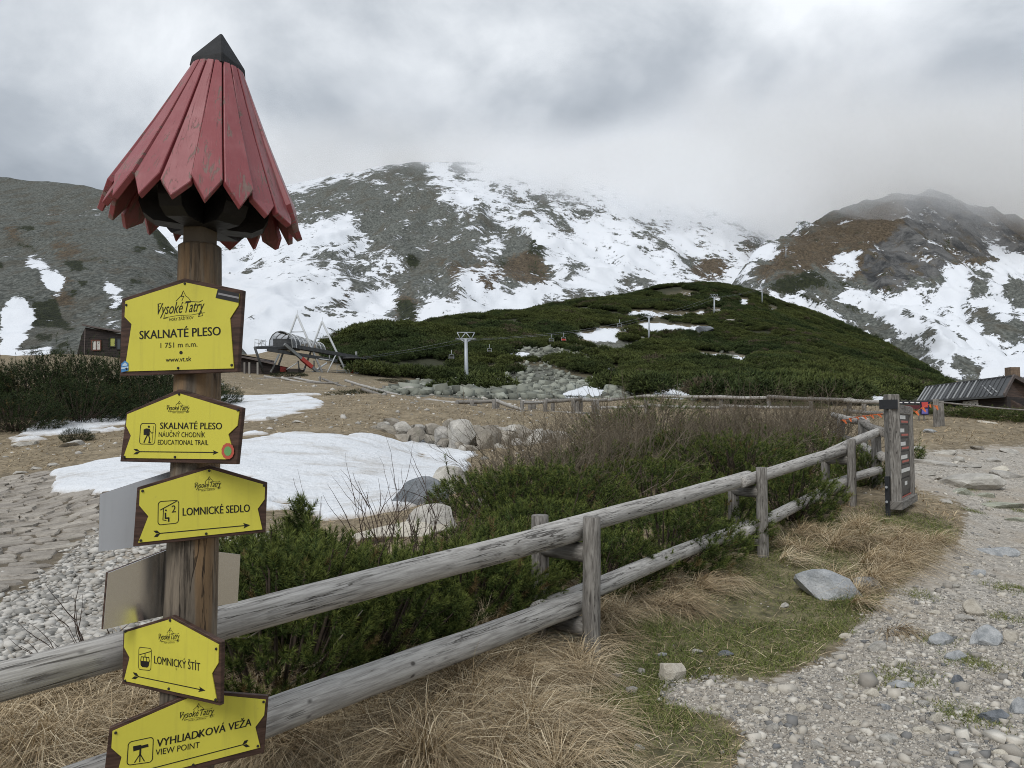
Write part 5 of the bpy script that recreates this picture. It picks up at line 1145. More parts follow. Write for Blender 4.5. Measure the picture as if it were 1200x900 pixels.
def build_snow():
    M = mat_snow(); labs = ['wide old snowfield beyond the cobbled path', 'upper snow strip below the dark pine thicket']
    for poly, lab, (r0, r1) in zip(SNOW_N, labs, ((9.5, 27), (21, 48))):
        mk = raster([poly], 3); az = np.radians(np.arange(-37, 0, 0.16)); rs = np.exp(np.linspace(math.log(r0), math.log(r1), 150))
        A, R = np.meshgrid(az, rs); x = R * np.sin(A); y = R * np.cos(A); g = ground_z(x, y); px, py = proj(x, y, g)
        m = sample(mk, px, py) + 1.5 * fbm(x * 0.8, y * 0.8, 6) * (sample(raster([poly], 8), px, py) > 0.02)
        s = np.clip((m - 0.38) / 0.35, 0, 1); s = s * s * (3 - 2 * s)
        z = g - 0.05 + 0.13 * s + 0.10 * s * fbm(x * 0.8, y * 0.8, 4); keep = m > 0.25
        i = np.arange(x.size).reshape(x.shape); f = np.stack([i[:-1, :-1], i[1:, :-1], i[1:, 1:], i[:-1, 1:]], -1).reshape(-1, 4)[:, ::-1]
        kf = keep.ravel()[f].any(1); f = f[kf]; u, inv = np.unique(f, return_inverse=True)
        np_obj('snow_patch', np.stack([x, y, z], -1).reshape(-1, 3)[u], inv.reshape(-1, 4), M, smooth=True, attrs=dict(edge=s.ravel()[u]), label=lab, cat='snow')
build_snow()

# ================================================================== rocks
def rock_mesh(name, seed, sub=3, cuts=13, flat=0.7, mat=None, bumpy=0.18):
    r = random.Random(seed); bm = bmesh.new(); bmesh.ops.create_icosphere(bm, subdivisions=sub, radius=1.0)
    pl = []
    for _ in range(cuts):
        d = Vector((r.gauss(0, 1), r.gauss(0, 1), r.gauss(0.2, .8))).normalized(); pl.append((d, r.uniform(.48, .86)))
    ph = r.random() * 50; vs = np.array([v.co for v in bm.verts]); nz = fbm(vs[:, 0] * 1.5 + ph, vs[:, 1] * 1.5 + vs[:, 2] * 1.1, 4) * bumpy
    for v, k in zip(bm.verts, nz):
        c = v.co.copy()
        for d, h in pl:
            q = c.dot(d)
            if q > h: c -= d * (q - h) * 0.97
        v.co = c * (1 + k); v.co.z *= flat
    me = bpy.data.meshes.new(name); bm.to_mesh(me); bm.free()
    if mat: me.materials.append(mat)
    return me
def mat_granite(name, dark, light, lichen=(0.22, 0.23, 0.15), lf=0.25, spot=1.0):
    t = NT(name); p = t.coord(); r = t.objrand(); c2 = t.new('VectorMath'); c2.operation = 'ADD'; t.l.new(p, c2.inputs[0]); cb = t.new('CombineXYZ'); t.l.new(t.math('MULTIPLY', r, 40), cb.inputs[0]); t.l.new(cb.outputs[0], c2.inputs[1]); v = c2.outputs[0]
    a = t.noise(v, 1.6, 6, 0.65, 0.3); b = t.noise(v, 24 * spot, 4, 0.7); s = t.noise(v, 3.4, 5, 0.6)
    c = t.mix(t.step(a, 0.3, 0.7), dark, light); c = t.mix(t.math('MULTIPLY', t.step(b, 0.52, 0.7), 0.45), c, tuple(x * .45 for x in dark)); c = t.mix(t.math('MULTIPLY', t.step(b, 0.48, 0.3), 0.3), c, tuple(min(1, x * 1.35) for x in light))
    c = t.mix(t.math('MULTIPLY', t.step(s, 0.55, 0.7), lf), c, lichen)
    hv = t.mix(r, (0.86, 0.84, 0.82), (1.1, 1.08, 1.04)); c = t.mix(1.0, c, hv, 'MULTIPLY')
    t.base(c); t.rough(0.85); t.bump(t.math('ADD', t.math('MULTIPLY', a, 1.2), t.math('MULTIPLY', b, 0.25)), 0.5, 0.08); return t.m
M_GRAN = mat_granite('pale_granite', (0.30, 0.29, 0.27), (0.52, 0.51, 0.48)); M_BLUE = mat_granite('blue_grey_granite', (0.23, 0.25, 0.27), (0.46, 0.48, 0.50), lf=0.1); M_TAN = mat_granite('tan_boulder', (0.19, 0.175, 0.15), (0.36, 0.335, 0.295), lf=0.35); M_DARKR = mat_granite('dark_slate', (0.10, 0.115, 0.13), (0.24, 0.26, 0.29), lf=0.05); M_LICH = mat_granite('lichen_boulder', (0.22, 0.23, 0.19), (0.42, 0.44, 0.37), lichen=(0.30, 0.34, 0.22), lf=0.6); M_CREAM = mat_granite('cream_stone', (0.44, 0.41, 0.35), (0.62, 0.59, 0.52), lf=0.1)
ROCKS = {}
for nm, m in (('g', M_GRAN), ('b', M_BLUE), ('t', M_TAN), ('d', M_DARKR), ('l', M_LICH), ('c', M_CREAM)):
    ROCKS[nm] = [rock_mesh('rock', 10 + k + ord(nm) * 7, 3, 13, 0.62 + 0.1 * (k % 3), m) for k in range(4)]
_rk = random.Random(77)
def rock(name, px, py, w_px, h_px, lab, cat='rock', mt='g', group=None, parent=None, sink=0.35, depth=0.8, tilt=0.2, Y=None, off=None):
    """a stone whose foot is seen at (px, py), w_px by h_px photo pixels large"""
    p = ground_hit(px, py) if Y is None else at(px, py, Y)
    s = p.y / FPX; w = w_px * s / 2; h = h_px * s * 1.02
    o = bpy.data.objects.new(name, _rk.choice(ROCKS[mt])); link(o, parent)
    o.scale = (w * 1.3, w * 1.1 * depth * _rk.uniform(.85, 1.15), h); o.rotation_euler = (_rk.uniform(-tilt, tilt), _rk.uniform(-tilt, tilt), _rk.choice((0, pi)) + _rk.uniform(-.35, .35))
    o.location = Vector((p.x, p.y + w * depth * 0.6, p.z + h * 0.66 * (1 - sink) * 0.55)) - (off or Vector())
    return set_props(o, label=lab, cat=cat, group=group) if lab else o
rock('boulder', 980, 704, 74, 30, 'largest pale grey boulder half sunk in the grass', 'boulder', 'b', sink=.45)
rock('boulder', 1022, 691, 28, 16, 'small grey rock touching the largest boulder', 'rock', 'b')
rock('rock', 789, 801, 33, 26, 'squarish cream rock lying in the grass', 'rock', 'c', sink=.2)
rock('rock', 664, 762, 40, 28, 'dark mossy rock at the foot of the fence post', 'rock', 'l', sink=.2)
for px, py, w, h, lab, mt in ((486, 593, 60, 36, 'dark rounded boulder behind the leafless twigs', 'd'), (526, 579, 48, 36, 'pale boulder behind the dark rounded one', 'g'), (502, 624, 68, 34, 'flat-topped grey boulder in front of the snowfield', 'g'), (456, 634, 104, 22, 'low pale slab in front of the snowfield', 'c'), (565, 597, 22, 18, 'small grey rock among the pine branches', 'g')):
    rock('boulder', px, py, w, h, lab, 'boulder', mt, sink=.3)
for px, py, w, h, lab, mt in ((1147, 574, 86, 24, 'broad bedrock slab across the path', 'g'), (1093, 545, 52, 12, 'narrow slab next to the notice board', 'g'), (1125, 542, 17, 9, 'small block on the narrow slab', 'g'), (1079, 529, 20, 7, 'flat stone at the edge of the dry grass', 'g'), (1168, 543, 18, 9, 'pale block behind the bedrock slab', 'g'), (1178, 596, 46, 12, 'flat mossy slab beside the path', 'l'), (1094, 508, 18, 6, 'bluish stone in the dry grass', 'b'),
    (1160, 496, 26, 4, 'white flat stone on the dry grass ridge', 'c'), (1132, 580, 30, 13, 'brown turf-covered hump before the bedrock slab', 'l'), (1179, 652, 38, 16, 'white rock at the path edge, paired', 'b'), (1163, 651, 22, 13, 'white rock at the path edge, smaller of the pair', 'b'), (1085, 558, 36, 9, 'low slab just right of the notice board', 'g'), (1112, 566, 24, 8, 'brownish block before the low slab', 't'), (1190, 561, 40, 10, 'long slab cut off by the picture edge', 'g'), (1140, 549, 34, 6, 'thin ledge behind the broad bedrock slab', 'g'), (1175, 551, 26, 6, 'thin pale ledge near the picture edge', 'c'), (1108, 533, 26, 6, 'grey ledge below the dry grass ridge', 'g'), (1190, 533, 30, 7, 'grey ledge at the picture edge below the dry grass', 'g'), (1150, 527, 20, 5, 'small ledge in the brown soil', 't'), (1160, 585, 30, 9, 'brown turf hump right of the broad slab', 'l'), (1195, 612, 26, 8, 'mossy stone beside the path at the picture edge', 'l'), (1110, 590, 16, 6, 'small stone where path meets grass', 'g')):
    rock('rock', px, py, w, h, lab, 'rock', mt, sink=.75)
G_ST = 'stones strewn on the gravel path'
NTH = ('first', 'second', 'third', 'fourth', 'fifth', 'sixth', 'seventh', 'eighth', 'ninth', 'tenth', 'eleventh', 'twelfth')
def place_stones(rows, group, sink):
    by = {}
    for r_ in rows: by.setdefault(r_[0], []).append(r_)
    for lab, rs_ in by.items():
        for k, (_, px, py, w, h, mt) in enumerate(sorted(rs_, key=lambda q: q[1])):
            rock('stone', px, py, w, h, lab if len(rs_) == 1 else lab + ', ' + NTH[k] + ' from the left', 'stone', mt, group=group, sink=sink)
_rows = []
for i, (px, py, w, h, mt) in enumerate(((1146, 722, 25, 17, 'c'), (1148, 676, 15, 11, 'b'), (1108, 757, 28, 16, 'b'), (1160, 757, 34, 20, 'b'), (1187, 753, 17, 13, 'c'), (1029, 766, 20, 12, 'g'), (1021, 818, 16, 12, 'c'), (1171, 850, 32, 16, 'd'), (1198, 840, 22, 16, 'b'), (1046, 875, 22, 14, 'g'), (1098, 849, 16, 12, 'c'), (1081, 861, 18, 10, 'c'), (1125, 774, 24, 12, 'b'), (1058, 808, 24, 11, 'b'), (852, 771, 16, 7, 'd'), (817, 768, 12, 7, 'g'), (742, 815, 13, 9, 'g'), (723, 799, 12, 10, 'g'), (752, 793, 10, 7, 'g'), (906, 812, 10, 8, 'c'), (921, 714, 10, 6, 'g'), (994, 750, 16, 7, 'c'), (1123, 802, 13, 10, 'd'), (1133, 729, 24, 8, 'g'), (1112, 646, 14, 7, 'g'), (892, 838, 18, 11, 'c'), (905, 860, 14, 9, 'g'), (940, 835, 12, 8, 'c'), (960, 880, 14, 10, 'g'), (1000, 850, 12, 7, 'c'), (1010, 792, 16, 6, 'c'), (1070, 780, 12, 6, 'g'), (1085, 830, 12, 7, 'g'), (1140, 880, 18, 8, 'g'), (1180, 890, 20, 9, 'c'), (1120, 890, 14, 7, 'b'), (1060, 740, 12, 6, 'g'), (1095, 720, 12, 6, 'c'), (1175, 700, 12, 6, 'c'), (1190, 720, 12, 7, 'g'), (1120, 690, 12, 6, 'g'), (1135, 665, 10, 5, 'c'), (1150, 630, 12, 5, 'g'), (880, 880, 12, 8, 'c'), (750, 880, 12, 7, 'g'), (776, 770, 10, 6, 'b'), (868, 812, 10, 8, 'c'), (840, 835, 12, 7, 'c'), (1040, 835, 14, 8, 'b'), (985, 822, 12, 7, 'g'))):
    col = dict(g='grey', b='bluish grey', c='cream', d='dark slate')[mt]; big = 'large' if w >= 24 else 'middling' if w >= 15 else 'small'
    where = 'at the lower picture edge' if py > 865 else 'in the lower part of the path' if py > 822 else 'far up the path' if py < 700 else 'in the middle of the path'
    if px < 930: where = 'lying in the grass left of the path' if px < 860 else 'on the grassy edge of the path'
    elif px > 1165: where += ' by the right border'
    _rows.append((big + ' ' + col + ' stone ' + where, px, py, w, h, mt))
place_stones(_rows, G_ST, .35)
# rounded boulders stacked as a bank above the snow
bank0 = on_ground(540, 25.2); bank = empty('boulder_bank', bank0, label='bank of rounded tan boulders between the snow and the fence', cat='stone bank')
rb = random.Random(3)
ZB = [(45,262,50,30),(100,270,70,32),(160,272,75,50),(70,232,36,24),(110,222,50,28),(160,305,50,40),(215,285,60,44),(215,300,36,24),(250,248,50,22),(300,262,60,40),(290,295,46,26),(340,300,66,54),(345,316,40,28),(370,250,50,46),(425,318,110,92),(425,330,50,50),(458,312,34,36),(490,300,50,36),(475,345,44,30),(435,340,34,22),(500,262,60,30),(530,330,66,70),(575,318,56,66),(625,315,88,60),(600,262,50,34),(560,250,60,26),(600,340,40,30),(660,250,50,24),(680,320,44,28),(720,300,56,46),(760,310,50,44),(700,262,50,30),(780,270,46,28),(830,285,60,36),(870,300,50,34),(900,282,40,26),(640,350,40,24),(740,338,56,28),(430,262,60,30),(195,250,40,22),(470,245,40,18),(20,252,40,20),(810,320,46,26),(545,268,40,24)]
for x, y, w, h in ZB:
    px, py = ZF(x, y); rock('boulder', px, py + 1, w / 3.871 * 1.4, h / 3.871 * 1.45, None, None, rb.choice('ttgtg'), parent=bank, Y=24.6 - (y - 250) / 90 * 1.2 + rb.uniform(-.1, .1), off=bank0, sink=.2, tilt=.35)
G_FS = 'stones along the edge of the snow'
place_stones([('weathered stone in the brown turf beside the snow', px, py, w, h, 'g') for px, py, w, h in ((28, 524, 26, 9), (80, 524, 30, 9), (60, 548, 16, 5), (40, 552, 14, 5), (20, 557, 16, 5), (90, 551, 12, 4), (125, 546, 8, 4), (72, 500, 16, 7), (318, 493, 12, 5), (160, 508, 10, 4), (108, 508, 12, 4), (348, 496, 16, 4))], G_FS, .5)
for px, py, Y, w, h, lab, mt in ((555, 487, 34.5, 19, 9, 'grey boulder standing by the rail fence', 'g'), (828, 388, 262, 20, 9, 'dark grey crag on the pine hill beside the snow', 'd'), (860, 381, 285, 24, 7, 'pale outcrop on the pine hill', 'g'), (852, 421, 190, 22, 8, 'lichen covered outcrop in the lower pines', 'l'), (470, 461, 66, 40, 10, 'long grey boulder below the lift station', 'g'), (566, 470, 60, 14, 8, 'round boulder among the rubble', 'g')):
    rock('boulder', px, py, w, h, lab, 'boulder', mt, Y=Y, sink=.25)

# ---- many small stones as one mesh each
ICO = None
def stone_cloud(name, pts, sizes, mat, seed, lab, cat=None, flat=(.5, .9), kindof='stuff', sub=1, cube=False):
    global ICO
    bm = bmesh.new(); bmesh.ops.create_icosphere(bm, subdivisions=sub, radius=1.0); bv = np.array([v.co for v in bm.verts]); bf = np.array([[v.index for v in f.verts] for f in bm.faces]); bm.free()
    if cube:                                                   # broken, angular stones
        bv = np.array([(a, b, c) for a in (-.72, .72) for b in (-.72, .72) for c in (-.72, .72)]); bf = np.array([(0, 1, 3), (0, 3, 2), (4, 6, 7), (4, 7, 5), (0, 4, 5), (0, 5, 1), (2, 3, 7), (2, 7, 6), (0, 2, 6), (0, 6, 4), (1, 5, 7), (1, 7, 3)])
    rs = np.random.RandomState(seed); n = len(pts); k = len(bv)
    sc = np.stack([rs.uniform(.75, 1.3, n), rs.uniform(.6, 1.1, n), rs.uniform(flat[0], flat[1], n)], 1) * sizes[:, None]
    v = (bv[None] * (1 + rs.uniform(-.28, .28, (n, k, 1))) + (rs.uniform(-.28, .28, (n, k, 3)) if cube else 0)) * sc[:, None]
    a = rs.uniform(0, 2 * pi, n); b = rs.uniform(-.5, .5, n); ca, sa, cb, sb = np.cos(a)[:, None], np.sin(a)[:, None], np.cos(b)[:, None], np.sin(b)[:, None]
    x, y, z = v[..., 0], v[..., 1], v[..., 2]; y, z = y * cb - z * sb, y * sb + z * cb; x, y = x * ca - y * sa, x * sa + y * ca
    V_ = np.stack([x, y, z], -1) + pts[:, None]; F_ = bf[None] + (np.arange(n) * k)[:, None, None]
    o = np_obj(name, V_.reshape(-1, 3), F_.reshape(-1, 3), mat, attrs=dict(tint=np.repeat(rs.rand(n), k)), kind=kindof)
    o['label'] = lab
    if cat: o['category'] = cat
    return o
def mat_tinted(name, stops, rough=0.85, scale=30):
    t = NT(name); n = t.noise(t.pos(), scale, 3, 0.6); c = t.ramp(t.attr('tint'), stops); c = t.mix(0.35, c, t.mix(n, (0.25,) * 3, (0.75,) * 3), 'OVERLAY'); t.base(c); t.rough(rough); return t.m
M_GRAVEL = mat_tinted('gravel_stones', [(0, (0.16, 0.165, 0.17)), (.2, (0.28, 0.26, 0.23)), (.5, (0.40, 0.37, 0.32)), (.8, (0.51, 0.475, 0.415)), (1, (0.60, 0.57, 0.51))])
M_COBB = mat_tinted('washed_cobbles', [(0, (0.22, 0.215, 0.20)), (.3, (0.34, 0.325, 0.295)), (.6, (0.43, 0.41, 0.375)), (1, (0.56, 0.54, 0.50))])
def scatter_px(n, x0, x1, y0, y1, seed, masks, Yr, thr=0.5, zoomw=True):
    """points spread evenly over a part of the ground, kept where a mask is set"""
    rs = np.random.RandomState(seed); r = np.sqrt(rs.uniform(Yr[0] ** 2, Yr[1] ** 2, n)) if not zoomw else np.exp(rs.uniform(math.log(Yr[0]), math.log(Yr[1]), n))
    x = (rs.uniform(x0, x1, n) - 600) / FPX * r; z = ground_z(x, r); px, py = proj(x, r, z)
    m = np.ones(n, bool)
    if masks is not None:
        v = sum(sample(k, px, py) for k in masks); m = v + 0.9 * fbm(x * 2.2, r * 2.2, 3) + rs.normal(0, .16, n) > thr
    m &= (py > y0) & (py < y1)
    return np.stack([x, r, z], 1)[m], px[m], py[m]
def build_gravel():
    rs = np.random.RandomState(1)
    p, px, py = scatter_px(30000, 700, 1330, 500, 1000, 21, [m_path], (3.0, 19), 0.5); s = np.exp(rs.normal(-4.98, 0.5, len(p))) * (0.55 + p[:, 1] * 0.10)
    cl = fbm(p[:, 0] * 0.7, p[:, 1] * 0.7, 3) > -0.10 + 0.04 * (px > 1000); p, s = p[cl | (rs.rand(len(p)) < .45)], s[cl | (rs.rand(len(cl)) < .45)] if False else s[cl | (rs.rand(len(p)) < .0)] if False else s
    k = min(len(p), len(s)); p, s = p[:k], s[:k]; p[:, 2] += s * 0.18
    h_ = len(p) // 2; stone_cloud('gravel', p[:h_], s[:h_] * .9, M_GRAVEL, 5, 'pale rounded gravel of the trail'); stone_cloud('gravel', p[h_:], s[h_:], M_GRAVEL, 15, 'pale broken gravel of the trail', cube=True)
    p, px, py = scatter_px(19000, 700, 1260, 600, 1000, 25, [m_path], (3.0, 7.5), 0.5); s = rs.uniform(.003, .0075, len(p)) * (.6 + p[:, 1] * .12); p[:, 2] += s * .3
    stone_cloud('grit', p, s, M_GRAVEL, 16, 'fine grit between the stones of the trail', cube=True)
    p, px, py = scatter_px(11000, -80, 380, 560, 900, 22, [m_gravl], (5.0, 14.5), 0.5); s = np.exp(rs.normal(-3.45, 0.33, len(p))); p[:, 2] += s * 0.25
    stone_cloud('cobbles', p, s, M_COBB, 6, 'bed of washed cobbles beside the paved path', flat=(.35, .7))
    p, px, py = scatter_px(26000, 430, 980, 380, 480, 23, [m_rub], (60, 260), 0.62); s = np.clip(np.exp(rs.normal(-1.3, 0.5, len(p))), .1, .8); keep = sample(m_snow, px, py) < .4; p, s = p[keep][:4500], s[keep][:4500]; p[:, 2] += s * .25
    stone_cloud('rubble', p, s, mat_tinted('lichen_rubble', [(0, (0.10, 0.105, 0.088)), (.5, (0.21, 0.22, 0.185)), (1, (0.33, 0.345, 0.295))], .9, 2.0), 7, 'pale green lichened rubble on the lower hill', flat=(.55, .9), cube=True)
    p, px, py = scatter_px(1500, -60, 740, 440, 540, 24, None, (20, 105)); s = np.exp(rs.normal(-3.0, 0.5, len(p))) * (p[:, 1] / 30) ** .5; ok = (sample(m_snown, px, py) < .2); p, s = p[ok], s[ok]
    stone_cloud('scattered_stones', p, s, M_COBB, 8, 'small stones showing through the brown turf')
build_gravel()
# ---- paved path: each slab its own piece
def build_paving():
    o0 = on_ground(60, 13); root = empty('paved_path', o0); set_props(root, kind='structure'); root['label'] = 'path paved with irregular flat stones'
    M = mat_granite('paving_slab', (0.22, 0.20, 0.175), (0.38, 0.355, 0.32), lf=.15, spot=.6); rnd = random.Random(6); cells = []
    ang = radians(28); ca, sa = cos(ang), sin(ang); v = -9.0; row = 0
    while v < 9:
        hgt = rnd.uniform(.22, .38); u = -12 + rnd.random() * .3
        while u < 12:
            w = rnd.uniform(.22, .55); cx, cy_ = u + w / 2, v + hgt / 2; x = o0.x + cx * ca - cy_ * sa; y = o0.y + cx * sa + cy_ * ca
            if y > 7:
                z = gz(x, y) if False else 0.0; cells.append((x, y, w, hgt, u, v))
            u += w
        v += hgt; row += 1
    xs = np.array([c[0] for c in cells]); ys = np.array([c[1] for c in cells]); zs = ground_z(xs, ys); px, py = proj(xs, ys, zs); ok = (sample(m_paved, px, py) > .45) & (px > -130)
    sel = sorted([(ys[i], i) for i in np.where(ok)[0]]); rest = bmesh.new(); n = 0
    for d, i in sel:
        x, y, w, h, u, v = cells[i]; g = 0.022; pts = []
        for (a, b) in ((.08, .05), (.5, -.06), (.93, .04), (1.05, .5), (.92, .95), (.5, 1.06), (.06, .94), (-.05, .5)):
            uu = u + g + (w - 2 * g) * a + rnd.uniform(-.045, .045); vv = v + g + (h - 2 * g) * b + rnd.uniform(-.045, .045)
            pts.append((o0.x + uu * ca - vv * sa, o0.y + uu * sa + vv * ca))
        gzs = ground_z(np.array([p[0] for p in pts]), np.array([p[1] for p in pts])); hh = rnd.uniform(.008, .035); tl = rnd.uniform(-.01, .01)
        bm = bmesh.new() if n < 300 else rest
        cx, cy_ = sum(p[0] for p in pts) / 8, sum(p[1] for p in pts) / 8
        lo = [bm.verts.new(V(p[0], p[1], z - .06) - o0) for p, z in zip(pts, gzs)]; mi = [bm.verts.new(V(p[0], p[1], z + hh * .6 + tl * k) - o0) for k, (p, z) in enumerate(zip(pts, gzs))]
        hi = [bm.verts.new(V(cx + (p[0] - cx) * .88, cy_ + (p[1] - cy_) * .88, z + hh + rnd.uniform(0, .012)) - o0) for p, z in zip(pts, gzs)]
        for k in range(8):
            e = (k + 1) % 8; bm.faces.new((lo[k], lo[e], mi[e], mi[k])); bm.faces.new((mi[k], mi[e], hi[e], hi[k]))
        bm.faces.new(hi)
        if n < 300: bm_obj('paving_stone', bm, M, root)
        n += 1
    if n > 300: bm_obj('far_paving', rest, M, root, kind='stuff')
build_paving()

# ================================================================== dwarf pines
def mat_needles(name, base, tip):
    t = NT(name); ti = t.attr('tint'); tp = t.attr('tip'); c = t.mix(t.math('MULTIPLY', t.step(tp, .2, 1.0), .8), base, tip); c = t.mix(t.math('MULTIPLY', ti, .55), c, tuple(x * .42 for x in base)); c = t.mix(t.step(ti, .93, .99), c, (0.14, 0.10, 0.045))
    t.base(c); t.rough(.65); t.b.inputs['Specular IOR Level'].default_value = .12; return t.m
M_NEED = mat_needles('pine_needles', (0.052, 0.080, 0.022), (0.26, 0.295, 0.072)); M_NEED_D = mat_needles('pine_needles_dark', (0.022, 0.036, 0.014), (0.080, 0.102, 0.034)); M_BARK = simple('pine_bark', (0.07, 0.052, 0.04), .9, .3, 30)
def pine_arrays(seed, rx, ry, h, spacing, need, nlen, nwid, slen, low=-0.72, layers=1.7, spire=0.0):
    rs = np.random.RandomState(seed); area = 2 * pi * ((rx * ry) ** .8 + 2 * ((rx * h + ry * h) / 2) ** .8) / 3; n = int(area / spacing ** 2 * layers)
    ct = rs.uniform(low, 1, n); ph = rs.uniform(0, 2 * pi, n); st = np.sqrt(1 - ct ** 2); lump = 1 + 0.5 * fbm(np.cos(ph) * 1.6 + seed, np.sin(ph) * 1.6 + ct * 2.2, 3) ; rad = lump * (1 - rs.rand(n) ** 2 * .38)
    p = np.stack([rx * st * np.cos(ph) * rad, ry * st * np.sin(ph) * rad, h * 0.42 + h * .58 * np.maximum(ct, low) * rad], 1); p[:, 2] = np.maximum(p[:, 2], 0.02 + rs.rand(n) * .06)
    ax = np.stack([st * np.cos(ph) * .95, st * np.sin(ph) * .95, np.full(n, .85)], 1) + rs.normal(0, .22, (n, 3)); ax /= np.linalg.norm(ax, axis=1)[:, None]
    sl = slen * rs.uniform(.7, 1.35, n); p = p - ax * sl[:, None] * .5
    if spire:
        k = rs.choice(n, max(1, int(n * spire)), replace=False); k = k[ct[k] > .45]; p[k, 2] += sl[k] * rs.uniform(.4, 1.5, len(k)); ax[k] = ax[k] * .4 + np.array([0, 0, 1]); ax[k] /= np.linalg.norm(ax[k], axis=1)[:, None]; sl[k] *= 1.5
    x = np.cross(ax, np.array([.3, .9, .2])); x /= np.linalg.norm(x, axis=1)[:, None]; y = np.cross(ax, x)
    tt = rs.uniform(.0, 1, (n, need)); al = np.radians(rs.uniform(40, 82, (n, need)) * (1.05 - .5 * tt)); az = rs.uniform(0, 2 * pi, (n, need)); ln = nlen * rs.uniform(.75, 1.15, (n, need))
    b = p[:, None] + ax[:, None] * (tt * sl[:, None])[..., None]
    d = ax[:, None] * np.cos(al)[..., None] + (x[:, None] * np.cos(az)[..., None] + y[:, None] * np.sin(az)[..., None]) * np.sin(al)[..., None]
    sd_ = np.cross(d, rs.normal(0, 1, (n, need, 3))); sd_ /= np.linalg.norm(sd_, axis=2)[..., None] + 1e-9
    v = np.stack([b + sd_ * nwid / 2, b - sd_ * nwid / 2, b + d * ln[..., None]], 2).reshape(-1, 3); f = np.arange(len(v)).reshape(-1, 3)
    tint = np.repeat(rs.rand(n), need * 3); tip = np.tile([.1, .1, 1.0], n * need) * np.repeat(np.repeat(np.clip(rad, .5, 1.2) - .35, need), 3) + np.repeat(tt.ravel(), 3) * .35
    # branches: every few shoots hang on a limb from the root
    bs, bf = [], []; k = rs.choice(n, min(n, max(14, n // 9)), replace=False); nb = len(k)
    for j in k:
        e = p[j]; s = np.array([e[0] * .12, e[1] * .12, 0.0]); m = np.array([e[0] * .62, e[1] * .62, e[2] * .38]); rr = .012 + .010 * rs.rand(); pts = [s, m, e, e + ax[j] * sl[j] * .8]; rad_ = [rr, rr * .75, rr * .45, rr * .2]; base = len(bs) * 1
        ring = []
        for q, rq in zip(pts, rad_):
            for a in range(3): ring.append(q + rq * np.array([cos(a * 2.094), sin(a * 2.094), 0]))
        o = len(bs); bs += ring
        for q in range(3):
            for a in range(3): bf.append((o + q * 3 + a, o + q * 3 + (a + 1) % 3, o + q * 3 + 3 + (a + 1) % 3, o + q * 3 + 3 + a))
    return (v, f, dict(tint=tint, tip=np.clip(tip, 0, 1.2))), (np.array(bs), np.array(bf))
PINE_MESH = {}
def pine_meshes(key, mat, **kw):
    if key not in PINE_MESH:
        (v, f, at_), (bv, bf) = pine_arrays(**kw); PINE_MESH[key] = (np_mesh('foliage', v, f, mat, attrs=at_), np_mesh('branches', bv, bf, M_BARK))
    return PINE_MESH[key]
def pine_thing(loc_, key, mat, lab, scale=(1, 1, 1), rz=0.0, group='dwarf pines', **kw):
    a, b = pine_meshes(key, mat, **kw); r = empty('dwarf_pine', loc_, label=lab, cat='dwarf pine', group=group); r.rotation_euler.z = rz; r.scale = scale
    link(bpy.data.objects.new('foliage', a), r); link(bpy.data.objects.new('branches', b), r); return r
NEARP = [  # px, Y, rx, ry, row of the top, tier, label
 (295, 5.0, .55, .5, 628, 0, 'dwarf pine showing beside the blank metal plate'), (470, 5.6, .6, .5, 655, 1, 'dwarf pine in front of the flat-topped boulder'), (560, 6.6, .7, .6, 630, 1, 'dwarf pine left behind the first fence post'), (640, 8.6, .9, .7, 588, 1, 'dwarf pine behind the cross block of the first fence post'),
 (322, 4.35, .62, .55, 640, 0, 'dwarf pine closest to the sign post, behind the fence'), (418, 4.85, .70, .58, 650, 0, 'dwarf pine behind the fence between sign post and first fence post'), (535, 5.75, .78, .6, 640, 0, 'dwarf pine just before the first fence post'),
 (352, 5.5, .62, .5, 622, 0, 'dwarf pine with a tall upright leader shoot behind the fence'), (440, 6.2, .7, .6, 648, 0, 'dwarf pine growing round the low pale slab'), (592, 7.3, .8, .7, 612, 1, 'dwarf pine behind the first fence post'),
 (690, 7.3, .8, .6, 618, 1, 'dwarf pine just past the first fence post'), (775, 8.2, .9, .7, 594, 1, 'dwarf pine midway along the second fence bay'), (838, 9.4, .7, .7, 580, 1, 'dwarf pine behind the second fence post'), (925, 10.8, .85, .7, 548, 1, 'dwarf pine midway along the third fence bay'),
 (592, 9.9, 1.0, .8, 550, 1, 'dark dwarf pine beside the grey boulders'), (655, 10.2, 1.0, .9, 548, 1, 'dwarf pine at the foot of the brown bare bushes'), (760, 11.2, 1.1, .9, 540, 1, 'dwarf pine in the middle of the bare bushes'), (865, 12.6, 1.2, 1.0, 512, 1, 'dwarf pine rising out of the bare bushes'),
 (705, 13.2, 1.1, .9, 520, 1, 'dwarf pine hidden low among the brown stems'), (805, 14.0, 1.2, .9, 506, 1, 'dwarf pine peeping through the reddish stems'), (615, 11.6, 1.0, .8, 552, 1, 'dwarf pine between the boulders and the bare bushes'),
 (770, 19.5, 1.3, 1.1, 466, 2, 'tallest dwarf pine behind the brown bushes'), (722, 20.5, 1.2, 1.0, 480, 2, 'dwarf pine at the back edge of the brown bushes'), (840, 18.5, 1.4, 1.1, 490, 2, 'dwarf pine at the back right of the brown bushes'), (945, 15.0, 1.0, 1.0, 508, 2, 'dwarf pine near the corner of the far rail fence'), (1010, 13.8, .55, .5, 532, 1, 'small dwarf pine seen between the rails by the notice board'), (1066, 17.5, .35, .3, 521, 2, 'tiny dwarf pine behind the notice board')]
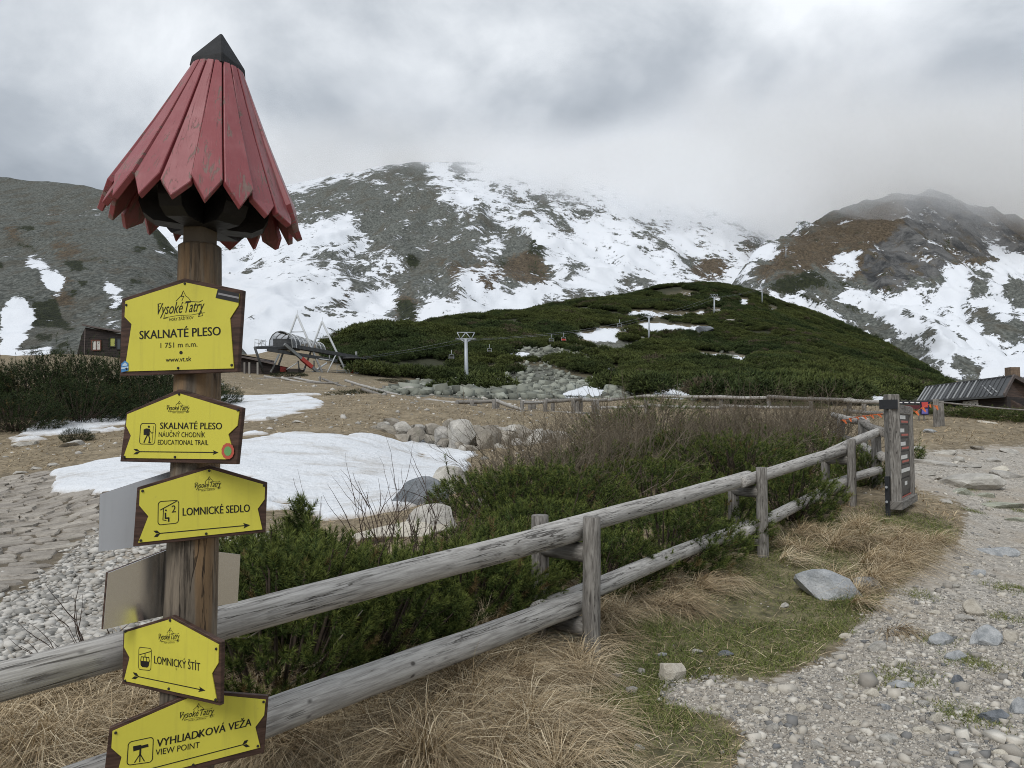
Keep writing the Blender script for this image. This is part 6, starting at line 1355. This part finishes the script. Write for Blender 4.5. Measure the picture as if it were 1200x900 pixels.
for i, (px, Y, rx, ry, yt, tier, lab) in enumerate(NEARP):
    g = on_ground(px, Y); top = at(px, yt, Y).z; h = max(.3, (top - g.z) / 0.97)
    kw = [dict(spacing=.080, need=84, nlen=.042, nwid=.0046, slen=.105, spire=.05), dict(spacing=.105, need=42, nlen=.052, nwid=.0070, slen=.12, spire=.05), dict(spacing=.15, need=22, nlen=.075, nwid=.010, slen=.16, spire=.06)][tier]
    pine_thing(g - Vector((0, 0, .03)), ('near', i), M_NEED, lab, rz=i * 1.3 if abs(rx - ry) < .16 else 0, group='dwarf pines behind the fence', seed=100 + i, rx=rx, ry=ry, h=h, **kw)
for o_ in [o for o in bpy.data.objects if o.get('label', '').startswith('dwarf pine with a tall upright')]:
    (v_, f_, a_), (bv_, bf_) = pine_arrays(seed=77, rx=.085, ry=.085, h=.36, spacing=.075, need=90, nlen=.05, nwid=.0042, slen=.10, low=-.9, layers=1.2)
    l_ = at(352, 640, 5.5); np_obj('leader_shoot', v_ + np.array(l_ - o_.location), f_, M_NEED, o_, attrs=a_); o_.rotation_euler.z = 0
MIDP = [(25, 29, 2.4, 1.6, 428, 'D', 'dwarf pine at the left edge of the dark thicket'), (82, 30, 2.6, 1.7, 418, 'D', 'dwarf pine below the timber hut, left of the pair'), (140, 31, 2.6, 1.7, 424, 'D', 'dwarf pine below the timber hut, beside the top board'), (195, 32, 2.4, 1.6, 436, 'D', 'dwarf pine half hidden by the sign post'), (18, 25.5, 1.8, 1.2, 462, 'D', 'low dwarf pine in front at the thicket edge'), (95, 27.5, 2.0, 1.3, 448, 'D', 'low dwarf pine in the middle front of the thicket'), (165, 29, 2.0, 1.4, 452, 'D', 'low dwarf pine by the upper snow strip'), (248, 34, 1.3, 1.2, 450, 'D', 'dwarf pine showing right behind the pole'), (-60, 28, 2.6, 1.6, 430, 'D', 'dwarf pine running out of the picture on the left'),
 (470, 76, 2.0, 1.2, 456, 'D', 'dwarf pine on the brown slope left of the large pylon'), (510, 78, 1.8, 1.0, 460, 'D', 'flat dwarf pine at the foot of the large pylon'), (604, 66, 2.0, 1.0, 464, 'D', 'low dwarf pine in the rubble right of the large pylon'), (668, 62, 1.9, 1.0, 468, 'D', 'low dwarf pine at the lower end of the rubble'), (742, 60, 2.0, 1.2, 466, 'D', 'low dwarf pine where the rail fences meet'), (340, 98, 2.4, 1.2, 436, 'D', 'dwarf pine under the lift platform'), (455, 100, 2.6, 1.4, 444, 'D', 'dwarf pine beside the return wheel of the lift'),
 (421, 47, 1.9, 1.4, 456, 'D', 'round dwarf pine alone on the brown slope'), (90, 23.2, .5, .35, 501, 'D', 'tiny dwarf pine on the snow strip'),
 (1122, 28.5, 1.5, 1.2, 476, 'N', 'first dwarf pine of the hedge before the hut'), (1162, 27.5, 1.6, 1.2, 477, 'N', 'second dwarf pine of the hedge before the hut'), (1204, 26.5, 1.7, 1.2, 479, 'N', 'last dwarf pine of the hedge, cut by the picture edge'), (1075, 29.5, 1.0, .8, 481, 'N', 'low dwarf pine beneath the banner'), (1255, 26, 1.7, 1.2, 480, 'N', 'dwarf pine of the hedge beyond the picture edge'), (930, 36, 1.6, 1.0, 474, 'N', 'low dwarf pine behind the long rail fence')]
for i, (px, Y, rx, ry, yt, c, lab) in enumerate(MIDP):
    g = on_ground(px, Y); h = max(.35, (at(px, yt, Y).z - g.z) / 1.0); v = i % 4
    pine_thing(g - Vector((0, 0, .05)), ('mid', c, v), M_NEED_D if c == 'D' else M_NEED, lab, scale=(rx / 2.0, ry / 1.5, h / 1.6), rz=0.0 if v else pi, group='dwarf pines on the plateau', seed=300 + v, rx=2.0, ry=1.5, h=1.6, spacing=.135, need=16, nlen=.11, nwid=.015, slen=.24, spire=.1)
# the mass of pines on the far hill: one body of growth
def build_thicket():
    protos = bpy.data.collections.new('thicket_kinds')
    for k in range(4):
        (v, f, at_), _ = pine_arrays(seed=500 + k, rx=1.5, ry=1.3, h=1.25, spacing=.30, need=7, nlen=.30, nwid=.085, slen=.34, low=-.1, layers=1.3)
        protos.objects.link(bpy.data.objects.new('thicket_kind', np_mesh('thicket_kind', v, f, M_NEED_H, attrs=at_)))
    rs = np.random.RandomState(9); n = 46000; az = rs.uniform(-.30, .58, n); r = np.sqrt(rs.uniform(55 ** 2, 470 ** 2, n)); x = r * np.sin(az); y = r * np.cos(az); z = ground_z(x, y); px, py = proj(x, y, z)
    ok = (sample(m_hill, px, py) + .5 * fbm(x * .06 + 4, y * .06, 3) * (py > 430) > .45) & (sample(m_snow, px, py + 1) < .30) & (sample(m_snow, px, py - 3) < .45) & (sample(m_snow, px, py - 6 * 150 / np.maximum(r, 100)) < .5) & (sample(m_rub, px, py) + .35 * fbm(x * .1, y * .1, 3) < .35) & (fbm(x * .07 + 9, y * .07, 4) > -.16) & ((px < 1055) | (r > 130))
    edge = (sample(m_rub, px, py) > .4) & (fbm(x * .09 + 3, y * .09, 3) > .10) & (r > 80) & (sample(m_snow, px, py) < .2); ok |= edge
    x, y, z, r = x[ok], y[ok], z[ok], r[ok]; k = len(x); s = rs.uniform(.6, 1.6, k) * (1 + .7 * fbm(x * .05, y * .05, 2))
    me = bpy.data.meshes.new('dwarf_pine_thicket'); me.vertices.add(k); me.vertices.foreach_set('co', np.stack([x, y, z - .1], 1).astype(np.float32).ravel())
    for an, av in (('scl', s), ('rot', rs.uniform(0, 2 * pi, k))): a = me.attributes.new(an, 'FLOAT', 'POINT'); a.data.foreach_set('value', av.astype(np.float32))
    o = bpy.data.objects.new('dwarf_pine_thicket', me); link(o); set_props(o, kind='stuff'); o['label'] = 'dense dark dwarf pine thicket covering the hill'; o['category'] = 'thicket'
    ng = bpy.data.node_groups.new('thicket', 'GeometryNodeTree'); ng.interface.new_socket('Geometry', in_out='INPUT', socket_type='NodeSocketGeometry'); ng.interface.new_socket('Geometry', in_out='OUTPUT', socket_type='NodeSocketGeometry')
    N, Lk = ng.nodes, ng.links; gi = N.new('NodeGroupInput'); go = N.new('NodeGroupOutput'); mp = N.new('GeometryNodeMeshToPoints'); ip = N.new('GeometryNodeInstanceOnPoints'); ci = N.new('GeometryNodeCollectionInfo'); ci.inputs[0].default_value = protos; ci.inputs[1].default_value = True; ci.inputs[2].default_value = True
    ra = N.new('GeometryNodeInputNamedAttribute'); ra.data_type = 'FLOAT'; ra.inputs[0].default_value = 'rot'; sa = N.new('GeometryNodeInputNamedAttribute'); sa.data_type = 'FLOAT'; sa.inputs[0].default_value = 'scl'; cx = N.new('ShaderNodeCombineXYZ')
    Lk.new(gi.outputs[0], mp.inputs[0]); Lk.new(mp.outputs[0], ip.inputs['Points']); Lk.new(ci.outputs[0], ip.inputs['Instance']); ip.inputs['Pick Instance'].default_value = True
    Lk.new(ra.outputs[0], cx.inputs[2]); Lk.new(cx.outputs[0], ip.inputs['Rotation']); Lk.new(sa.outputs[0], ip.inputs['Scale']); Lk.new(ip.outputs[0], go.inputs[0])
    m = o.modifiers.new('thicket', 'NODES'); m.node_group = ng; print('thicket bushes', k)
def mat_hill_needles():
    t = NT('pine_needles_hill'); p = t.pos(); n = t.noise(p, 0.035, 5, 0.65); r = t.objrand(); tp = t.attr('tip')
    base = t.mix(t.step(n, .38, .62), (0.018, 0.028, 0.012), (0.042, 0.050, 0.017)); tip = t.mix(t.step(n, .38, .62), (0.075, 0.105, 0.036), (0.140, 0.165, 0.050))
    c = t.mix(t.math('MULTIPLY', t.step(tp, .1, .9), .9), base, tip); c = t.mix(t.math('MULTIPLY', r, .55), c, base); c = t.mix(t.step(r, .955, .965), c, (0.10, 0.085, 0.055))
    t.base(c); t.rough(.7); t.b.inputs['Specular IOR Level'].default_value = .1; return t.m
M_NEED_H = mat_hill_needles()
build_thicket()

# ================================================================== leafless bushes
def twig_mesh(name, seed, stems, h, spread, mat, r0=.006, lev=2, kids=5, seg=4, lean=(0, 0)):
    rs = np.random.RandomState(seed); vs, fs, ti = [], [], []
    def strand(p, d, ln, r, level):
        pts = [p]; q = p.copy(); dd = d.copy()
        for k in range(seg):
            dd = dd + rs.normal(0, .11, 3) + np.array([0, 0, .04]); dd /= np.linalg.norm(dd); q = q + dd * ln / seg; pts.append(q)
        o = len(vs); x = np.cross(dd, [.2, .9, .1]); x /= np.linalg.norm(x); y = np.cross(dd, x)
        for k, c in enumerate(pts):
            rr = r * (1 - .75 * k / seg)
            for a in range(3): vs.append(c + rr * (x * cos(a * 2.094) + y * sin(a * 2.094))); ti.append(min(1, level * .35 + .3 * k / seg + rs.rand() * .2))
        for k in range(seg):
            for a in range(3): fs.append((o + k * 3 + a, o + k * 3 + (a + 1) % 3, o + k * 3 + 3 + (a + 1) % 3, o + k * 3 + 3 + a))
        if level < lev:
            for _ in range(kids):
                k = rs.randint(1, seg + 1); nd = dd * .9 + rs.normal(0, .38, 3) + np.array([0, 0, .12]); nd /= np.linalg.norm(nd); strand(pts[k].copy(), nd, ln * rs.uniform(.35, .6), r * .55, level + 1)
    for _ in range(stems):
        a = rs.uniform(0, 2 * pi); s = rs.rand() ** .6; p = np.array([cos(a) * s * spread * .35, sin(a) * s * spread * .35, -.03]); d = np.array([cos(a) * s * spread / h * .9 + lean[0], sin(a) * s * spread / h * .9 + lean[1], 1.0]); d /= np.linalg.norm(d)
        strand(p, d, h * rs.uniform(.6, 1.0), r0 * rs.uniform(.7, 1.2), 0)
    return np_mesh(name, np.array(vs), np.array(fs), mat, attrs=dict(tint=np.array(ti)))
def mat_twig(name, a, b):
    t = NT(name); t.base(t.mix(t.attr('tint'), a, b)); t.rough(.8); return t.m
M_TW = mat_twig('bare_twigs', (0.22, 0.195, 0.15), (0.125, 0.098, 0.066)); M_TWD = mat_twig('dark_twigs', (0.085, 0.065, 0.05), (0.06, 0.035, 0.028))
TW = [twig_mesh('twigs', 40 + k, 46, 1.15, 1.3, M_TW, .010, 2, 4, 4) for k in range(3)]
BUSH = [(640, 11.6, 1.15, 'leafless brown bush spreading over the dark pine', 512), (700, 12.6, 1.2, 'leafless brown bush at the middle of the bushy bank', 498), (755, 13.4, 1.2, 'leafless brown bush left of the rising pine', 488), (815, 14.6, 1.3, 'leafless reddish bush behind the second fence post', 482), (870, 15.8, 1.3, 'leafless reddish bush right of the tallest pine', 480), (925, 16.8, 1.3, 'leafless reddish bush above the third fence bay', 478), (970, 17.6, 1.2, 'leafless reddish bush beside the far rail fence', 478), (605, 12.8, 1.0, 'low leafless bush reaching toward the boulders', 535), (735, 16.5, 1.4, 'leafless bush at the back of the bushy bank', 484), (900, 19.0, 1.3, 'leafless bush in front of the long rail fence', 474), (670, 15.5, 1.2, 'leafless bush near the end of the boulder bank', 500), (955, 21, 1.2, 'leafless bush in the gap before the pine hill', 473)]
for i, (px, Y, s, lab, yt) in enumerate(BUSH):
    g = on_ground(px, Y); h = max(.7, at(px, yt, Y).z - g.z); r = empty('bare_shrub', g, label=lab, cat='shrub', group='leafless bushes behind the fence'); r.rotation_euler.z = i * 1.9; r.scale = (s, s, h / 1.02)
    for q_ in ((0, 1) if i % 3 == 0 else (0,)): w_ = link(bpy.data.objects.new('twigs', TW[(i + q_) % 3]), r); w_.rotation_euler.z = q_ * 2.1; w_.location = (q_ * .35, -q_ * .3, 0); w_.scale = (1 + .2 * q_, 1 + .2 * q_, 1 - .3 * q_)
for px, Y, hh, lab, mat, st, spd, ln in ((442, 6.3, .95, 'tall dark leafless stems before the snowfield', M_TWD, 16, .6, (0, 0)), (480, 6.8, .95, 'thin leafless stems before the pale boulders', M_TWD, 18, .6, (.05, 0)), (118, 4.6, .62, 'leaning leafless twigs beside the cobbles', M_TWD, 6, .35, (-.55, 0)), (505, 7.2, .8, 'leafless twigs mixed into the pine by the flat-topped boulder', M_TWD, 8, .5, (.2, 0))):
    g = on_ground(px, Y); r = empty('bare_shrub', g, label=lab, cat='shrub'); link(bpy.data.objects.new('twigs', twig_mesh('twigs', int(px), st, hh, spd, mat, .0075, 1, 4, 6, ln)), r)
# dry fallen sticks under the pines
for k, (a, b, Y) in enumerate((((325, 815), (425, 715), 4.0), ((262, 745), (306, 738), 3.7), ((540, 770), (520, 735), 4.9), ((560, 745), (478, 720), 5.0))):
    p, q = at(*a, Y), at(*b, Y + .2); tube_obj('dead_branch', [p, p.lerp(q, .5) + V(.02, 0, -.03), q], [.007, .006, .003], M_TW, None, 5, label=['pale dead branch slanting up under the top rail', 'short dead twig beside the sign pole', 'dead twig over the lower rail', 'dead twig in the shade of the pine'][k], cat='branch')

# ================================================================== grass
def blades(name, base, direction, length, width, droop, mat, tint, lab, seg=3, seed=0):
    n = len(base); rs = np.random.RandomState(seed); d = direction / np.linalg.norm(direction, axis=1)[:, None]; out = d.copy(); out[:, 2] = 0; out /= np.linalg.norm(out, axis=1)[:, None] + 1e-6
    side = np.cross(d, np.array([0, 0, 1.0]) + rs.normal(0, .3, (n, 3))); side /= np.linalg.norm(side, axis=1)[:, None] + 1e-9
    rows = []
    for k in range(seg + 1):
        t = k / seg; c = base + d * (length * t)[:, None] + (out * .55 - np.array([0, 0, .75])) * (droop * length * t * t)[:, None]; w = width * (1 - t * .9)
        rows.append(c + side * w[:, None] * .5); rows.append(c - side * w[:, None] * .5)
    v = np.stack(rows, 1); m = (seg + 1) * 2; f = np.array([(2 * k, 2 * k + 1, 2 * k + 3, 2 * k + 2) for k in range(seg)]); F_ = f[None] + (np.arange(n) * m)[:, None, None]
    o = np_obj(name, v.reshape(-1, 3), F_.reshape(-1, 4), mat, attrs=dict(tint=np.repeat(tint, m)), kind='stuff'); o['label'] = lab; o['category'] = 'grass'; return o
def mat_grass(name, stops):
    t = NT(name); t.base(t.ramp(t.attr('tint'), stops)); t.rough(.75); t.b.inputs['Specular IOR Level'].default_value = .2; return t.m
M_DRY = mat_grass('dry_grass', [(0, (0.15, 0.11, 0.065)), (.3, (0.33, 0.25, 0.15)), (.7, (0.57, 0.455, 0.295)), (1, (0.74, 0.64, 0.46))]); M_GRN = mat_grass('green_grass', [(0, (0.06, 0.075, 0.02)), (.5, (0.125, 0.16, 0.04)), (.8, (0.21, 0.22, 0.075)), (1, (0.40, 0.33, 0.18))])
TUS = [[(330,905),(700,905),(705,780),(720,745),(690,725),(600,735),(480,780),(330,850)], [(-50,905),(150,905),(150,800),(-50,825)], [(300,905),(340,850),(140,850),(140,905)], [(560,760),(720,690),(860,650),(900,655),(760,735),(700,770)], [(150,770),(340,760),(420,800),(330,845),(150,850)],[(880,660),(960,610),(1050,600),(1050,625),(930,670)],[(1020,640),(1100,610),(1110,640),(1040,690),(960,720)]]
def build_grass():
    rs = np.random.RandomState(4); mt = raster(TUS, 3)
    c, px, py = scatter_px(2600, -40, 1130, 590, 930, 31, [mt], (2.6, 11), .5); c = c[:300]; n = len(c); per = 190
    b = np.repeat(c, per, 0); a = rs.uniform(0, 2 * pi, n * per); q = rs.rand(n * per) ** .6; R = np.repeat(rs.uniform(.05, .13, n), per); hump = np.repeat(rs.uniform(.02, .12, n), per)
    flow = np.repeat(rs.normal(0, .35, (n, 2)), per, 0) + np.array([.25, -.35]); b = b + np.stack([np.cos(a) * q * R, np.sin(a) * q * R, -.02 + 0 * a], 1); b[:, 2] = ground_z(b[:, 0], b[:, 1]) - .01 + hump * (1 - q * q)
    d = np.stack([np.cos(a) * q * .9 + flow[:, 0], np.sin(a) * q * .9 + flow[:, 1], rs.uniform(.55, 1.2, n * per)], 1) + rs.normal(0, .27, (n * per, 3)); ln = rs.uniform(.18, .46, n * per) * np.repeat(rs.uniform(.75, 1.25, n), per)
    blades('dry_grass', b, d, ln, rs.uniform(.0030, .0060, n * per), rs.uniform(.5, 1.15, n * per), M_DRY, np.clip(np.repeat(rs.normal(.5, .18, n), per) + rs.normal(0, .26, n * per), 0, 1), 'drooping tussocks of dry straw-coloured grass', 2, 2)
    # fallen straw lying flat
    c, px, py = scatter_px(30000, -40, 1180, 570, 930, 32, None, (2.5, 13)); ok = ((sample(m_green, px, py) < .5) | (rs.rand(len(c)) < .5)) & (sample(m_path, px, py) < .35) & (sample(m_gravl, px, py) < .3) & (sample(m_paved, px, py) < .3); c = c[ok]; n = len(c); a = rs.uniform(0, 2 * pi, n); d = np.stack([np.cos(a), np.sin(a), rs.uniform(-.02, .45, n)], 1); c[:, 2] += .012
    blades('fallen_straw', c, d, rs.uniform(.05, .2, n), rs.uniform(.002, .004, n) * (1 + c[:, 1] * .06), rs.uniform(.0, .35, n), M_DRY, rs.beta(2, 2.2, n), 'matted straw of last year lying on the turf', 2, 3)
    # short green turf
    c, px, py = scatter_px(240000, 560, 1180, 585, 960, 33, [m_green], (3.0, 13), .45); ok = (sample(m_path, px, py) + .4 * fbm(c[:, 0] * 3, c[:, 1] * 3, 3) + rs.normal(0, .18, len(c)) < .40) & (fbm(c[:, 0] * 1.3 + 5, c[:, 1] * 1.3, 4) + rs.normal(0, .14, len(c)) > -.10); c = c[ok][:95000]; n = len(c)
    d = np.stack([rs.normal(0, .45, n), rs.normal(-.1, .45, n), np.ones(n)], 1); blades('green_grass', c, d, rs.uniform(.025, .075, n) * (1 + .8 * (fbm(c[:, 0] * 1.1, c[:, 1] * 1.1, 2) > .1)), rs.uniform(.002, .0042, n) * (1 + c[:, 1] * .08), rs.uniform(.2, .7, n), M_GRN, np.clip(rs.beta(2, 2, n) + fbm(c[:, 0] * .9, c[:, 1] * .9, 3) * .5, 0, 1), 'short fresh green turf between fence and path', 1, 4)
    # tufts growing in the path and on the far turf
    cc = [ground_hit(x, y) for x, y in ((1095, 752), (1132, 775), (1148, 782), (1120, 835), (1140, 845), (1060, 787), (1075, 700), (1190, 690), (1172, 690), (1180, 725), (1136, 575), (1140, 600), (1168, 592), (1195, 600), (1070, 800), (1035, 800))]; cc = np.array([tuple(p) for p in cc]); per = 520; b = np.repeat(cc, per, 0); n = len(b); b[:, 0] += rs.normal(0, .085, n); b[:, 1] += rs.normal(0, .10, n); b[:, 2] = ground_z(b[:, 0], b[:, 1]) - .005
    d = np.stack([rs.normal(0, .5, n), rs.normal(-.1, .5, n), np.ones(n)], 1); blades('path_tufts', b, d, rs.uniform(.02, .06, n), rs.uniform(.003, .006, n), rs.uniform(.2, .6, n), M_GRN, rs.beta(3, 2, n), 'low mossy tufts growing in the gravel', 2, 5)
    c, px, py = scatter_px(36000, -60, 1260, 440, 640, 34, None, (11, 60)); ok = (sample(m_path, px, py) < .3) & (sample(m_gravl, px, py) < .2) & (sample(m_paved, px, py) < .3) & (sample(m_snown, px, py) < .25) & (fbm(c[:, 0] * .5, c[:, 1] * .5, 3) > -.12); c = c[ok]; n = len(c)
    d = np.stack([rs.normal(.1, .6, n), rs.normal(-.2, .5, n), rs.uniform(.4, 1, n)], 1); blades('far_dry_grass', c, d, rs.uniform(.08, .22, n), rs.uniform(.010, .022, n) * (c[:, 1] / 22) ** .7, rs.uniform(.4, 1, n), M_DRY, np.clip(rs.beta(2, 3, n) + .25 * fbm(c[:, 0] * .3, c[:, 1] * .3, 2), 0, 1), 'withered brown grass of the plateau', 2, 6)
build_grass()
